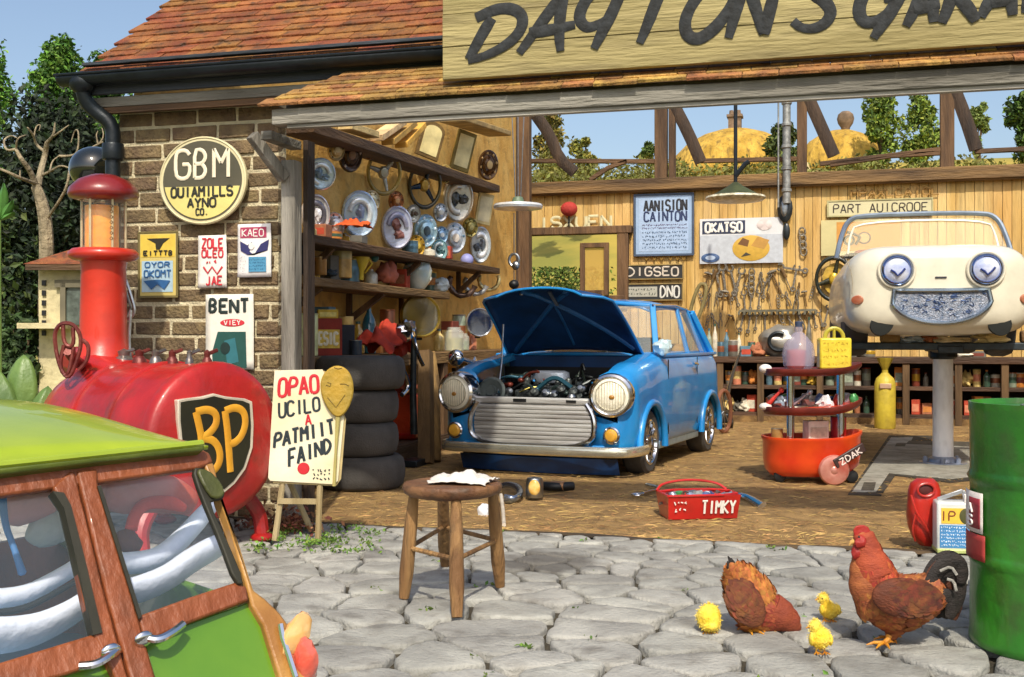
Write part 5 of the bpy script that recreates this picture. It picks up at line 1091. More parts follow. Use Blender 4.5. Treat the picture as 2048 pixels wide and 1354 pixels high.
crumple('rag', 'crumpled off white rag lying on the round wooden stool', 'rag', rgM, .12, .10, .06, '#cfc9c0', 3)
# ================================================================ GREEN DRUM
dc = onG(1950, 1290); dz = 3.83; dc = at(2124, 1300, 3.95); DRUM = mat('drum_green', '#348020', .38, c2='#1f5c16', scale=3, coat=.15, bump=.25, bscale=20, dirt=.5, detail=10)
dr = thing('oil_drum', 'big green steel oil drum cut by the right edge', 'drum', (dc.x, dc.y, .022)); r0 = 172*3.95/FPX; hh = 1.1-(806-677)/FPX*3.95-.02
pr = [(0, .012), (r0*.96, .012), (r0*.985, 0), (r0*1.01, .012), (r0*1.01, .03), (r0, .04)]
for q in range(1, 3): z = hh*q/3+.02; pr += [(r0*.995, z-.03), (r0*1.0, z-.018), (r0*1.028, z), (r0*1.0, z+.018), (r0*.995, z+.03)]
pr += [(r0, hh-.04), (r0*1.012, hh-.03), (r0*1.012, hh), (r0*.985, hh), (r0*.97, hh-.02), (0, hh-.022)]
m = MB(); m.lathe(pr, 64); m.build('barrel', DRUM, dr, ang=60)
m = MB(); m.lathe([(.035, 0), (.035, .02), (0, .022)], 16, T(-.12, -.12, hh-.022)); m.build('bung', STEEL, dr)
# placard sheet on the drum
def drumsheet(x0, x1, y0, y1, off, mm, nm, parent=None):
    a0, a1 = x0, x1; m = MB(); m.grid(lambda u, v: V(((r0*1.03+off)*math.cos(a0+(a1-a0)*u), (r0*1.03+off)*math.sin(a0+(a1-a0)*u), y0+(y1-y0)*v)), 10, 4); return m.build(nm, mm, parent or dr, mods=lambda ob: setattr(ob.modifiers.new('thick', 'SOLIDIFY'), 'thickness', .002))
va = math.atan2(-dc.y, -dc.x); lf_a = va-math.pi/2+.10   # leftmost visible side
zt, zb_ = 1.1-(992-677)/FPX*3.85-.02, 1.1-(1112-677)/FPX*3.85-.02
lbx = drumsheet(lf_a-.03, lf_a+.56, zb_+.065, zt, .002, flat('#ddd3cc'), 'label'); drumsheet(lf_a+.26, lf_a+.52, zb_+.08, zt-.02, .005, flat('#8e2630'), 'label_panel', lbx)
drumsheet(lf_a+.0, lf_a+.6, zb_-.03, zb_+.06, .002, flat('#a83a34'), 'label', dr)
m = MB(); rr = r0*1.03+.010
for s, a_, za, zb2 in (('S', lf_a+.33, zb_+.09, zb_+.125), ('A', lf_a+.33, zb_+.135, zb_+.165), ('M', lf_a+.10, zt-.05, zt-.02)):
    for st in text_strokes(s, -.02, 0, .026, zb2-za):
        m.tube([V((rr*math.cos(a_+p.x/rr), rr*math.sin(a_+p.x/rr), za+p.y)) for p in st], .0035, 6)
m.build('lettering', flat('#e8e2dc'), lbx)
# white tin with yellow and blue panel
tp = onG(1912, 1108, .02); tz = depth(tp); wd_ = 72*tz/FPX; ht_ = (1108-1005)*tz/FPX
tn = thing('oil_can', 'white rectangular can with yellow and blue panels beside the green drum', 'can', M=T(tp.x, tp.y, .022) @ RZ(YAW*.4))
m = MB(); m.box((0, .06, ht_/2), (wd_, .12, ht_)); m.build('body', mat('can_white', '#d3d6d2', .35, var=.08, coat=.3), tn, bevel=.012)
m = MB(); m.beam((-wd_*.42, .06, ht_+.004), (wd_*.25, .06, ht_+.05), .02, .012, up=V((0, 1, 0))); m.beam((wd_*.25, .06, ht_+.05), (wd_*.36, .06, ht_+.002), .02, .012, up=V((0, 1, 0))); m.build('handle', mat('can_handle', '#b9bcc0', .3, .6), tn, bevel=.002)
m = MB(); m.box((0, -.0015, ht_*.73), (wd_*.78, .003, ht_*.30)); yp = m.build('yellow_panel', flat('#d9b43a'), tn)
m = MB(); m.ell((.05, -.003, ht_*.73), (.035, .003, .04)); m.build('picture', flat('#4a4a22'), yp); m = MB(); add_text(m, frame(V((0, -.003, 0)), V((1, 0, 0)), V((0, 0, 1)), V((0, -1, 0))), 'IP', -.08, ht_*.64, 0, ht_*.82, .007); m.build('lettering', flat('#7a3a1a'), yp)
m = MB(); m.box((0, -.0015, ht_*.33), (wd_*.86, .003, ht_*.44)); bp_ = m.build('blue_panel', flat('#3f7fb3'), tn)
m = MB(); scribble(m, frame(V((0, -.003, 0)), V((1, 0, 0)), V((0, 0, 1)), V((0, -1, 0))), -wd_*.40, ht_*.13, wd_*.40, ht_*.54, 6, .004, 3); m.build('small_print', flat('#cfe0ee'), bp_)
m = MB(); m.box((0, .055, .012), (wd_*1.02, .14, .02)); m.build('base_rim', mat('rim_pale', '#b9c47a', .4, .3), tn, bevel=.004)
# red crushed can / bag
rp_ = onG(1852, 1092, .02); rz2 = depth(rp_); 
o = thing('jerrycan', 'dented red metal jerrycan with an open mouth beside the white can', 'jerrycan', (rp_.x, rp_.y, .02)); k_ = rz2/FPX
def RQ(x, y, dz=0): return at(x, y, rz2+dz)
m = MB()
for i in range(0): pass
prof2 = [(1815, 1010, 1828), (1816, 1040, 1850), (1822, 1075, 1868), (1845, 1090, 1872)]
ring = [(1090, 1858, 18, .05), (1075, 1852, 27, .06), (1055, 1848, 32, .07), (1030, 1846, 32, .07), (1005, 1847, 32, .075), (980, 1849, 31, .07), (966, 1850, 27, .05), (957, 1850, 16, .03)]
vs = []; fs = []; n = 20
for y, x, hw, dd in ring:
    for q in range(n):
        a = 2*math.pi*q/n; p = RQ(x, y)+RT*(hw*k_*math.cos(a)*(abs(math.cos(a))**-.3 if abs(math.cos(a)) > .1 else 1))+FW*(dd*math.sin(a)); d = NZ.noise(p*9)*.014; vs.append(p+RT*d)
for i in range(len(ring)-1):
    for q in range(n): fs.append((i*n+q, i*n+(q+1) % n, (i+1)*n+(q+1) % n, (i+1)*n+q))
fs.append(tuple(range(n))); fs.append(tuple((len(ring)-1)*n+q for q in range(n))); m.add(vs, fs)
CANR = mat('can_red', '#b8281c', .35, c2='#9a2016', scale=6, coat=.2, bump=.15, dirt=.3)
m.build('body', CANR, o, world=True, ang=50)
m = MB(); m.tube([RQ(1852+17*math.cos(R(a)), 980+13*math.sin(R(a)), -.075) for a in range(0, 360, 20)], .007, 8, closed=True); m.build('mouth_rim', CANR, o, world=True)
m = MB(); m.ell((0, 0, 0), (15*k_, 11*k_, .006), frame(RQ(1852, 980, -.066), RT, UP, -FW)); m.build('mouth', mat('mouth_dark', '#4a120c', .7), o, world=True)
m = MB(); m.tube(smoothline([RQ(x, y, dz) for x, y, dz in ((1822, 990, -.075), (1832, 1025, -.088), (1850, 1050, -.09), (1868, 1085, -.075))], 2), .006, 7); m.tube(smoothline([RQ(x, y, dz) for x, y, dz in ((1832, 1025, -.08), (1824, 1060, -.078), (1830, 1082, -.06))], 2), .005, 6); m.build('seam', CANR, o, world=True)
# ================================================================ HEN, ROOSTER, CHICKS
def remesh(vox):
    def f(ob):
        r = ob.modifiers.new('skin', 'REMESH'); r.mode = 'VOXEL'; r.voxel_size = vox; r.use_smooth_shade = True
        s = ob.modifiers.new('smooth', 'SMOOTH'); s.factor = .5; s.iterations = 4
    return f
def feather_mat(key, a, b2, scale=26, bump=.35): return mat(key, a, .75, c2=b2, scale=scale, bump=bump, bscale=140, stretch=(.6, 1, 1.3), detail=12)
rb_ = onG(1765, 1300, .022); zr_ = 3.98; K = zr_/FPX; rb_ = at(1765, 1300, zr_)
def W(x, y, o=0): return at(x, y, zr_+o)
RO = thing('rooster', 'standing reddish brown rooster with black arched tail feathers and red comb', 'rooster', (rb_.x, rb_.y, .022))
BODY = feather_mat('rooster_brown', '#7a3c20', '#a55f30'); 
m = MB()
def wt(pts, M_=m, fl=.72, **k):
    P = [W(x, y, o) for x, y, o, r in pts]; rr = [(r*K, r*K*fl) for x, y, o, r in pts]
    P2 = []; R2 = []
    for i in range(len(P)-1):
        for q in range(4): f = q/4; P2.append(P[i].lerp(P[i+1], f)); g = f*f*(3-2*f); R2.append((rr[i][0]*(1-g)+rr[i+1][0]*g, rr[i][1]*(1-g)+rr[i+1][1]*g))
    P2.append(P[-1]); R2.append(rr[-1]); M_.tube(P2, R2, 18, nrm=FW); return M_
wt([(1886, 1168, 0, 14), (1862, 1185, 0, 34), (1825, 1200, 0, 46), (1788, 1208, 0, 56), (1758, 1196, 0, 52), (1738, 1168, 0, 42), (1732, 1138, 0, 34), (1730, 1112, 0, 26), (1727, 1092, 0, 22), (1724, 1074, 0, 19), (1722, 1060, 0, 8)])
wt([(1790, 1235, 0, 40), (1788, 1255, 0, 26), (1782, 1272, 0, 14), (1776, 1280, 0, 8)], fl=.6)
m.build('body', BODY, RO, world=True, mods=remesh(.006), ang=180)
m = MB(); m.ell((0, 0, 0), (62*K, 40*K, .028), frame(W(1806, 1196, -.105), RT, UP, -FW) @ RZ(-.12), nu=26, nv=14); m.ell((0, 0, 0), (38*K, 26*K, .02), frame(W(1850, 1200, -.085), RT, UP, -FW) @ RZ(.25)); m.build('wing', feather_mat('wing_brown', '#4c2413', '#6e3519'), RO, world=True, mods=remesh(.005), ang=180)
m = MB(); wt([(1726, 1066, -.005, 20), (1733, 1095, -.005, 26.5), (1742, 1128, -.005, 36), (1752, 1152, -.003, 40)], m, .80); m.v = [v+V((NZ.noise(v*60), 0, NZ.noise(v*60+V((3, 3, 3)))))*.004 for v in m.v]; m.build('neck_hackle', feather_mat('hackle_red', '#8a3620', '#a84a2a'), RO, world=True, ang=90)
CMB = mat('comb_red', '#a3261c', .55, c2='#8a1c16', scale=12, bump=.4)
m = MB(); P = [(1708, 1072), (1706, 1060), (1712, 1052), (1720, 1050), (1728, 1050), (1736, 1054), (1742, 1064), (1744, 1080), (1736, 1084), (1724, 1078)]
a = [W(x, y, -.012) for x, y in P]; b = [W(x, y, .012) for x, y in P]; n = len(a); m.add(a+b, [tuple(range(n)), tuple(range(n, 2*n))[::-1]]+[(i, (i+1) % n, n+(i+1) % n, n+i) for i in range(n)]); m.build('comb', CMB, RO, world=True, bevel=.004)
m = MB(); m.ell((0, 0, 0), (11*K, 15*K, .012), frame(W(1714, 1104, -.02), RT, UP, -FW), nz=.3); m.ell((0, 0, 0), (12*K, 12*K, .01), frame(W(1722, 1084, -.036), RT, UP, -FW), nz=.3); m.build('wattle', CMB, RO, world=True)
m = MB(); m.tube([W(1710, 1082), W(1702, 1085), W(1698, 1091)], [.011, .007, .001], 10); m.build('beak', mat('beak_horn', '#c9a05a', .4), RO, world=True)
m = MB(); m.ell((0, 0, 0), (.0045, .0045, .003), frame(W(1718, 1074, -.040), RT, UP, -FW)); m.build('eye', BLACK, RO, world=True)
YL2 = mat('leg_yellow', '#d9972a', .5, c2='#b8741e', scale=30, bump=.5)
for x0, x1, o in ((1778, 1768, -.04), (1790, 1782, .05)):
    m = MB(); F_ = W(x1, 1300, o*.8); F_.z = .032; H_ = W(x0, 1272, o*.5); m.tube([H_, H_.lerp(F_, .5)+RT*.004, F_], [.011, .009, .008], 9)
    for dx, dy in ((-.065, -.01), (-.045, -.055), (.0, -.06), (.045, .02)): m.tube([F_, F_+RT*dx*.55+FW*dy*.55+UP*.003, F_+RT*dx+FW*dy-UP*.004], [.0075, .006, .002], 7)
    m.build('leg', YL2, RO, world=True)
TF = feather_mat('tail_black', '#15110f', '#2a2320', 30); TF2 = feather_mat('tail_brown', '#3a1e12', '#5c3119'); TW = feather_mat('tail_pale', '#6f6c66', '#a5a29a')
rf_ = random.Random(9)
tails = [[(1850, 1190), (1868, 1150), (1892, 1122), (1918, 1122), (1926, 1150), (1922, 1168)], [(1852, 1196), (1874, 1160), (1898, 1138), (1916, 1146), (1922, 1185), (1910, 1225)], [(1856, 1204), (1878, 1178), (1898, 1160), (1912, 1178), (1914, 1210), (1906, 1240)], [(1846, 1182), (1862, 1140), (1886, 1116), (1906, 1114), (1922, 1128)], [(1860, 1212), (1882, 1196), (1898, 1190), (1906, 1215), (1898, 1238)], [(1850, 1186), (1866, 1146), (1888, 1128), (1908, 1132), (1918, 1160), (1920, 1195)], [(1858, 1210), (1880, 1208), (1894, 1220), (1886, 1236)], [(1862, 1216), (1878, 1220), (1886, 1232)]]
for k, pts in enumerate(tails):
    P = smoothline([W(x, y, (k % 4-1.5)*.022+.004*i) for i, (x, y) in enumerate(pts)], 2); n_ = len(P); m = MB(); m.tube(P, [.005+.023*math.sin(math.pi*min(1, .12+.86*i/n_))**.8 for i in range(n_)], 8, flat=.3, nrm=FW); m.build('tail_feather', (TF, TF, TF2, TF, TF, TF2, TF, TF)[k], RO, world=True, ang=80)
m = MB(); 
for pts in (((1880, 1142), (1902, 1132), (1914, 1150)), ((1894, 1158), (1908, 1162), (1913, 1182))): m.tube(smoothline([W(x, y, -.055) for x, y in pts], 1), .005, 6, flat=.4, nrm=FW)
m.build('tail_sheen', TW, RO, world=True)
rfe = random.Random(17)
def feathers(pts, n, ln, mk, parent, fl, skip=lambda x, y: False, both=True, name='feathers', out=1.03):
    mb = MB(); vs = []; fs = []
    for _ in range(n):
        i = rfe.randrange(len(pts)-1); f = rfe.random(); (x0, y0, o0, r0_), (x1, y1, o1, r1_) = pts[i], pts[i+1]; g = f*f*(3-2*f)
        x = x0+(x1-x0)*f; y = y0+(y1-y0)*f; r = (r0_*(1-g)+r1_*g)*K*out; c = W(x, y, o0+(o1-o0)*f); t = (W(x0, y0, o0)-W(x1, y1, o1)).normalized(); a = t.cross(FW).normalized()
        q = rfe.uniform(0, 6.283); nn = (a*math.cos(q)/1+FW*math.sin(q)/fl).normalized(); p = c+a*math.cos(q)*r+FW*math.sin(q)*r*fl
        if FW.dot(nn) > .35 and rfe.random() < .6: continue
        if skip(x, y): continue
        s_ = ln*rfe.uniform(.7, 1.25); t2 = (t+V((rfe.gauss(0, .12), rfe.gauss(0, .12), rfe.gauss(0, .12)-.15))); t2 = (t2-nn*t2.dot(nn)).normalized(); b = nn.cross(t2); k = len(vs); w2 = s_*.26
        vs += [p-nn*.002, p+t2*s_*.45+b*w2+nn*.0015, p+t2*s_*.8+b*w2*.8+nn*.002, p+t2*s_+nn*.003, p+t2*s_*.8-b*w2*.8+nn*.002, p+t2*s_*.45-b*w2+nn*.0015]; fs.append((k, k+1, k+2, k+3, k+4, k+5))
    mb.v = vs; mb.f = fs; return mb.build(name, mk, parent, world=True, smooth=False)
def fmat(key, a, b2): return mat(key, a, .7, c2=b2, scale=30, bump=0, island=.25)
FB = fmat('fe_brown', '#7a3f20', '#a8642f'); FR = fmat('fe_red', '#8e3820', '#b3502c'); FD = fmat('fe_dark', '#4c2413', '#733a1c')
feathers([(1862, 1185, 0, 34), (1825, 1200, 0, 46), (1788, 1208, 0, 56), (1758, 1196, 0, 52), (1738, 1168, 0, 42)], 1500, .034, FB, RO, .72)
feathers([(1752, 1152, 0, 40), (1742, 1128, 0, 37), (1733, 1095, 0, 27), (1726, 1070, 0, 21)], 900, .042, FR, RO, .8, name='neck_feathers')
def wing_feathers(c, rx, ry, rz_, rot, n, mk, parent, dx):
    F_ = frame(c, RT, UP, -FW) @ RZ(rot); mb = MB(); vs = []; fs = []
    for _ in range(n):
        a = rfe.uniform(0, 6.283); rr = math.sqrt(rfe.random()); l = V((rr*math.cos(a)*rx, rr*math.sin(a)*ry, 0)); l.z = rz_*math.sqrt(max(0, 1-rr*rr))*1.02+.001; ln = .040*rfe.uniform(.7, 1.3)
        d = V((dx[0], dx[1]+rfe.gauss(0, .12), -.1)).normalized(); b = V((-d.y, d.x, 0)); w2 = ln*.24; k = len(vs)
        vs += [F_ @ q for q in (l, l+d*ln*.45+b*w2+V((0, 0, .003)), l+d*ln*.8+b*w2*.8+V((0, 0, .003)), l+d*ln+V((0, 0, .003)), l+d*ln*.8-b*w2*.8+V((0, 0, .003)), l+d*ln*.45-b*w2+V((0, 0, .003)))]; fs.append((k, k+1, k+2, k+3, k+4, k+5))
    mb.v = vs; mb.f = fs; return mb.build('wing_feathers', mk, parent, world=True, smooth=False)
wing_feathers(W(1806, 1196, -.105), 58*K, 36*K, .028, -.12, 260, FD, RO, (1, .1))
# hen, head down, pecking
hz_ = 4.15; K = hz_/FPX; hb = at(1515, 1288, hz_)
def W(x, y, o=0): return at(x, y, hz_+o)
HN = thing('hen', 'chestnut brown hen bending head down to peck between the chicks', 'hen', (hb.x, hb.y, .022))
m = MB()
wt([(1460, 1124, 0, 5), (1470, 1142, 0, 16), (1483, 1162, 0, 34), (1498, 1190, 0, 46), (1512, 1214, 0, 50), (1535, 1224, 0, 42), (1560, 1232, 0, 32), (1580, 1242, 0, 22), (1593, 1254, 0, 12), (1600, 1264, 0, 5)], m, .7)
wt([(1500, 1225, 0, 36), (1506, 1250, 0, 26), (1512, 1262, 0, 12)], m, .7)
m.build('body', feather_mat('hen_gold', '#9c5c28', '#b8733a'), HN, world=True, mods=remesh(.006), ang=180)
m = MB(); m.ell((0, 0, 0), (32*K, 46*K, .02), frame(W(1497, 1212, -.078), RT, UP, -FW) @ RZ(.45), nu=24, nv=14); m.build('wing', feather_mat('hen_wing', '#5c2f1b', '#74401f'), HN, world=True, mods=remesh(.005), ang=180)
m = MB(); wt([(1540, 1218, -.006, 35), (1562, 1232, -.006, 33), (1582, 1245, -.006, 23), (1597, 1260, -.006, 8)], m, .86); m.build('neck', feather_mat('hen_neck', '#7c3520', '#94462a'), HN, world=True, ang=90)
m = MB(); m.tube([W(1597, 1260), W(1602, 1268), W(1604, 1274)], [.006, .004, .001], 8); m.build('beak', mat('beak_horn', '#c9a05a', .4), HN, world=True)
m = MB(); m.ell((0, 0, 0), (.004, .004, .003), frame(W(1588, 1250, -.036), RT, UP, -FW)); m.build('eye', BLACK, HN, world=True)
m = MB(); 
for pts in (((1466, 1140), (1462, 1124), (1456, 1112)), ((1472, 1142), (1466, 1126), (1462, 1116)), ((1464, 1150), (1458, 1134), (1455, 1122))): m.tube([W(x, y) for x, y in pts], [.012, .009, .002], 8, flat=.4, nrm=FW)
m.build('tail', TF, HN, world=True)
for x0, x1, o in ((1500, 1498, -.03), (1518, 1522, .04)):
    m = MB(); F_ = W(x1, 1292, o*.5); F_.z = .03; H_ = W(x0, 1252, o*.5); m.tube([H_, F_], [.012, .008], 9)
    for dx, dy in ((.06, -.01), (.045, -.05), (-.0, -.06), (-.04, .02)): m.tube([F_, F_+RT*dx*.55+FW*dy*.55+UP*.003, F_+RT*dx+FW*dy-UP*.004], [.0075, .006, .002], 7)
    m.build('leg', YL2, HN, world=True)
FG = fmat('fe_gold', '#9a5b28', '#bd7a3c')
feathers([(1470, 1142, 0, 16), (1483, 1162, 0, 34), (1498, 1190, 0, 46), (1512, 1214, 0, 50), (1535, 1224, 0, 42)], 1300, .034, FG, HN, .7)
feathers([(1535, 1222, 0, 38), (1560, 1232, 0, 33), (1582, 1245, 0, 23), (1595, 1257, 0, 10)], 700, .036, fmat('fe_hneck', '#7c3520', '#9a4a2c'), HN, .86, name='neck_feathers')
wing_feathers(W(1497, 1212, -.078), 30*K, 43*K, .02, .45, 200, fmat('fe_hwing', '#5c2f1b', '#7a4422'), HN, (-.35, 1))
CK = mat('chick_yellow', '#e8c22a', .8, c2='#f0d65a', scale=20, bump=.35, bscale=120)
def chick(lab, x, yb, hpx, wpx, z, pose):
    K = z/FPX; c = at(x, yb, z); t = thing('chick', lab, 'chick', (c.x, c.y, .022), rz=YAW, group='yellow chicks around the hen'); h = hpx*K; w_ = wpx*K; s = 1 if pose >= 0 else -1
    m = MB()
    if pose == 0:   # rear view, plump egg shape
        m.ell((0, 0, h*.52), (w_*.5, w_*.55, h*.46), nz=.1); m.ell((0, -.01, h*.30), (w_*.42, w_*.5, h*.26))
    elif abs(pose) == 1:  # side view with head raised
        m.ell((s*w_*.10, 0, h*.36), (w_*.42, w_*.32, h*.30)); m.ell((-s*w_*.18, 0, h*.80), (w_*.24, w_*.22, h*.19)); m.tube([(s*w_*.0, 0, h*.45), (-s*w_*.14, 0, h*.78)], [w_*.28, w_*.17], 14); m.tube([(s*w_*.3, 0, h*.4), (s*w_*.52, 0, h*.30)], [w_*.18, w_*.02], 10)
    else:           # bending, seen from the back
        m.ell((0, 0, h*.45), (w_*.42, w_*.42, h*.34)); m.ell((-w_*.18, .0, h*.80), (w_*.24, w_*.26, h*.19)); m.tube([(0, 0, h*.5), (-w_*.16, 0, h*.78)], [w_*.34, w_*.2], 14)
    m.v = [v+V((NZ.noise(v*70), NZ.noise(v*70+V((9, 0, 0))), NZ.noise(v*70+V((0, 9, 0)))))*.0012 for v in m.v]
    base = list(m.v); m.build('body', CK, t, mods=remesh(.0035), ang=180)
    mb = MB(); vs = []; fs = []; cc_ = V((0, 0, h*.5))
    for _ in range(1100):
        p = rfe.choice(base); nn = (p-cc_).normalized(); nn = (nn+V((rfe.gauss(0, .5), rfe.gauss(0, .5), rfe.gauss(0, .5)))).normalized(); b = nn.orthogonal().normalized(); p = p*.97+cc_*.03+V((rfe.gauss(0, .003), rfe.gauss(0, .003), rfe.gauss(0, .003))); k = len(vs); ln = rfe.uniform(.005, .010)
        if p.z < .006: continue
        vs += [p-b*.0012, p+b*.0012, p+nn*ln]; fs.append((k, k+1, k+2))
    mb.v = vs; mb.f = fs; mb.build('down', mat('chick_down', '#e8c838', .85, c2='#f2dc6a', scale=40, bump=0, island=.2), t, smooth=False)
    for q in (1, -1):
        m = MB(); m.tube([(q*w_*.14, 0, h*.2), (q*w_*.16, -.005, .004)], .003, 6); [m.tube([(q*w_*.16, -.005, .005), (q*w_*.16+a, -.028, .002)], .0025, 6) for a in (-.012, 0, .012)]; m.build('leg', YL2, t)
        m = MB(); m.ell((q*w_*.36+(s*w_*.08 if abs(pose) == 1 else 0), -w_*.12, h*.42), (w_*.10, w_*.22, h*.18)); m.build('wing', CK, t)
    hx_ = -s*w_*.18 if abs(pose) == 1 else (-w_*.18 if pose == 2 else 0); hzz = h*.80
    if pose: m = MB(); m.tube([(hx_-s*w_*.2, -.0, hzz), (hx_-s*w_*.36, 0, hzz-.006)], [.006, .0012], 8); m.build('beak', YL2, t)
    if pose: m = MB(); m.ell((hx_-s*w_*.1, -w_*.19, hzz+.004), (.003, .002, .003)); m.build('eye', BLACK, t)
chick('egg shaped pale yellow chick at the far left of the hen', 1418, 1276, 58, 50, 4.13, 0)
chick('small yellow chick with raised head between hen and rooster', 1655, 1246, 55, 46, 4.3, 1)
chick('yellow chick bending over in front, below the small chick', 1640, 1322, 66, 52, 3.86, 2)
m = MB(); c = onG(1510, 1298, .03)
# ================================================================ THINGS INSIDE THE GARAGE
def clear(): pass
XW = PL0.x-.05
def onX(x, y, X): d = ray(x, y); return C0+d*(X/d.x)
TOCAM = lambda p: (C0-V(p)).normalized()
cream = '#d9c88a'
# ---- shelves on the left wall
def shelf_px(name, lab, a, b, X0, X1, th, mk, brackets=True):
    A, B = onX(a[0], a[1], X1), onX(b[0], b[1], X1); t = thing(name, lab, 'shelf', (X0, A.y, A.z))
    m = MB(); m.beam(V(((X0+X1)/2, A.y, A.z)), V(((X0+X1)/2, B.y, B.z)), X1-X0, th); m.build('board', mk, t, world=True, bevel=.008)
    if brackets:
        for f in (.12, .5, .88): P = A.lerp(B, f); m = MB(); m.beam((X0+.01, P.y, P.z-.28), (X1-.05, P.y, P.z-th/2), .05, .05); m.beam((X0+.02, P.y, P.z-.3), (X0+.02, P.y, P.z-th/2), .05, .04); m.build('bracket', BROWNZ, t, world=True, bevel=.004)
    return t
SHW = woodx('shelf_wood', '#5e452c', '#35261a', 'y', .8, 8); SHL = woodx('shelf_light', '#8f7042', '#5f4728', 'y', .8, 8)
WX = -4.155
shelf_px('wall_shelf', 'top dark shelf board running up along the left wall under the boxes', (628, 254), (1000, 378), WX, WX+.28, .09, SHW, False)
shelf_px('wall_shelf', 'middle left wall shelf with jars below the hubcaps', (606, 474), (1000, 542), WX, WX+.34, .07, SHW)
shelf_px('wall_shelf', 'lowest left wall shelf holding tins and sunlit glass', (606, 560), (900, 592), WX, WX+.40, .07, SHL)
# ---- hubcaps, steering wheels
WC = ['#d7d9da', '#8f9aa6', '#c6d6e6', '#5a4632', '#d9c9a0', '#3a3a38', '#e6e2d6']
def disc(name, lab, px, py, hpx, aspect, kind, c1, c2, c3, X=None, grp='round car parts hung on the left wall', Yw=None, tilt=.72):
    X = X if X is not None else WX+.07
    c = onX(px, py, X) if Yw is None else onY(px, py, Yw); r = hpx*.56*depth(c)/FPX; base = V((1, 0, 0)) if Yw is None else V((0, -1, 0)); tcv = TOCAM(c); n = (base*(1-tilt)+tcv*tilt).normalized()
    t = thing(name, lab, 'hubcap' if name != 'spoked_ring' else 'spoked ring', M=face_frame(c, n), group=grp); D = MX.Diagonal((aspect, 1, 1, 1)); d = min(.05, r*.35)
    rng = random.Random(int(px*7+py)); MM = lambda c_, met=.3: mat('dm%s%d' % (c_.lstrip('#'), int(met*10)), c_, .25, met, var=.2, scale=9, bump=.2, coat=.3)
    if kind == 'wheel':   # steering wheel
        m = MB(); m.tube([V((r*.92*math.cos(R(a)), r*.92*math.sin(R(a)), d)) for a in range(0, 360, 12)], r*.10, 9, closed=True, M=D); m.build('rim', MM(c1, 0), t, ang=80)
        m = MB(); a0 = rng.uniform(0, 2)
        for q in range(3): a = a0+q*2.09; m.tube([V((0, 0, d*.6)), V((r*.9*math.cos(a), r*.9*math.sin(a), d))], [r*.16, r*.07], 8, M=D, flat=.4, nrm=(0, 0, 1))
        m.build('spokes', MM(c2, .5), t, ang=80); m = MB(); m.lathe([(r*.28, 0), (r*.28, d*.9), (r*.2, d*1.3), (0, d*1.4)], 24, D); m.build('hub', MM(c3, .4), t)
    elif kind == 'cap':
        m = MB(); m.lathe([(r, 0), (r*1.0, d*.3), (r*.9, d*.75), (r*.72, d*.55), (r*.66, d*.6), (r*.5, d*1.3), (r*.25, d*1.55), (0, d*1.6)], 32, D); m.build('shell', MM(c1, .55), t)
        m = MB()
        for q in range(rng.choice((5, 6, 8))): a = q*6.283/8+.2; m.ell((r*.78*math.cos(a), r*.78*math.sin(a), d*.62), (r*.10, r*.10, d*.2), D)
        m.build('slots', MM(c2, .1), t); m = MB(); m.lathe([(r*.3, d*1.45), (r*.26, d*1.72), (0, d*1.8)], 20, D); m.build('boss', MM(c3, .2), t)
    else:                 # swirl plate: dished mirror-like plate with a curved ridge
        m = MB(); m.lathe([(r, 0), (r*1.0, d*.5), (r*.92, d*.8), (r*.84, d*.5), (r*.5, d*.35), (0, d*.3)], 32, D); m.build('shell', MM(c1, .5), t)
        m = MB(); s = rng.choice((1, -1)); a0_ = rng.uniform(0, 360); P = [V((r*.58*math.cos(R(a0_+q*s)), r*.58*math.sin(R(a0_+q*s)), d*.6)) for q in range(0, rng.choice((170, 220, 260)), 14)]
        m.tube(P, r*.15, 8, M=D, flat=.5, nrm=(0, 0, 1)); m.build('moulding', MM(c2, .4), t, ang=80); m = MB(); a1 = R(a0_-70*s); m.ell((r*.35*math.cos(a1), r*.35*math.sin(a1), d*.5), (r*.3, r*.2, d*.5), D, nz=.7, seed=int(px)); m.ell((-r*.15*math.cos(a1), -r*.1*math.sin(a1), d*.5), (r*.24, r*.3, d*.4), D, nz=.7, seed=int(py)); m.build('inlay', MM(c3, .2), t)
    return t
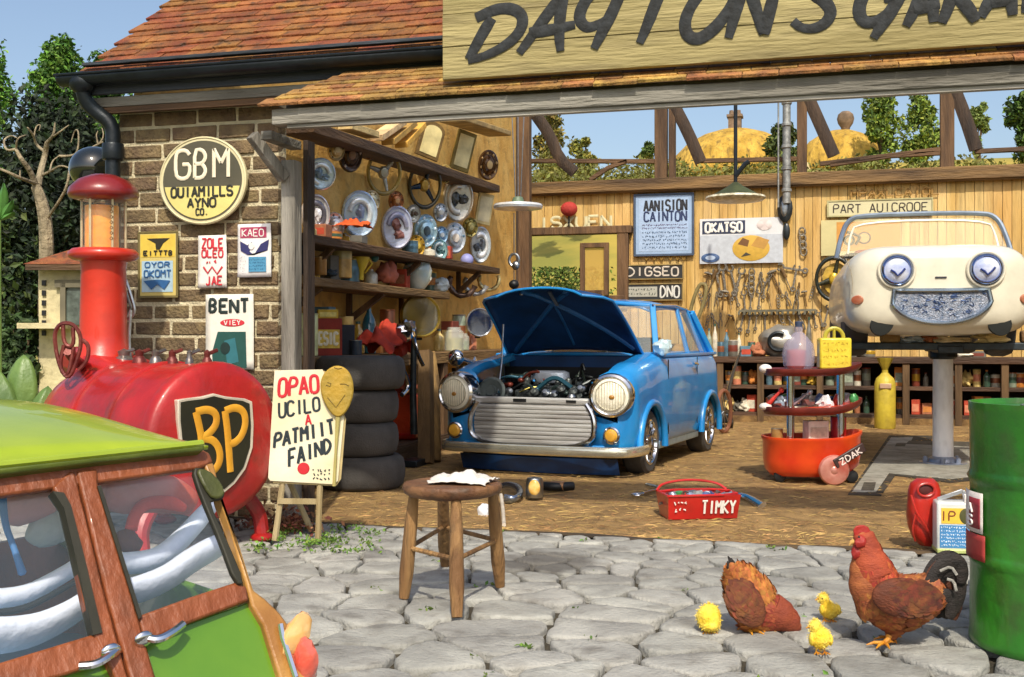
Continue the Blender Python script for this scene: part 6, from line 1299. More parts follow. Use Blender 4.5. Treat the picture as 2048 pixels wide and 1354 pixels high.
for a in (('hub_cap', 'dark ringed cream and brown hubcap, topmost left on the ochre wall', 700, 310, 62, .72, 'cap', '#4a3a30', '#e0d2c2', '#8a6a58'),
 ('spoked_ring', 'gold rimmed spoked ring with a grey hub below the top shelf', 765, 345, 82, .78, 'wheel', '#8f7a3a', '#a5a39b', '#b8b4a6'),
 ('spoked_ring', 'thick dark oval rim enclosing blue black chrome in the wall centre', 847, 370, 86, .72, 'wheel', '#3a3420', '#27303c', '#c9a04a'),
 ('hub_cap', 'tall silver oval hubcap right of the thick dark rim', 915, 398, 82, .70, 'swirl', '#c9c4b4', '#e4dfd2', '#4a4a44'),
 ('hub_cap', 'small brown ring with cream centre high beside the corner posts', 976, 330, 54, .70, 'cap', '#5a3f28', '#c9a870', '#d9c090'),
 ('wing_mirror', 'pale blue rounded plate near the opening post, upper left', 640, 348, 58, .95, 'swirl', '#cfe2ee', '#e6eef2', '#7a94a8'),
 ('hub_cap', 'white arched hubcap cut by the opening post', 630, 430, 74, .72, 'swirl', '#dcd8dc', '#6f6c78', '#e6e2e6'),
 ('hub_cap', 'large pale blue S shaped hubcap above the orange knot', 718, 428, 84, .78, 'swirl', '#c4d8f0', '#e4ecf6', '#9aa8c8'),
 ('hub_cap', 'pale lilac faceted hubcap right of the large S shaped one', 793, 455, 78, .74, 'swirl', '#cdd2e6', '#9a9ab0', '#8a5a50'),
 ('hub_cap', 'blue and silver hubcap third from the corner posts, lower row', 850, 462, 60, .76, 'cap', '#9fc0d0', '#d6e2ea', '#3a4a56'),
 ('hub_cap', 'small yellow brass cap under the lilac hubcap', 833, 492, 40, .8, 'cap', '#b8902c', '#3f3420', '#d9b84a'),
 ('hub_cap', 'round silver blue hubcap second from the corner posts, lower row', 908, 476, 56, .78, 'cap', '#c9d2da', '#4a6a80', '#e6dcd0'),
 ('hub_cap', 'narrow silver and black hubcap nearest the corner posts, lower row', 960, 490, 66, .6, 'swirl', '#c6ced2', '#e6e9ea', '#5a6068')): disc(*a)
for a in (('hub_cap', 'plain pale steel hubcap low beside the opening post', 668, 452, 50, .74, 'cap', '#b8bcc4', '#4a4a50', '#d9d9d9'),
 ('hub_cap', 'ivory dish shaped cap between the gold rimmed ring and the pale S hubcap', 742, 402, 40, .8, 'cap', '#d6cba8', '#7a6a48', '#b09a60'),
 ('hub_cap', 'small copper cap under the gold rimmed ring', 792, 402, 36, .8, 'cap', '#a86a3c', '#3a2a20', '#d0a070'),
 ('hub_cap', 'little chrome cap between dark oval rim and tall silver hubcap', 880, 425, 34, .8, 'cap', '#c9ced2', '#38444e', '#e4e4e0'),
 ('hub_cap', 'teal tinted cap below the tall silver hubcap', 878, 500, 40, .78, 'swirl', '#9cc4c8', '#d8e6e6', '#486a70'),
 ('hub_cap', 'greenish brass cap below the cream tag', 940, 455, 36, .8, 'cap', '#a89a54', '#3c3a24', '#c9bc7c'),
 ('hub_cap', 'rusty ring cap right of the topmost left hubcap', 738, 300, 34, .8, 'cap', '#7c4a2c', '#2c2018', '#b07a4c'),
 ('hub_cap', 'pale gold cap above the tall silver hubcap', 890, 348, 34, .8, 'cap', '#cdb46c', '#5c4a24', '#e6d8a4'),
 ('hub_cap', 'dull steel cap under the dark oval rim', 826, 428, 34, .8, 'swirl', '#a9a9a4', '#d8d4c8', '#5a4a3a'),
 ('hub_cap', 'sky blue small cap between the two lowest silver blue hubcaps', 882, 470, 32, .8, 'cap', '#8fb4d4', '#2c3c50', '#dfe8f0'),
 ('hub_cap', 'cream ring cap beside the rusty ring cap', 672, 300, 40, .8, 'cap', '#c9b88c', '#5a4a30', '#e6dcc0')): disc(*a)
# boxes and frames above the top shelf
def tablet(name, lab, px, py, w_, h_, c1, c2, rot=0, arch_=False, cat='panel'):
    c = onX(px, py, WX+.10); k = depth(c)/FPX; n = (V((1, 0, 0))*.45+TOCAM(c)*.55).normalized(); t = thing(name, lab, cat, M=face_frame(c, n) @ RZ(R(rot))); W2, H2 = w_*k/2, h_*k/2
    P = [(-W2, -H2), (W2, -H2), (W2, H2*.55)]+([(W2*math.cos(R(a)), H2*.55+H2*.45*math.sin(R(a))) for a in range(15, 180, 15)] if arch_ else [(W2, H2), (-W2, H2)])+[(-W2, H2*.55)]
    m = MB(); m.prism(P, 0, .03); m.build('frame', mat('fr'+c1.lstrip('#'), c1, .6, var=.25, bump=.4), t, bevel=.006); m = MB(); m.prism([(x*.74, y*.80) for x, y in P], .03, .036); m.build('panel', mat('fr'+c2.lstrip('#'), c2, .5, var=.2, bump=.2), t); return t
tablet('arched_frame', 'arched dark framed cream panel above the top left shelf', 860, 280, 54, 74, '#6a5228', '#d9c88c', -14, True)
tablet('tall_frame', 'tall olive framed cream panel right of the arched one', 925, 302, 44, 80, '#7a6a30', '#ddd09a', -12)
tablet('cream_tag', 'cream notched tag hanging beside the corner posts', 967, 418, 36, 62, '#d8c68c', '#e6dab0', -8)
for k, (x0, y0, x1, y1, cc, lab) in enumerate(((690, 252, 745, 270, '#c9b078', 'lowest pale plank of the bundle above the top left shelf'), (752, 276, 800, 244, '#d8b888', 'sloping pink cream plank leaning above the top left shelf'), (776, 284, 822, 246, '#b8924a', 'brown plank leaning right of the pink cream plank'), (802, 290, 840, 250, '#cf9f44', 'orange brown plank leaning nearest the arched frame'))):
    A, B = onX(x0, y0, WX+.14), onX(x1, y1, WX+.14); m = MB(); m.beam(A, B, .06, .14, up=V((1, 0, 0))); o = m.build('plank', mat('pl'+cc.lstrip('#'), cc, .8, var=.25, bump=.5), None, bevel=.006); tag(o, lab, 'plank')
m = MB(); A = onX(905, 238, WX+.25); B = onX(1000, 268, WX+.25); m.beam(A, B, .3, .06); tag(m.build('canvas_awning', mat('awning', '#a88f5e', .85, var=.25, bump=.5), None, bevel=.01), 'folded brownish awning at the top of the left wall', 'awning')
# ---- generic small goods
def tin(name, lab, cat, c, r, h, cc, lid='#9a9a92', group=None, band=None, rz=0):
    t = thing(name, lab, cat, c, group=group); m = MB(); m.lathe([(r*.96, 0), (r, .004), (r, h*.94), (r*.96, h*.96)], 24); m.build('body', mat('tin'+cc.lstrip('#'), cc, .35, var=.2, scale=14, bump=.1, coat=.3), t)
    m = MB(); m.lathe([(r*.97, h*.955), (r*1.02, h*.96), (r*1.02, h), (r*.9, h), (0, h*.98)], 24); m.build('lid', mat('tin'+lid.lstrip('#'), lid, .3, .5, bump=.1), t)
    if band: m = MB(); m.lathe([(r*1.003, h*.3), (r*1.012, h*.31), (r*1.012, h*.68), (r*1.003, h*.69)], 24); m.build('label', mat('tin'+band.lstrip('#'), band, .5, var=.25, scale=30), t)
    return t
def carton(name, lab, cat, c, w_, h_, d, cc, face=None, txt=None, rz=0, group=None):
    t = thing(name, lab, cat, c, rz=rz, group=group); m = MB(); m.box((0, 0, h_/2), (w_, d, h_)); m.build('body', mat('box'+cc.lstrip('#'), cc, .7, var=.15, scale=14, bump=.1), t, bevel=.004)
    if face: m = MB(); m.box((0, -d/2-.001, h_*.45), (w_*.82, .003, h_*.5)); f = m.build('label', mat('box'+face.lstrip('#'), face, .6, var=.2, scale=30), t)
    if txt:
        m = MB(); add_text(m, frame(V((0, -d/2-.0028, 0)), V((1, 0, 0)), V((0, 0, 1)), V((0, -1, 0))), txt, -w_*.36, h_*.30, w_*.36, h_*.62, h_*.07); m.build('lettering', flat('#efe6d0'), t)
    return t
def bottle(name, lab, cat, c, r, h, cc, cap='#2a2a2a', glassy=True, group=None):
    t = thing(name, lab, cat, c, group=group); m = MB(); m.lathe([(r*.92, 0), (r, .006), (r, h*.58), (r*.85, h*.68), (r*.36, h*.82), (r*.32, h*.93)], 22); m.build('body', mat('bot'+cc.lstrip('#'), cc, .12, var=.25, scale=14, coat=1, bump=.02), t); m = MB(); m.lathe([(r*.38, h*.92), (r*.38, h), (0, h)], 16); m.build('cap', mat('tin'+cap.lstrip('#'), cap, .4), t); return t
def jar(name, lab, cat, c, r, h, cc, fill, group=None):
    t = thing(name, lab, cat, c, group=group); m = MB(); m.lathe([(r*.9, 0), (r, .01), (r, h*.8), (r*.7, h*.9), (r*.7, h)], 22); m.build('body', glass('jar_glass', '#e6efe6', .32), t); m = MB(); m.lathe([(r*.86, .006), (r*.9, h*.55), (0, h*.57)], 20); m.build('contents', mat('fill'+fill.lstrip('#'), fill, .6, var=.4, scale=30, bump=.8), t); return t
# ---- bench along the left wall
LBX0, LBX1, LBH = WX, -3.62, .965
t = thing('wall_bench', 'long wooden bench along the left wall behind the tyres', 'bench', (LBX0, 10.5, 0))
m = MB(); m.box(((LBX0+LBX1)/2, 10.9, LBH-.055), (LBX1-LBX0, 7.6, .11)); m.build('top', woodx('bench_top', '#8f6f42', '#5a4226', 'y', .9, 7, dirt=.3), t, world=True, bevel=.008)
for y in (7.2, 8.95, 10.6, 12.3, 14.2): m = MB(); m.box((LBX1-.06, y, (LBH-.11)/2), (.10, .12, LBH-.11)); m.build('leg', BROWNZ, t, world=True, bevel=.006)
m = MB(); m.box(((LBX0+LBX1)/2, 10.9, .13), (LBX1-LBX0, 7.5, .05)); m.box((LBX1-.02, 10.9, .07), (.06, 7.5, .13)); m.build('lower_shelf', SHW, t, world=True, bevel=.006)
def LB(px, X=-3.80): return V((X, onX(px, 700, X).y, LBH))
def kz(p): return depth(p)/FPX
p = LB(612, -3.9); tin('jug', 'cream jug standing at the opening end of the left bench', 'jug', p, 24*kz(p), .33, '#d9dca0', '#c9cfa0')
p = LB(655); carton('carton', 'red and yellow carton with white letters on the left bench', 'carton', p, 50*kz(p)*1.1, 74*kz(p), .16, '#8c2a1e', '#d9b84a', 'ESIC', rz=.5)
p = LB(655)+V((0, 0, 74*kz(LB(655)))); carton('snack_tray', 'small yellow tray piled on the red carton', 'tray', p, 40*kz(p), .07, .14, '#c9a83a', '#e0cf7a', rz=.5)
p = LB(693); carton('black_box', 'tall black box with a cream roll on top beside the red carton', 'box', p, 30*kz(p), 60*kz(p), .12, '#1c2230', rz=.5)
p2 = p+V((0, 0, 60*kz(p))); tin('cream_roll', 'cream roll standing on the tall black box', 'roll', p2, 14*kz(p2), .07, '#d8b870', '#e0c890')
p = LB(738, -4.0); bottle('bottle', 'teal and grey bottle behind the red cloth on the left bench', 'bottle', p, 14*kz(p), 100*kz(p), '#2f6d7d', '#b9b4b4')
p = LB(712, -3.7); tin('small_pot', 'small dark pot at the foot of the red cloth', 'pot', p, 12*kz(p), 30*kz(p), '#2a3a4a')
RC = mat('red_rag', '#c23a1c', .85, c2='#8c2a20', scale=7, bump=.7, bscale=18)
p = LB(762, -3.72); crumple('red_cloth', 'crumpled orange red cloth heaped on the edge of the left bench', 'cloth', p+V((0, 0, .0)), .20, .26, .30, '#c23a1c', 5, RC)
m = MB(); P = [onX(x, y, -3.60) for x, y in ((795, 668), (806, 682), (806, 696), (796, 708))]; m.tube(smoothline(P, 2), [.06, .065, .06, .05, .055, .06, .05, .04, .05, .055, .05, .03, .02][:len(smoothline(P, 2))] if len(smoothline(P, 2)) <= 13 else .05, 12); m.v = [v+V((NZ.noise(v*15), NZ.noise(v*15+V((4, 0, 0))), NZ.noise(v*15+V((0, 4, 0)))))*.03 for v in m.v]; tag(m.build('red_cloth', RC, None, ang=80), 'end of the orange red cloth hanging over the bench edge', 'cloth')
def big_lamp(lab, px, py, hpx, X, c1, c2, dirv, grp=None):
    c = onX(px, py, X); r = hpx/2*kz(c); n = (TOCAM(c)+V(dirv)).normalized(); t = thing('car_headlamp', lab, 'headlamp', M=face_frame(c, n))
    m = MB(); m.lathe([(0, -r*.9), (r*.45, -r*.8), (r*.85, -r*.35), (r*.98, 0), (r, .02), (r*.94, .04), (r*.88, .02)], 36); m.build('shell', mat('lampshell'+c1.lstrip('#'), c1, .22, .8, var=.2), t); m = MB(); m.lathe([(r*.88, .02), (r*.5, -r*.12), (r*.2, -r*.25), (0, -r*.26)], 30); m.build('reflector', mat('lampref'+c2.lstrip('#'), c2, .18, .8, var=.3, scale=5), t); m = MB(); m.ell((0, 0, -r*.12), (r*.14, r*.14, r*.14)); m.build('bulb', mat('bulbg', '#d9d0a0', .15), t)
    m = MB(); m.box((0, -r*1.02, -r*.3), (r*.3, r*.12, r*.3)); m.build('foot', IRON, t); return t
big_lamp('large brass and silver headlamp standing on the left bench', 840, 632, 88, -3.85, '#b8a04a', '#c9c4b0', (.7, -.1, .1))
p = LB(908); jar('jar', 'clear glass jar between two headlamps on the left bench', 'jar', p, 20*kz(p), 48*kz(p), '#e0dfc0', '#a89c5a')
p = LB(926, -3.95); jar('jar', 'small olive glass jar just left of the open blue bonnet', 'jar', p, 13*kz(p), 34*kz(p), '#e0dfc0', '#6f7a3a')
big_lamp('chrome headlamp with dark blue glass beside the open bonnet', 958, 645, 58, -3.8, '#c9ccd0', '#3a4a7a', (.6, -.2, .0))
# below the bench
def LF(px, y, X=-3.5): return onX(px, y, X)
t = thing('car_jack', 'tall chrome and black jack standing between tyres and bench', 'jack', (-3.45, LF(822, 860, -3.45).y, 0)); X_ = -3.42
m = MB(); m.tube([LF(828, 868, X_), LF(826, 780, X_), LF(828, 655, X_)], [.032, .03, .024], 12); m.build('post', mat('jack_dark', '#33393c', .4, .6, var=.4, scale=12), t, world=True)
m = MB(); m.tube(smoothline([LF(x, y, X_+.04) for x, y in ((795, 720), (812, 750), (818, 775), (804, 790))], 2), .02, 8); m.tube(smoothline([LF(x, y, X_+.03) for x, y in ((822, 660), (836, 710), (846, 730))], 1), .018, 8); m.ell(LF(815, 660, X_), (.09, .07, .08), nz=.6); m.build('lever', CHROME, t, world=True)
m = MB(); m.box((X_, t.location.y, .03), (.16, .3, .06)); m.build('foot', IRON, t, world=True, bevel=.01)
pO = at(797, 868, 10.55); pO.z = .16; kk = kz(pO)
t = thing('fuel_can', 'orange red fuel can under a brown cloth beside the tyres', 'fuel can', M=T(pO.x+.05, pO.y, .16)); w_, h_ = 66*kk, 92*kk
m = MB(); m.box((0, 0, h_/2), (w_, .22, h_)); m.build('body', mat('orange_can', '#dd4a22', .4, c2='#c43a1c', scale=6, bump=.2, coat=.3), t, bevel=.03); m = MB(); m.lathe([(.035, 0), (.035, .05), (.02, .06)], 14, T(-.05, 0, h_)); m.tube([(-.02, 0, h_), (0, 0, h_+.05), (.07, 0, h_+.05), (.09, 0, h_)], .012, 8); m.build('spout', mat('orange_can', '#dd4a22'), t); m = MB(); m.box((0, -.111, .05), (w_*.9, .01, .03)); m.build('base_band', mat('base_red', '#b3201c', .4), t, bevel=.004)
crumple('brown_cloth', 'rust brown cloth draped over the orange red fuel can', 'cloth', V((pO.x+.06, pO.y-.05, .16+h_*.98)), w_*.52, .14, .20, '#8a4226', 9)
for px, lab, cc in ((852, 'broad wooden post standing under the left bench', '#7a5f3a'), (868, 'pointed pale stake leaning under the left bench', '#a5824a')):
    A = LF(px, 872, -3.35); A.z = .01; B = LF(px-1, 703, -3.45); m = MB(); m.tube([A, A.lerp(B, .7), B], [.07, .065, .02] if px == 868 else [.08, .08, .078], 6 if px == 868 else 4); tag(m.build('stake', woodx('stake'+cc.lstrip('#'), cc, '#5a452a', 'z'), None, ang=60), lab, 'stake')
LS = .156
def LLS(px, X=-3.85): return V((X, onX(px, 720, X).y, LS))
p = LLS(935, -3.75); m = MB(); m.ell((0, 0, .11), (.12, .12, .11), nu=24, nv=14); 
hb_ = V((-3.70, onX(935, 720, -3.70).y, .80)); t = thing('mirror_ball', 'shiny silver ball on a stem just left of the blue car', 'ball', (hb_.x, hb_.y, LS)); kk = kz(hb_)
m = MB(); c = onX(936, 726, -3.70)-V((hb_.x, hb_.y, LS)); m.ell(c, (20*kk, 20*kk, 20*kk), nu=24, nv=14); m.build('ball', mat('ball_chrome', '#dfe3ee', .1, 1, bump=0), t); m = MB(); m.lathe([(.08, 0), (.02, .03), (.015, c.z)], 12); m.build('stem', STEEL, t)
bl_ = ['#7f9aa0', '#c4ccc8', '#5a7a7c', '#b5b8a6', '#8fae9a', '#a8b4c0']
for k, px in enumerate((868, 878, 889, 899, 908, 917)):
    p = LLS(px, -3.95); bottle('bottle', '%s glass bottle under the left bench, %s from the wooden stakes' % (('grey blue', 'clear', 'teal', 'beige', 'green', 'pale blue')[k], ('first', 'second', 'third', 'fourth', 'fifth', 'sixth')[k]), 'bottle', p, .07, .55+.07*(k % 3), bl_[k])
p = LLS(968, -3.75); rag('rag', 'brown rag on the lower shelf behind the left wing of the blue car', 'rag', p+V((0, 0, 0)), (.16, .2, .22), '#8a4c34', 3, nz=.4)
# ---- goods on the middle and lowest wall shelves
EXTRA = []
def on_shelf(px, py, X=WX+.17): return onX(px, py, X)
for k, (kind, px, pb, w_, h_, cc, lab) in enumerate((
 ('tin', 612, 548, 22, 60, '#2c3a55', 'tall navy tin at the post end of the lowest left wall shelf'), ('tin', 640, 550, 30, 36, '#a5763a', 'round brown tin with a gold face on the lowest left wall shelf'),
 ('rag', 662, 553, 26, 16, '#3a4650', 'dark blue grey rag between the brown tin and the tan loaf shapes'), ('tin', 684, 556, 44, 40, '#b8924e', 'squat tan drum on the lowest left wall shelf'), ('tin', 684, 520, 44, 24, '#a59a6a', 'olive cushion like lid on the squat tan drum'),
 ('crown', 722, 560, 38, 46, '#d9c03a', 'bright yellow funnel shape right of the tan drum'), ('ball', 750, 522, 18, 20, '#2f6a72', 'small teal ball above the lowest left wall shelf'), ('ball', 762, 512, 9, 10, '#b5b8c0', 'tiny pale grey knob beside the teal ball'),
 ('rag', 772, 566, 44, 44, '#a8604c', 'pinkish brown bundle on the lowest left wall shelf'), ('ball', 783, 548, 22, 24, '#d8a8a0', 'pink rounded knob in front of the brown bundle'), ('bowl', 835, 578, 66, 66, '#9cb0a4', 'big pale green swirled glass bowl on the lowest left wall shelf'), ('rag', 880, 583, 40, 30, '#c9d4d6', 'pale shiny cloth beside the glass bowl'))):
    c = on_shelf(px, pb); k_ = kz(c); r = w_*k_/2*.9; H = h_*k_
    if kind == 'tin': tin('tin', lab, 'tin', c, r, H, cc, '#b8a070')
    elif kind == 'rag': rag('cloth', lab, 'cloth', c, (r, r*1.2, H/2), cc, k+2, nz=.5)
    elif kind == 'ball': m = MB(); m.ell((0, 0, 0), (r, r, r), nu=18, nv=12); o = m.build('knob', mat('kn'+cc.lstrip('#'), cc, .3, var=.2), None); o.location = c+V((0, 0, H*.3)); tag(o, lab, 'knob')
    elif kind == 'crown':
        t = thing('funnel', lab, 'funnel', c); m = MB(); m.lathe([(r*.3, 0), (r*.35, H*.35), (r, H*.85), (r, H)], 20); m.build('cone', mat('fun'+cc.lstrip('#'), cc, .4, bump=.05), t, mods=lambda ob: setattr(ob.modifiers.new('thick', 'SOLIDIFY'), 'thickness', .004)); m = MB(); m.tube([(r, 0, H*.9), (r*1.4, 0, H*.7), (r*.5, 0, H*.3)], .008, 6); m.build('handle', mat('fun'+cc.lstrip('#'), cc), t)
    else:
        t = thing('glass_bowl', lab, 'bowl', c); m = MB(); m.lathe([(r*.5, 0), (r*.9, H*.25), (r, H*.55), (r*.8, H*.85), (r*.6, H)], 26); m.build('bowl', mat('bowlg', '#9db3a8', .12, c2='#d2ddd6', scale=5, coat=1, bump=.1), t); m = MB(); m.tube([(r*.9*math.cos(a), r*.95*math.sin(a), H*(.3+a*.09)) for a in [q*.5 for q in range(13)]], .015, 6); m.build('swirl', mat('swirlw', '#dfe8e2', .2), t)
c = on_shelf(700, 466, WX+.2); crumple('orange_knot', 'knotted orange cloth on the middle left wall shelf', 'cloth', c+V((0, 0, .03)), .17, .12, .12, '#cf5a26', 14)
c = on_shelf(934, 520, WX+.2); m = MB(); m.ell((0, 0, 0), (.075, .075, .075), nu=20, nv=14); o = m.build('ball', mat('lilac', '#8f93c8', .5), None); o.location = c; tag(o, 'small lilac blue ball on the middle shelf near the corner posts', 'ball')
for px, py, s, cc, lab in ((925, 565, 52, '#6f5a50', 'dark curved exhaust clamp hanging under the middle shelf'), (952, 566, 44, '#d3d6d8', 'silver curved bracket hanging beside the dark clamp'), (978, 560, 40, '#d9c890', 'cream ring shaped bracket nearest the corner posts')):
    c = onX(px, py, WX+.2); r = s/2*kz(c); n = TOCAM(c); F_ = face_frame(c, n); m = MB(); m.tube([V((r*math.cos(R(a)), r*math.sin(R(a)), 0)) for a in range(150, 400 if px > 970 else 350, 14)], [r*(.16+.1*abs(math.sin(a))) for a in range(len(range(150, 400 if px > 970 else 350, 14)))], 9, M=F_); o = m.build('bracket', mat('br'+cc.lstrip('#'), cc, .25, .6, var=.3), None, ang=80); tag(o, lab, 'bracket')
# ---- hanging tray lamp, hook and ball at the corner posts
PZ = 12.0
c = at(1036, 411, PZ); t = thing('hanging_tray_lamp', 'flat white enamel lamp dish hanging on cords in front of the corner posts', 'lamp', c)
k_ = PZ/FPX; m = MB(); m.lathe([(0, .02), (26*k_, .03), (48*k_, .012), (50*k_, -.01), (48*k_, -.035), (30*k_, -.045), (0, -.04)], 36); m.build('shade', mat('enamel_white', '#d9d9d6', .25, .2, var=.1, coat=.5), t)
m = MB(); m.lathe([(13*k_, .02), (13*k_, .04), (9*k_, .09), (0, .10)], 20); m.build('cap', mat('cap_green', '#5d7058', .5, var=.3), t)
for dx in (-.07, .0, .07): m = MB(); m.tube([(dx*.4, 0, .09), (dx, 0, 1.05)], .006, 6); m.build('cord', STEEL, t)
c = at(1028, 520, PZ); t = thing('iron_hook', 'metal ring hook with a dark bob hanging below the enamel lamp', 'hook', c)
m = MB(); m.tube([V((10*k_*math.cos(R(a)), 0, 12*k_*math.sin(R(a)))) for a in range(0, 360, 20)], .016, 9, closed=True); m.ell((.02, 0, -.06), (.045, .03, .05)); m.build('ring', STEEL, t); m = MB(); m.tube([(0, 0, .07), (0, 0, .5)], .006, 6); m.tube([(0, 0, -.1), (0, 0, -.22)], .006, 6); m.build('wire', STEEL, t); m = MB(); m.ell((0, 0, -.26), (.055, .055, .05)); m.tube([(0, 0, -.3), (.02, 0, -.42)], [.02, .008], 8); m.build('bob', BLACK, t)
# ================================================================ BACK WALL
YW = BY-.02
INKD = flat('#23252c'); NAVY = flat('#26355c'); WHT = flat('#e4e2da')
def bd(name, lab, cat, p0, p1, basec, parts, fm=None, fw=.03, seed=1, group=None, curl=0): return board(name, lab, cat, p0, p1, YW-.012, mat('bd'+basec.lstrip('#'), basec, .7, var=.08, scale=3, bump=.15), .02, parts, fm, fw, group, seed, curl=curl)
bd('poster', 'framed blue lettered notice in the middle of the plank wall', 'poster', (1272, 509), (1384, 389), '#93abc9', [('rect', flat('#9fb6d4'), .06, .05, .94, .95), ('text', INKD, 'AANISION', .14, .74, .92, .92, .035), ('text', NAVY, 'CAINTON', .14, .56, .92, .72, .03), ('scr', flat('#5a4a6e'), .12, .42, .92, .52, 2, .012), ('scr', flat('#33506e'), .12, .08, .92, .40, 5, .010)], mat('pframe', '#3f4f66', .6), .03)
bd('name_strip', 'black strip with big pale letters, upper of the two under the blue notice', 'sign', (1248, 558), (1365, 530), '#2a2b2a', [('text', flat('#c9bfb0'), 'DIGSEO', .05, .2, .95, .85, .12)], mat('strip_edge', '#8f7a4a', .8), .015)
bd('name_strip', 'black strip with pale letters, lower of the two under the blue notice', 'sign', (1248, 600), (1364, 568), '#25272a', [('rect', flat('#a8a89c'), .03, .2, .58, .85), ('scr', flat('#2f3a34'), .05, .25, .56, .8, 2, .05), ('text', flat('#d0d0c8'), 'DNO', .62, .15, .97, .88, .11)], mat('strip_edge', '#8f7a4a', .8), .015)
m = MB(); P0 = onY(1288, 518, YW-.01); [add_text(m, FY(onY(x, 521, YW-.015)), 'V', 0, 0, .07, .07, .014) for x in (1288, 1304, 1318, 1336, 1350, 1362)]; tag(m.build('carved_letters', flat('#8a6a24'), None), 'row of small painted v marks under the blue notice', 'lettering')
bd('poster', 'white picture poster with a dark banner and a yellow oval dish', 'poster', (1400, 528), (1566, 434), '#d3d5d6', [('rect', flat('#b9bfc6'), .0, .0, 1, .63), ('rect', flat('#26304a'), .03, .66, .55, .95), ('text', WHT, 'OKATSO', .06, .70, .52, .90, .05), ('oval', flat('#d6c9c4'), .78, .84, .09, .12), ('oval', flat('#c9a13c'), .62, .33, .22, .28), ('poly', flat('#6e4a24'), [(.46, .42), (.52, .56), (.6, .5), (.58, .36)]), ('poly', flat('#b98c40'), [(.62, .38), (.7, .58), (.84, .5), (.78, .3)]), ('poly', flat('#3f3a2c'), [(.5, .14), (.56, .24), (.62, .18)]), ('oval', flat('#3f5a84'), .13, .13, .11, .10), ('oval', flat('#aebfd6'), .13, .13, .06, .05)], None, seed=4)
bd('sign_board', 'long cream sign with dark capitals above the orange picture', 'sign', (1657, 432), (1863, 398), '#ccc49a', [('text', flat('#3a2f28'), 'PART AUICROOE', .04, .18, .97, .78, .085)], mat('cream_edge', '#b0a878', .8), .02)
bd('picture_board', 'cream mounted orange picture of a dark motorcycle shape behind the roadster', 'picture', (1642, 512), (1800, 437), '#c6bb86', [('rect', flat('#c98f3e'), .2, .12, 1, .94), ('disc', flat('#3a3a22'), .36, .42, .075, .15), ('disc', flat('#c09452'), .36, .42, .04, .08), ('disc', flat('#4a3f28'), .55, .48, .085, .17), ('disc', flat('#cfa264'), .55, .48, .065, .13), ('line', flat('#34341f'), [(.33, .66), (.42, .60), (.5, .5), (.44, .3)], .08)], None)
m = MB(); o_ = onY(1700, 394, YW-.01); e_ = onY(1880, 374, YW-.01); add_text(m, FY(V((o_.x, YW-.012, o_.z))), 'MPAXLCAIOL', 0, 0, e_.x-o_.x, e_.z-o_.z, .022); tag(m.build('wall_lettering', flat('#9a7434'), None), 'faded brown capitals painted on the planks above the long sign', 'lettering')
m = MB(); o_ = onY(1075, 458, YW-.06); e_ = onY(1224, 431, YW-.06)
t = thing('carved_name', 'cream cut out letters standing on the casement window frame', 'lettering', (o_.x, YW-.06, o_.z))
for k, ch in enumerate('ISXUEN'):
    m = MB(); wch = (e_.x-o_.x)/6; add_text(m, FY(V((o_.x+k*wch, YW-.06, o_.z))), ch, 0, 0, wch*1.05, e_.z-o_.z, .04, z=0); m.build('letter', flat('#c9c29a'), t, world=True)
m = MB(); c = onY(1138, 418, YW-.12); t = thing('red_ball_sign', 'red ball on a thin stick above the casement window', 'ball', (c.x, c.y, WIN[3]+.11)); m.ell((0, 0, c.z-WIN[3]-.11), (.125, .09, .105), nu=20, nv=14); m.build('ball', mat('ball_red', '#a8322a', .8, var=.2, bump=.8), t); m = MB(); m.tube([(0, 0, 0), (0, 0, c.z-WIN[3]-.2)], .012, 6); m.build('stick', IRON, t)
disc('dark_dial', 'yellow and black round dial left of the roadster', 1668, 558, 82, .8, 'wheel', '#1f2520', '#3a3a28', '#c9a52c', grp=None, Yw=YW-.05, tilt=0)
m = MB(); c = onY(1672, 558, YW-.03); m.lathe([(0, 0), (.22, 0), (.22, .01), (0, .012)], 28, FY(c) @ MX.Diagonal((.8, 1, 1, 1))); tag(m.build('dial_plate', mat('dial_yellow', '#c9a43a', .6, c2='#8f7424', scale=7, bump=.3), None), 'round mottled yellow plate inside the black dial', 'plate')
# black oval mirror, spoon, hanging lamp
t = thing('oval_mirror', 'long black oval mirror hanging under the vent pipe', 'mirror', M=FY(onY(1570, 434, YW-.06))); m = MB(); m.ell((0, .12, 0), (.105, .2, .04)); m.ell((.02, -.2, 0), (.05, .12, .03)); m.build('frame', mat('mirror_black', '#23282a', .3, var=.4, scale=20), t); m = MB(); m.ell((-.01, .12, .03), (.05, .12, .02)); m.build('glass', STEEL, t)
t = thing('cone_lamp', 'dark green cone lamp hanging on a long rod before the back windows', 'lamp', M=T(*at(1471, 392, 14.2))); k_ = 14.2/FPX
m = MB(); m.lathe([(56*k_, -.01), (44*k_, .02), (16*k_, .12), (6*k_, .17), (0, .18)], 32); m.build('shade', mat('lamp_green', '#3d4426', .6, var=.3, bump=.3), t, mods=lambda ob: setattr(ob.modifiers.new('thick', 'SOLIDIFY'), 'thickness', .006))
m = MB(); m.lathe([(58*k_, -.005), (60*k_, -.03), (54*k_, -.06), (30*k_, -.075), (0, -.08)], 32); m.build('rim', mat('rim_white', '#e2ddc4', .4, c2='#a89f80', scale=18, bump=.5), t); m = MB(); m.tube([(0, 0, .16), (0, 0, 1.25)], .024, 9); m.build('rod', IRON, t)
m = MB(); m.tube([(0, 0, .25), (.12, 0, .40), (.17, 0, .43)], .03, 8); m.build('arm', IRON, t)
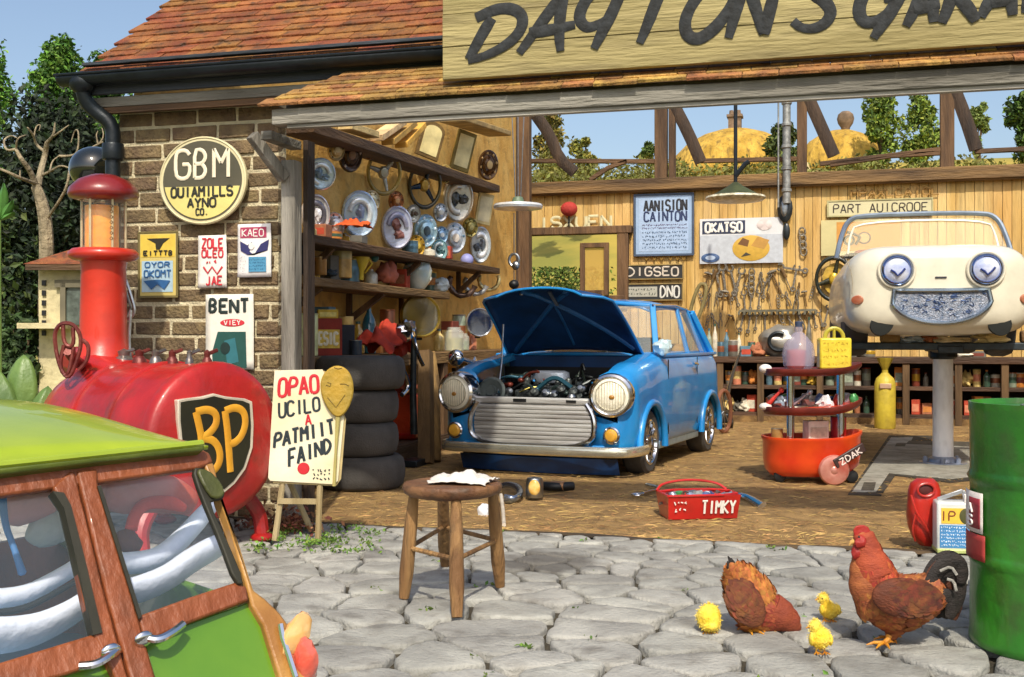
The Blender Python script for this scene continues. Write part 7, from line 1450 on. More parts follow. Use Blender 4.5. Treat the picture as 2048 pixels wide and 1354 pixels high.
# hand tools on the plank wall
TM = mat('tool_steel', '#5d564a', .45, .5, c2='#8f8778', scale=20, bump=.2); TM2 = mat('tool_brown', '#6e5430', .6, .2, var=.4, scale=20)
def spanner(parent, L, mk):
    m = MB(); m.box((0, 0, .012), (L*.09, L*.8, .012)); m.build('shank', mk, parent, bevel=.003)
    m = MB(); m.tube([V((L*.13*math.cos(R(a)), L*.5+L*.13*math.sin(R(a)), .012)) for a in range(130, 411, 28)], L*.045, 6, flat=.5, nrm=(0, 0, 1)); m.build('jaw', mk, parent); m = MB(); m.tube([V((L*.09*math.cos(R(a)), -L*.48+L*.09*math.sin(R(a)), .012)) for a in range(0, 360, 30)], L*.04, 6, flat=.5, nrm=(0, 0, 1), closed=True); m.build('ring_end', mk, parent)
def pliers(parent, L, mk):
    for s in (1, -1):
        m = MB(); m.tube(smoothline([V((s*L*.10, -L*.5, .012)), V((s*L*.12, -L*.2, .012)), V((0, L*.12, .012+.006*s)), V((-s*L*.07, L*.3, .012+.006*s)), V((-s*L*.01, L*.5, .012))], 1), L*.04, 7); m.build('arm', mk, parent)
def hammer(parent, L, mk):
    m = MB(); m.tube([V((0, -L*.5, .015)), V((0, L*.4, .015))], L*.035, 8); m.build('handle', TM2, parent); m = MB(); m.tube([V((-L*.2, L*.42, .015)), V((-L*.05, L*.44, .015)), V((L*.18, L*.42, .015))], [L*.04, L*.07, L*.06], 10); m.build('head', mk, parent)
def screwd(parent, L, mk):
    m = MB(); m.tube([V((0, -L*.5, .012)), V((0, L*.1, .012))], L*.02, 7); m.build('blade', mk, parent); m = MB(); m.tube([V((0, L*.08, .014)), V((0, L*.2, .014)), V((0, L*.45, .014)), V((0, L*.5, .014))], [L*.05, L*.07, L*.07, L*.03], 9); m.build('handle', TM2, parent)
def chainl(parent, L, mk):
    for q in range(4): m = MB(); m.tube([V((L*.10*math.cos(R(a)), L*.36-q*L*.22+L*.14*math.sin(R(a)), .015)) for a in range(0, 360, 30)], L*.03, 6, closed=True); m.build('link', mk, parent)
rt_ = random.Random(31); PRO = {}
KN = {'spanner': (spanner, 'spanner'), 'pliers': (pliers, 'pliers'), 'hammer': (hammer, 'hammer'), 'screwdriver': (screwd, 'screwdriver'), 'chain': (chainl, 'chain')}
ordn = ['first', 'second', 'third', 'fourth', 'fifth', 'sixth', 'seventh', 'eighth', 'ninth', 'tenth', 'eleventh', 'twelfth', 'thirteenth', 'fourteenth', 'fifteenth', 'sixteenth', 'seventeenth', 'eighteenth', 'nineteenth', 'twentieth']
def place_tool(kind, lab, px, py, Lpx, rot, grp):
    c = onY(px, py, YW-.015); L = Lpx*kz(c); M_ = FY(c) @ RZ(R(rot)) @ MX.Scale(L, 4)
    if kind not in PRO:
        t = thing(kind, lab, kind, M=M_, group=grp); KN[kind][0](t, 1.0, TM); PRO[kind] = t
        for ch in t.children: ch.data.transform(MX.Diagonal((1, 1, 1, 1)))
    else:
        t = copy_tree(PRO[kind]); t.matrix_basis = M_; t['label'] = lab; t['group'] = grp
    return t
rowsT = [('extra', 'on the plank wall between upper and middle rows', [1412, 1440, 1470, 1498, 1530, 1562, 1600, 1622], 582, 28), ('side', 'on the plank wall right of the tool rows', [1628, 1640, 1652, 1664, 1676], 635, 34), ('upper', 'on the plank wall under the white poster', [1410, 1424, 1438, 1450, 1464, 1476, 1490, 1504, 1520, 1536, 1554, 1572, 1590], 562, 46), ('middle', 'on the plank wall, middle tool row', [1404, 1418, 1432, 1446, 1460, 1474, 1488, 1503, 1520, 1538, 1556, 1574, 1594, 1612], 600, 34), ('bottom', 'on the plank wall, bottom tool row over the bench', [1415, 1428, 1442, 1456, 1470, 1484, 1498, 1514, 1530, 1548, 1564, 1582, 1600, 1618], 642, 34)]
seq = ['spanner', 'spanner', 'pliers', 'screwdriver', 'spanner', 'hammer', 'chain', 'spanner', 'screwdriver', 'pliers']
for rn, desc, xs, y, L in rowsT:
    cnt = {}
    for i, x in enumerate(xs):
        kd = seq[(i*3+len(rn)) % 10]; cnt[kd] = cnt.get(kd, 0)+1
        place_tool(kd, '%s %s from the left %s' % (ordn[cnt[kd]-1], kd, desc), x+rt_.uniform(-2, 2), y+rt_.uniform(-5, 5), L*rt_.uniform(.8, 1.25), rt_.uniform(-24, 24), 'hand tools hung on the plank wall')
m = MB(); A, B = onY(1478, 622, YW-.05), onY(1632, 620, YW-.05); m.beam(A, B, .05, .03); [m.box((A.x+(B.x-A.x)*q/14, YW-.07, A.z-.03), (.03, .03, .05)) for q in range(15)]; tag(m.build('tool_rail', mat('rail_grey', '#6e6a58', .5, .4, var=.3), None), 'grey toothed rail among the hand tools on the plank wall', 'rail')
# spoon-like hanging wrench
place_tool('chain', 'short chain hanging between the oval mirror and the orange picture', 1606, 485, 60, 4, None); place_tool('spanner', 'long spanner hanging just above the tool rows', 1586, 538, 50, 80, None)
# ---- paddle leaning behind the blue car
A, B = onY(1392, 640, 15.0), onY(1408, 575, 15.0); t = thing('wooden_hoop', 'tall narrow wooden hoop leaning behind the roof of the blue car', 'hoop', A)
m = MB(); cx__, cz__ = onY(1396, 606, 15).x, onY(1396, 606, 15).z; m.tube([V((cx__, 15, cz__))+(RZ(0) @ RY(R(16))) @ V((.07*math.cos(R(a))*(abs(math.cos(R(a)))**-.4 if abs(math.cos(R(a))) > .05 else 1), 0, .26*math.sin(R(a)))) for a in range(0, 360, 15)], .026, 8, closed=True); m.build('hoop', mat('hoop_wood', '#7c7046', .7, var=.3), t, world=True); m = MB(); m.tube([V((cx__-.06, 15.02, cz__-.25)), V((cx__-.12, 15.05, .86))], .02, 8); m.build('handle', mat('hoop_wood', '#7c7046'), t, world=True)
# ================================================================ BACK BENCH
B0 = onY(1402, 700, 15.2).x; B1 = 3.4; BYF = 15.15; BH = .86
t = thing('workbench', 'long dark workbench with open shelves along the back wall', 'workbench', (0, 15.5, 0))
BT_ = woodx('bench_dark', '#5f4430', '#2f2118', 'x', .8, 7)
m = MB(); m.box(((B0+B1)/2, 15.5, BH-.04), (B1-B0, .78, .08)); m.build('top', BT_, t, world=True, bevel=.008)
for z, nm in ((.46, 'shelf'), (.10, 'shelf')): m = MB(); m.box(((B0+B1)/2, 15.52, z), (B1-B0, .7, .05)); m.build(nm, BT_, t, world=True, bevel=.005)
m = MB(); m.box(((B0+B1)/2, 15.17, .04), (B1-B0, .05, .08)); m.build('kickboard', SHL, t, world=True)
for px in (1440, 1521, 1640, 1812, 1917, 2010): x = onY(px, 700, BYF).x; m = MB(); m.box((x, 15.17, (BH-.08)/2), (.085, .08, BH-.08)); m.build('upright', woodx('upright_br', '#6f5638', '#46341f', 'z'), t, world=True, bevel=.005)
m = MB(); m.box(((B0+B1)/2, 15.86, .4), (B1-B0, .02, .8)); m.build('back_panel', mat('bench_back', '#2c2018', .9), t, world=True)
rs3 = random.Random(42); pal = ['#c9803a', '#b5442c', '#d9c07a', '#5a7a8a', '#8f9a86', '#c9a23a', '#3f5a4a', '#a86a4a', '#d4cdb8', '#7a3a2c', '#6e6a60', '#d98a6a']
cn = ['orange', 'red', 'cream', 'blue grey', 'sage', 'mustard', 'dark green', 'tan', 'white', 'maroon', 'grey', 'salmon']
shl = [('upper', .485, .30, 'upper shelf'), ('lower', .125, .27, 'lower shelf')]
def goods(kind, lab, c, w_, h_, cc, grp, i):
    if kind == 0: tin('tin', lab, 'tin', c, w_/2, h_, cc, pal[(i*5+3) % 12], grp, pal[(i*7+2) % 12])
    elif kind == 1: carton('carton', lab, 'carton', c, w_, h_, .14, cc, pal[(i*7+4) % 12], None, rs3.uniform(-.3, .3), grp)
    elif kind == 2: bottle('bottle', lab, 'bottle', c, w_/2.6, h_*1.05, cc, pal[(i*3) % 12], group=grp)
    else: rag('cloth', lab, 'cloth', c, (w_*.62, .1, h_*.42), cc, i, nz=.6, group=grp)
KD = ['tin', 'carton', 'bottle', 'cloth']
bays = [(1450, 1514, 'behind the blue car'), (1530, 1632, 'behind the red trolley'), (1650, 1742, 'between trolley and gas cylinder'), (1796, 1806, 'right of the gas cylinder'), (1822, 1862, 'left of the lift column'), (1905, 1912, 'right of the lift column'), (1926, 2002, 'above the green drum'), (2016, 2048, 'at the right edge')]
for sh_n, z, hm_, sd in shl:
    for bx0, bx1, desc in bays:
        if sh_n == 'lower' and bx0 > 2000: continue
        n_ = max(1, round((bx1-bx0)/17)); cnt = {}
        for i in range(n_):
            px = bx0+(bx1-bx0)*(i+.5)/n_; gi = rs3.randrange(12); kd = rs3.choice((0, 1, 1, 2, 3, 0)); w_ = rs3.uniform(.09, .13); h_ = hm_*rs3.uniform(.5, .9); x = onY(px, 750, 15.35).x
            key = (gi, kd); cnt[key] = cnt.get(key, 0)+1
            lab = '%s %s, %s on the bench %s %s' % (cn[gi], KD[kd], ordn[i], sd, desc)
            goods(kd, lab, V((x, 15.32+rs3.uniform(0, .12), z)), w_, h_, pal[gi], 'goods stored in the workbench', i+gi)
# more goods along the left wall, each placed on its board
r5 = random.Random(63)
def left_goods(pxs_, base_, desc, hpx, X, seed):
    for i, px in enumerate(pxs_):
        c = onX(px, base_(px), X); k_ = kz(c); gi = (i*5+seed) % 12; kd = (i*2+seed) % 3; hh2 = hpx*r5.uniform(.6, 1.1)*k_
        goods(kd, '%s %s, %s %s' % (cn[gi], KD[kd], ordn[i], desc), c, r5.uniform(.13, .19), hh2, pal[gi], 'goods along the left wall', i+seed)
left_goods((620, 640, 664, 688, 712, 820, 858, 890), lambda x: 472+(x-606)*.172-3, 'from the left on the middle left wall shelf', 24, WX+.10, 2)
left_goods((625, 655, 700, 742, 800, 860), lambda x: 557+(x-606)*.109-3, 'from the left at the back of the lowest wall shelf', 44, WX+.08, 5)
for i, px in enumerate((648, 672, 716, 748, 775, 878, 900, 918, 944)):
    p = LB(px, -4.02); gi = (i*7+3) % 12; goods((i*2+1) % 3, '%s %s, %s from the left along the back of the left bench' % (cn[gi], KD[(i*2+1) % 3], ordn[i]), p, .15, r5.uniform(.2, .42), pal[gi], 'goods along the left wall', i+40)
# bench-top things
i = 0
for px, kd, gi, w_, h_ in ((1418, 2, 4, .10, .36), (1430, 2, 8, .09, .42), (1442, 0, 3, .1, .2), (1453, 2, 3, .1, .34), (1466, 0, 10, .14, .22), (1478, 2, 8, .08, .30), (1490, 1, 3, .15, .14), (1503, 0, 6, .1, .2), (1515, 3, 7, .18, .2), (1618, 2, 10, .1, .5), (1700, 1, 10, .2, .12), (1716, 3, 10, .22, .16), (1738, 0, 10, .16, .12), (1925, 3, 8, .2, .1), (1955, 1, 10, .2, .08)):
    i += 1; goods(kd, '%s %s standing on the workbench top, %s from its left end' % (cn[gi], KD[kd], ordn[i-1]), V((onY(px, 700, 15.35).x, 15.35, BH)), w_, h_, pal[gi], 'things standing on the workbench', i+20)
t = thing('rounded_engine_cover', 'grey rounded engine cover with a dark curl on the workbench', 'engine cover', (onY(1562, 700, 15.4).x, 15.4, BH)); k_ = 14.9/FPX
m = MB(); m.ell((0, 0, .20), (42*k_, .2, .215), nz=.25, nu=22, nv=14); m.build('cover', mat('cover_grey', '#8f8c84', .3, .4, var=.3, scale=5, bump=.1), t); m = MB(); m.tube(smoothline([V((.13*math.cos(R(a))-.02, -.20, .2+.12*math.sin(R(a)))) for a in range(60, 330, 30)], 1), .025, 8); m.build('curl', IRON, t)
# levers below bench at left
t = thing('trolley_jack', 'trolley jack with a long pale lever in front of the workbench', 'jack', onG(1470, 838)); 
m = MB(); m.tube([onY(1452, 800, 14.2), onY(1466, 745, 14.2), onY(1482, 700, 14.2)], [.03, .02, .012], 8); m.build('lever', STEEL, t, world=True); m = MB(); c = onY(1448, 815, 14.2); m.box((c.x, 14.25, .12), (.16, .5, .12)); m.build('body', IRON, t, world=True, bevel=.02); m = MB(); [m.lathe([(.06, -.02), (.06, .02), (0, .03)], 14, T(c.x+s*.1, 14.05, .06) @ RY(R(90))) for s in (1, -1)]; m.build('wheels', BLACK, t, world=True)
t = thing('bicycle_wheel', 'small copper coloured wheel standing behind the tail of the blue car', 'wheel', onG(1450, 848)); c = onY(1448, 812, 13.2); rr = .24; c.z = rr+.02
m = MB(); m.tube([V((c.x+.3*rr*math.cos(R(a)), 13.2+.3*rr*math.cos(R(a)), c.z+rr*math.sin(R(a)))) for a in range(0, 360, 15)], .024, 8, closed=True); m.build('rim', mat('copper', '#8a5a42', .4, .3, var=.3), t, world=True); m = MB(); [m.tube([c*1, V((c.x+.3*rr*math.cos(R(a)), 13.2+.3*rr*math.cos(R(a)), c.z+rr*math.sin(R(a))))], .006, 5) for a in range(0, 360, 40)]; m.build('spokes', STEEL, t, world=True)
# gas cylinder
c = onG(1770, 857); k_ = kz(c); t = thing('gas_cylinder', 'yellow gas cylinder with a flared brass valve crown before the workbench', 'gas cylinder', c); H = (857-768)*k_; YC = mat('cyl_yellow', '#cdb93c', .5, c2='#b39f3a', scale=5, bump=.3, dirt=.25)
m = MB(); m.lathe([(19*k_, 0), (20.5*k_, .02), (20.5*k_, H), (17*k_, H+.07), (10*k_, H+.11), (6*k_, H+.14), (6*k_, H+.17)], 30); m.build('body', YC, t); m = MB(); m.lathe([(5*k_, H+.16), (7*k_, H+.20), (14*k_, H+.28), (16*k_, H+.32), (12*k_, H+.31), (4*k_, H+.22)], 8); m.build('crown', mat('crown_brass', '#a89a3a', .4, .5, var=.3), t); m = MB(); m.box((0, -20.5*k_, H-.02), (22*k_, .02, .06)); m.build('badge', mat('badge_pinkish', '#c9a88c', .4, .3), t, bevel=.005)
# pit cover in the floor
CON = mat('pit_concrete', '#a5a296', .9, c2='#87857a', scale=4, bump=.7, bscale=50, dirt=.4); 
t = thing('inspection_pit', 'grey concrete pit cover with dark slots around the lift base', 'pit cover', onG(1850, 930))
def gprism(mb, pts, z0, z1):
    P = [onG(x, y) for x, y in pts]; n = len(P); vs = [(p.x, p.y, z0) for p in P]+[(p.x, p.y, z1) for p in P]; return mb.add(vs, [tuple(range(n))[::-1], tuple(range(n, 2*n))]+[(i, (i+1) % n, n+(i+1) % n, n+i) for i in range(n)])
m = MB(); gprism(m, [(1696, 990), (1778, 872), (1868, 872), (1860, 884), (2040, 886), (2060, 950), (1900, 966), (1790, 952), (1762, 992)], -.02, .006); m.build('dark_rim', mat('pit_dark', '#3a342a', .9, var=.3), t, world=True)
m = MB(); gprism(m, [(1704, 986), (1782, 877), (1826, 876), (1818, 890), (2030, 897), (2048, 944), (1900, 960), (1778, 948), (1752, 986)], -.01, .012); m.build('slab', CON, t, world=True, bevel=.003)
for pts in ([(1722, 984), (1728, 968), (1752, 968), (1748, 984)], [(1790, 895), (1793, 889), (1812, 889), (1810, 895)], [(1812, 890), (1818, 884), (1945, 886), (1950, 896)]): m = MB(); gprism(m, pts, .0, .0145); m.build('slot', mat('slot_dark', '#4a463c', .8, var=.4, scale=20), t, world=True)
# ================================================================ RED TROLLEY
c = onG(1622, 966); k_ = kz(c); TR = mat('trolley_red', '#e8501c', .35, c2='#d2361a', scale=4, coat=.4, bump=.05); TRD = mat('trolley_dark', '#7a2c24', .45, c2='#5a201c', scale=6, coat=.2, bump=.2)
t = thing('tool_trolley', 'three tier red tool trolley with chrome posts and rounded orange red tub', 'trolley', (c.x, c.y+.15, 0), rz=R(12)); w_ = 96*k_
def hh_(y): return 1.1-(y-677)*k_
def stadium(a, b, n=36, sk=0): return [(a*math.copysign(abs(math.cos(q*6.2832/n))**.7, math.cos(q*6.2832/n)), b*math.copysign(abs(math.sin(q*6.2832/n))**.8, math.sin(q*6.2832/n))) for q in range(n)]
def hull(levels, mk, nm, parent=t, open_=False, lift=0):
    m = MB(); vs = []; fs = []; n = 36
    for a, b, z in levels:
        for x, y in stadium(a, b): vs.append((x, y, z+lift*max(0, x/a)**2))
    for i in range(len(levels)-1):
        for q in range(n): fs.append((i*n+q, i*n+(q+1) % n, (i+1)*n+(q+1) % n, (i+1)*n+q))
    fs.append(tuple(range(n))[::-1]); fs.append(tuple((len(levels)-1)*n+q for q in range(n))); m.add(vs, fs); return m.build(nm, mk, parent, ang=50)
zb = .05; zt2 = hh_(880)
hull([(w_*.86, .20, zb), (w_*.96, .24, zb+.04), (w_, .26, zb+.12), (w_, .265, zt2-.02), (w_*1.03, .28, zt2), (w_*1.03, .28, zt2+.02), (w_*.97, .25, zt2+.02), (w_*.95, .24, zt2-.03)], TR, 'tub', lift=.05)
hull([(w_*.97, .24, hh_(822)-.03), (w_*1.03, .27, hh_(822)), (w_*1.03, .27, hh_(822)+.03), (w_*.98, .25, hh_(822)+.03), (w_*.95, .23, hh_(822)+.008)], TRD, 'middle_tray', lift=.07); hull([(w_*.93, .22, hh_(822)+.002), (w_*.93, .22, hh_(822)+.012)], TR, 'tray_liner', lift=.07)
hull([(w_*.95, .24, hh_(744)-.03), (w_*1.02, .27, hh_(744)), (w_*1.02, .27, hh_(744)+.025), (w_*.95, .24, hh_(744)+.01)], TRD, 'top_tray', lift=.05)
for x, y in ((-.19, -.16), (.20, -.12), (-.12, .18), (.26, .18)): m = MB(); m.lathe([(.026, zt2-.05), (.026, hh_(744)+.01)], 16, T(x, y, 0)); m.build('post', CHROME, t)
for x in (-.26, .28): m = MB(); m.lathe([(.045, -.02), (.05, 0), (.045, .02), (0, .03)], 18, T(x, -.12, .05) @ RX(R(90))); m.build('castor', BLACK, t)
m = MB(); wm = T(.11, -.285, .115) @ RX(R(90)) @ RZ(0); m.lathe([(.0, -.02), (.10, -.02), (.115, 0), (.105, .02), (.07, .03), (.03, .025), (0, .045)], 28, wm); m.build('wheel', mat('wheel_copper', '#b04a3a', .3, .3, c2='#c98a7a', scale=8, coat=.5), t)
m = MB(); m.beam((.11, -.31, .16), (.34, -.26, .29), .02, .075); pb_ = m.build('brand_plate', mat('plate_dark', '#3a2a28', .4), t, bevel=.008); m = MB(); Fp = frame(V((.145, -.324, .135)), V((.23, .06, .13)).normalized(), V((-.13, 0, .23)).normalized(), V((.2, -.95, .1)).normalized()); add_text(m, Fp, 'ZDAK', .02, .01, .22, .055, .009); m.build('lettering', flat('#d9c9c0'), pb_)
m = MB(); m.ell((-w_*.98, -.05, hh_(738)), (.05, .05, .035)); m.ell((-w_*.98, -.05, hh_(815)), (.05, .06, .03)); m.build('white_knob', mat('kn_white', '#e3dcd6', .4), t)
TW_ = root_matrix(t)
def TL(x, y, z): return TW_ @ V((x, y, z))
zt_top = hh_(744)+.03
# on the trolley
p = TL(-.10, -.02, zt_top-.015); q_ = thing('demijohn', 'clear lilac glass demijohn with red liquid on the top tray of the trolley', 'demijohn', p)
m = MB(); m.lathe([(.08, 0), (.115, .03), (.125, .12), (.11, .2), (.06, .26), (.032, .29), (.034, .33)], 28); m.build('glass_body', glass('lilac_glass', '#b9b4cc', .42), q_); m = MB(); m.lathe([(.07, .006), (.09, .03), (.095, .15), (0, .16)], 24, T(-.02, 0, 0) @ MX.Diagonal((.8, .8, 1, 1))); m.build('liquid', mat('red_liquid', '#c23a2c', .3, c2='#d85a44', scale=14, bump=.4), q_); m = MB(); m.lathe([(.028, .33), (.03, .37), (0, .375)], 14); m.build('stopper', mat('stop_blue', '#3a4660', .4), q_)
p = TL(.17, -.02, zt_top-.01); q_ = thing('yellow_can', 'bright yellow oil can with twin handles on the top tray of the trolley', 'oil can', p, rz=R(12)); YCM = mat('can_yellow', '#e3cf3a', .4, c2='#d0b830', scale=12, bump=.2, coat=.3)
m = MB(); m.box((0, 0, .12), (.24, .13, .24)); m.build('body', YCM, q_, bevel=.015); m = MB(); m.tube([V((.07*math.cos(R(a))-.0, 0, .24+.075*math.sin(R(a)))) for a in range(0, 181, 20)], .016, 8); m.tube([V((0, 0, .24)), V((0, 0, .31))], .012, 7); m.build('handle', mat('can_handle_ol', '#b3a83a', .4), q_); m = MB(); scribble(m, frame(V((0, -.066, 0)), V((1, 0, 0)), V((0, 0, 1)), V((0, -1, 0))), -.10, .02, .10, .22, 4, .005, 5); m.build('print', flat('#c9a526'), q_)
tc_ = ['#8f9aa6', '#b9c4cc', '#4a5f8a', '#c9392c', '#3f8a4a', '#6d7076', '#dadde0', '#5b4a44', '#8a9ab8', '#a5a8a2', '#2f4a7a']; cn2 = ['grey', 'silver', 'blue', 'red', 'green', 'steel', 'white', 'brown', 'pale blue', 'chrome', 'navy']
rz4 = random.Random(8)
def bits(n, zf, yr_, desc, seed, grp, xr=(-.34, .34)):
    r = random.Random(seed)
    for i in range(n):
        x = xr[0]+(xr[1]-xr[0])*(i+.5)/n; y = r.uniform(*yr_); z = zf; gi = (i*4+seed) % 11; mk = mat('bit'+tc_[gi].lstrip('#'), tc_[gi], .3, .5 if gi in (0, 1, 5, 9) else .1, var=.3, scale=30, coat=.3); c = TL(x, y, z+.012*r.random()); kd = r.choice(('spanner', 'socket', 'rod', 'cloth', 'socket'))
        lab = '%s %s %s, %s from the left' % (cn2[gi], {'spanner': 'spanner', 'socket': 'socket cap', 'rod': 'metal rod', 'cloth': 'cloth twist'}[kd], desc, ordn[i])
        m = MB(); a = r.uniform(-.8, .8)
        if kd == 'spanner': d = V((math.cos(a), math.sin(a)*.5, r.uniform(.1, .5))).normalized()*.09; m.tube([c-d+V((0, 0, .04)), c+d+V((0, 0, .04))], .012, 6, flat=.5); m.tube([c+d*1.2+V((.022*math.cos(R(q)), 0, .04+.022*math.sin(R(q)))) for q in range(40, 330, 30)], .007, 6)
        elif kd == 'socket': m.lathe([(.03, 0), (.035, .02), (.035, .06+.03*r.random()), (.02, .09), (0, .092)], 14, T(*c) @ RY(a*.6))
        elif kd == 'rod': d = V((math.cos(a), 0, abs(math.sin(a)))).normalized()*.12; m.tube([c+V((0, 0, .02))-d*.5, c+d*.8+V((0, 0, .06))], [.02, .01], 9); m.ell(c+d*.8+V((0, 0, .06)), (.022, .022, .022))
        else: m.ell(c+V((0, 0, .03)), (.05, .04, .04), nz=.9, seed=i)
        o = m.build({'spanner': 'spanner', 'socket': 'socket_cap', 'rod': 'metal_rod', 'cloth': 'cloth_twist'}[kd], mk, None); tag(o, lab, {'spanner': 'spanner', 'socket': 'socket', 'rod': 'rod', 'cloth': 'cloth'}[kd], grp)
bits(15, hh_(822)+.03, (-.12, .08), 'on the trolley middle tray', 3, 'bits on the trolley middle tray')
p = TL(.03, -.02, zt2+.0); carton('white_box', 'bent white card box lying in the tub of the red trolley', 'box', p+V((0, 0, -.02)), .17, .16, .10, '#dcd9cc', '#b9b6a4', rz=.5); 
p = TL(.22, .06, zt2); tin('red_tin', 'dark red tin with a black cap in the tub of the red trolley', 'tin', p, .06, .17, '#b3303a', '#2c2020')
p = TL(-.27, -.05, zt2-.02); tin('brass_tin', 'small brass coloured tin at the left end of the trolley tub', 'tin', p, .045, .1, '#a8824a', '#d0c8b4')
# ================================================================ RED TOOLBOX on the floor
c = onG(1392, 1040); k_ = kz(c); t = thing('toolbox', 'open red metal toolbox with white letters full of tools on the earth floor', 'toolbox', (c.x, c.y+.12, 0), rz=R(24)); w_ = 150*k_; RD2 = mat('box_red', '#c42420', .35, c2='#a81c1a', scale=5, coat=.4, bump=.05, dirt=.15)
m = MB(); z1 = .15; o_ = [(-w_/2, -.13), (w_/2, -.13), (w_/2, .15), (-w_/2, .15)]; o2 = [(-w_*.48, -.10), (w_*.47, -.10), (w_*.48, .12), (-w_*.46, .12)]
def quadbox(m, lo, hi, z0, z1, th=.008):
    vs = [(x, y, z0) for x, y in lo]+[(x, y, z1) for x, y in hi]; m.add(vs, [(0, 3, 2, 1), (0, 1, 5, 4), (1, 2, 6, 5), (2, 3, 7, 6), (3, 0, 4, 7)])
quadbox(m, o2, o_, .004, z1); m.build('box', RD2, t, mods=lambda ob: setattr(ob.modifiers.new('thick', 'SOLIDIFY'), 'thickness', .006), smooth=False)
m = MB(); P = [V((x, y, z1)) for x, y in o_]; P = smoothline(P+[P[0]], 1); m.tube(P, .008, 7); m.build('lip', RD2, t)
m = MB(); m.tube(smoothline([V((-w_*.5, .13, z1)), V((-w_*.4, .17, z1+.04)), V((-.0, .19, z1+.06)), V((w_*.38, .17, z1+.04)), V((w_*.5, .13, z1))], 2), .008, 7); m.build('carry_handle', RD2, t)
m = MB(); th_ = math.atan2(.03, z1-.004); Ff = frame(V((0, -.104, .01)), V((1, 0, 0)), V((0, -math.sin(th_), math.cos(th_))), V((0, -math.cos(th_), -math.sin(th_)))); add_text(m, Ff, 'TIMKY', -.02, .03, w_*.44, .11, .013, z=.006); m.build('lettering', WHT, t); m = MB(); scribble(m, Ff, -w_*.42, .035, -w_*.25, .12, 2, .008, 3, z=.006); m.build('small_print', WHT, t)
TW_ = root_matrix(t); bits(13, .07, (-.07, .09), 'lying in the open red toolbox', 7, 'tools lying in the red toolbox', (-w_*.42, w_*.42)); 
def floor_tube(name, lab, cat, pts, r, mk, flat_=.5, extra=None, par=None):
    m = MB(); P = smoothline([onG(x, y, h) for x, y, h in pts], 2); m.tube(P, [ri*1.0 for ri in ([r]*len(P))] if not isinstance(r, list) else [r[0]+(r[1]-r[0])*i/(len(P)-1) for i in range(len(P))], 10, flat=flat_)
    if extra: extra(m)
    return tag(m.build(name, mk, None, ang=80), lab, cat)
floor_tube('wrench', 'bright chrome wrench lying right of the red toolbox', 'wrench', [(1474, 990, .02), (1490, 992, .02), (1508, 1002, .02), (1524, 1012, .02)], [.02, .035], CHROME, .5)
def ringx(x, y, s): return lambda m: m.tube([onG(x, y, .02)+V((s*math.cos(R(a)), s*math.sin(R(a)), 0)) for a in range(30, 330, 30)], .012, 7)
floor_tube('wrench', 'chrome wrench with an open jaw lying left of the red toolbox', 'wrench', [(1318, 980, .02), (1300, 983, .02), (1284, 988, .02)], [.015, .02], CHROME, .5, ringx(1275, 990, .035))
floor_tube('wrench', 'short chrome bar just behind the red toolbox, left side', 'wrench', [(1292, 968, .02), (1316, 974, .02)], .012, STEEL, .5)
# bits on the floor between stool and blue car
floor_tube('pipe_wrench', 'chrome and blue curved pipe wrench right behind the stool', 'wrench', [(1000, 972, .03), (1016, 968, .05), (1036, 974, .05), (1042, 988, .04), (1028, 1000, .03), (1012, 998, .03)], [.02, .035], mat('blue_steel', '#9aa6b8', .2, .9), .7)
floor_tube('rod', 'thin white tipped rod leaning down behind the stool seat', 'rod', [(1002, 990, .06), (1006, 1020, .02), (1008, 1050, .01)], .012, mat('pale_rod', '#c9bfae', .4), 1)
c = onG(1072, 1000); t = thing('work_lamp', 'small work lamp with an amber glowing glass lying before the blue car', 'lamp', (c.x, c.y, 0)); k_ = kz(c); m = MB(); m.lathe([(.055, 0), (.06, .02), (.06, .10), (.05, .13), (0, .14)], 20, T(-.01, 0, .02)); m.build('housing', STEEL, t); m = MB(); m.ell((.0, -.05, .09), (.042, .02, .055)); m.build('lens', mat('amber_glass', '#e0a53c', .15, c2='#f0cf7c', scale=20, coat=1, bump=.2), t)
floor_tube('torch', 'black torch with a copper band lying in front of the blue car', 'torch', [(1088, 972, .04), (1110, 974, .04), (1146, 972, .04)], .032, BLACK, 1, None); floor_tube('copper_band', 'copper sleeve on the black torch before the blue car', 'sleeve', [(1102, 971, .045), (1128, 972, .045)], .034, mat('copper_sleeve', '#b98a62', .3, .6), 1)
m = MB(); c = onG(968, 1022, .03); m.ell((0, 0, 0), (.04, .02, .045), nz=.4); o = m.build('glass_piece', mat('white_glass', '#dfe3ea', .1, coat=1), None); o.location = c; tag(o, 'small white glass piece on the earth floor under the stool', 'glass piece')
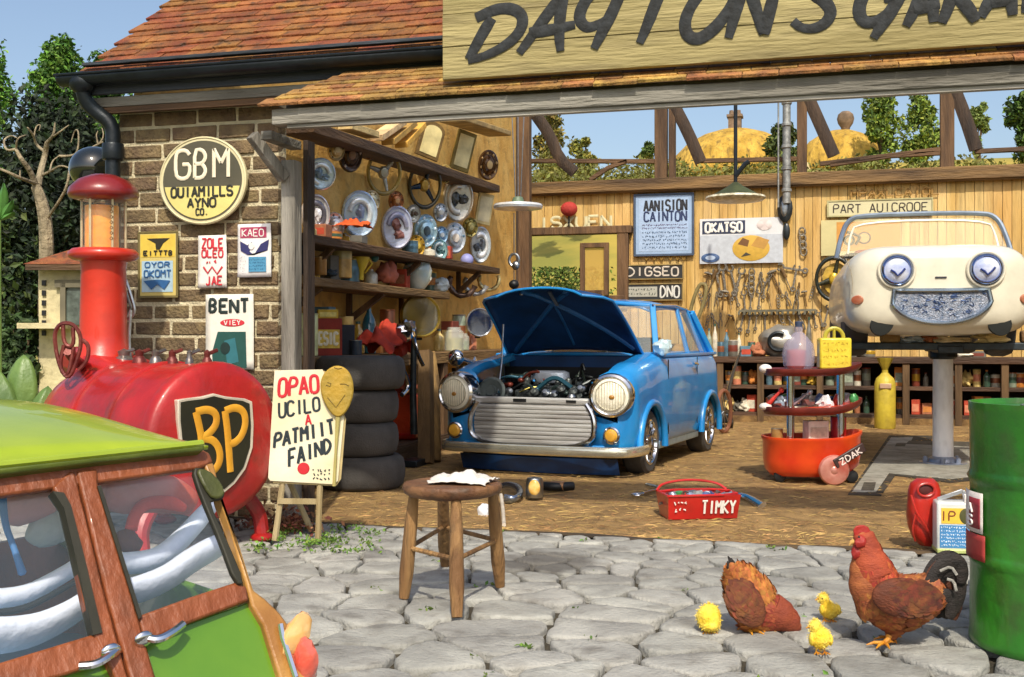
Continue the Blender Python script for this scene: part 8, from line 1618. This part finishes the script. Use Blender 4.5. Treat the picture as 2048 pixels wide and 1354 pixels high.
# ================================================================ POSTERS ON THE BRICK WALL
YP = YB-.022
ENF = mat('enamel_edge', '#6e6238', .6, var=.2)
c0 = onY(408, 362, YP-.03); t = thing('round_sign', 'round enamel sign, dark upper half with cream letters and yellow lower half', 'sign', M=FY(c0)); k_ = kz(c0); ax_ = 86*k_*1.06*1.22; az_ = 88*k_
m = MB(); ex = (onY(494, 362, YP).x-onY(321, 362, YP).x)/2; DS = MX.Diagonal((ex, az_, 1, 1))
m.lathe([(0, 0), (1, 0), (1.0, .02), (.97, .026), (.95, .02), (0, .02)], 56, DS); m.build('plate', mat('sign_rim', '#d3caa0', .5, bump=.1, var=.12), t)
m = MB(); m.lathe([(0, .0225), (.905, .0225), (.905, .018)], 56, DS); m.build('field', mat('sign_olive', '#4b4838', .5, c2='#5a5542', scale=3, bump=.1), t)
m = MB(); m.prism([(.88*math.cos(R(a)), .88*math.sin(R(a))) for a in range(-188, 9, 7)][::1] if False else [(.87*math.cos(R(a)), .87*math.sin(R(a))) for a in range(-172, -7, 6)], .021, .0245, DS); m.build('yellow_half', mat('sign_yellow', '#d9cc7c', .5, var=.08), t)
m = MB(); D2 = MX.Identity(4)
add_text(m, D2, 'GBM', -ex*.66, az_*.06, ex*.66, az_*.70, .024, z=.026); m.build('lettering', flat('#e6dcc0'), t)
m = MB(); add_text(m, D2, 'OUIAMILLS', -ex*.72, -az_*.36, ex*.72, -az_*.14, .014, z=.028); add_text(m, D2, 'AYNO', -ex*.34, -az_*.60, ex*.34, -az_*.40, .013, z=.028); add_text(m, D2, 'CO.', -ex*.14, -az_*.78, ex*.16, -az_*.64, .010, z=.028); m.build('small_lettering', flat('#2a2a20'), t)
def wb(name, lab, p0, p1, basec, parts, fm=None, fw=.012, seed=1, curl=0, y=YP, tilt=0): return board(name, lab, 'poster', p0, p1, y-.006, mat('bd'+basec.lstrip('#'), basec, .7, var=.06, scale=3, bump=.15, dirt=.08), .006, parts, fm, fw, None, seed, curl=curl)
BL2 = flat('#2c5f94'); YEL = flat('#d9bb4a')
wb('enamel_poster', 'yellow poster with a blue lower panel in a dark frame on the brick wall', (281, 592), (353, 466), '#cdb96a', [('rect', YEL, .02, .62, .98, .98), ('rect', flat('#a9c4d2'), .06, .06, .92, .56), ('poly', flat('#2a2618'), [(.2, .92), (.84, .92), (.66, .84), (.56, .74), (.46, .74), (.44, .84)]), ('text', flat('#2a2618'), 'EITTTB', .10, .65, .94, .72, .022), ('text', BL2, 'OYOR', .14, .46, .86, .54, .02), ('text', BL2, 'OKOMT', .12, .30, .90, .41, .022), ('poly', BL2, [(.12, .24), (.5, .26), (.86, .24), (.7, .1), (.5, .18), (.34, .1)])], ENF, .014)
REDP = flat('#c4303c')
wb('paper_poster', 'white paper poster with only red lettering on the brick wall', (398, 576), (455, 470), '#e9e4dc', [('text', REDP, 'ZOLE', .12, .76, .90, .94, .035), ('text', REDP, 'OLEO', .12, .58, .90, .72, .032), ('scr', REDP, .3, .44, .7, .56, 1, .03), ('line', REDP, [(.2, .40), (.35, .28), (.5, .4), (.68, .26), (.86, .4)], .04), ('text', REDP, 'JAE', .28, .06, .88, .22, .032)], None, curl=.03)
wb('paper_poster', 'white poster with purple pattern above a small blue picture, top right on the brick wall', (477, 555), (544, 447), '#e6e4e2', [('rect', flat('#a83a5a'), .08, .74, .86, .94), ('text', WHT, 'KAEO', .12, .77, .8, .9, .02), ('poly', flat('#2e2f62'), [(.08, .68), (.3, .6), (.44, .66), (.36, .48), (.5, .42), (.7, .62), (.94, .7), (.9, .5), (.66, .46), (.3, .42), (.1, .5)]), ('disc', WHT, .42, .58, .08, .06), ('rect', flat('#4f93b8'), .34, .1, .86, .38), ('scr', flat('#1f5a80'), .36, .12, .84, .36, 4, .012), ('scr', flat('#8a8a8a'), .08, .08, .28, .4, 5, .008)], None, curl=.03, seed=6)
wb('paper_poster', 'white poster with big black letters and green picture, lowest on the brick wall', (413, 738), (509, 588), '#e2dfd2', [('text', flat('#22302e'), 'BENT', .06, .76, .92, .93, .045), ('oval', REDP, .56, .62, .25, .05), ('text', WHT, 'VIEY', .38, .59, .74, .65, .012), ('poly', flat('#1f4f48'), [(.26, .50), (.84, .50), (.86, .02), (.16, .02), (.14, .22)]), ('poly', flat('#2f6f78'), [(.4, .38), (.62, .42), (.7, .1), (.46, .06)]), ('disc', flat('#16302c'), .42, .28, .10, .08)], None, curl=.02, seed=8)
# drain grating and rubbish at the foot of the brick wall
for k, (px, py, cc, lab) in enumerate(((565, 1062, '#8a5a40', 'rust brown leaf heap under the easel'), (470, 1012, '#2f6a34', 'low green rounded plant behind the red tank leg'))):
    c = onG(px, py, .02); rr = random.Random(k); o = leaf_cloud([V((rr.gauss(0, .12), rr.gauss(0, .05), abs(rr.gauss(0, .06)))) for _ in range(500)], .035, rr, .6).build('low_plant' if k else 'leaf_heap', mat('lp'+cc.lstrip('#'), cc, .8, island=.4, var=.3), None, smooth=False); o.location = c; o['kind'] = 'stuff'; tag(o, lab, 'plant' if k else 'leaves')
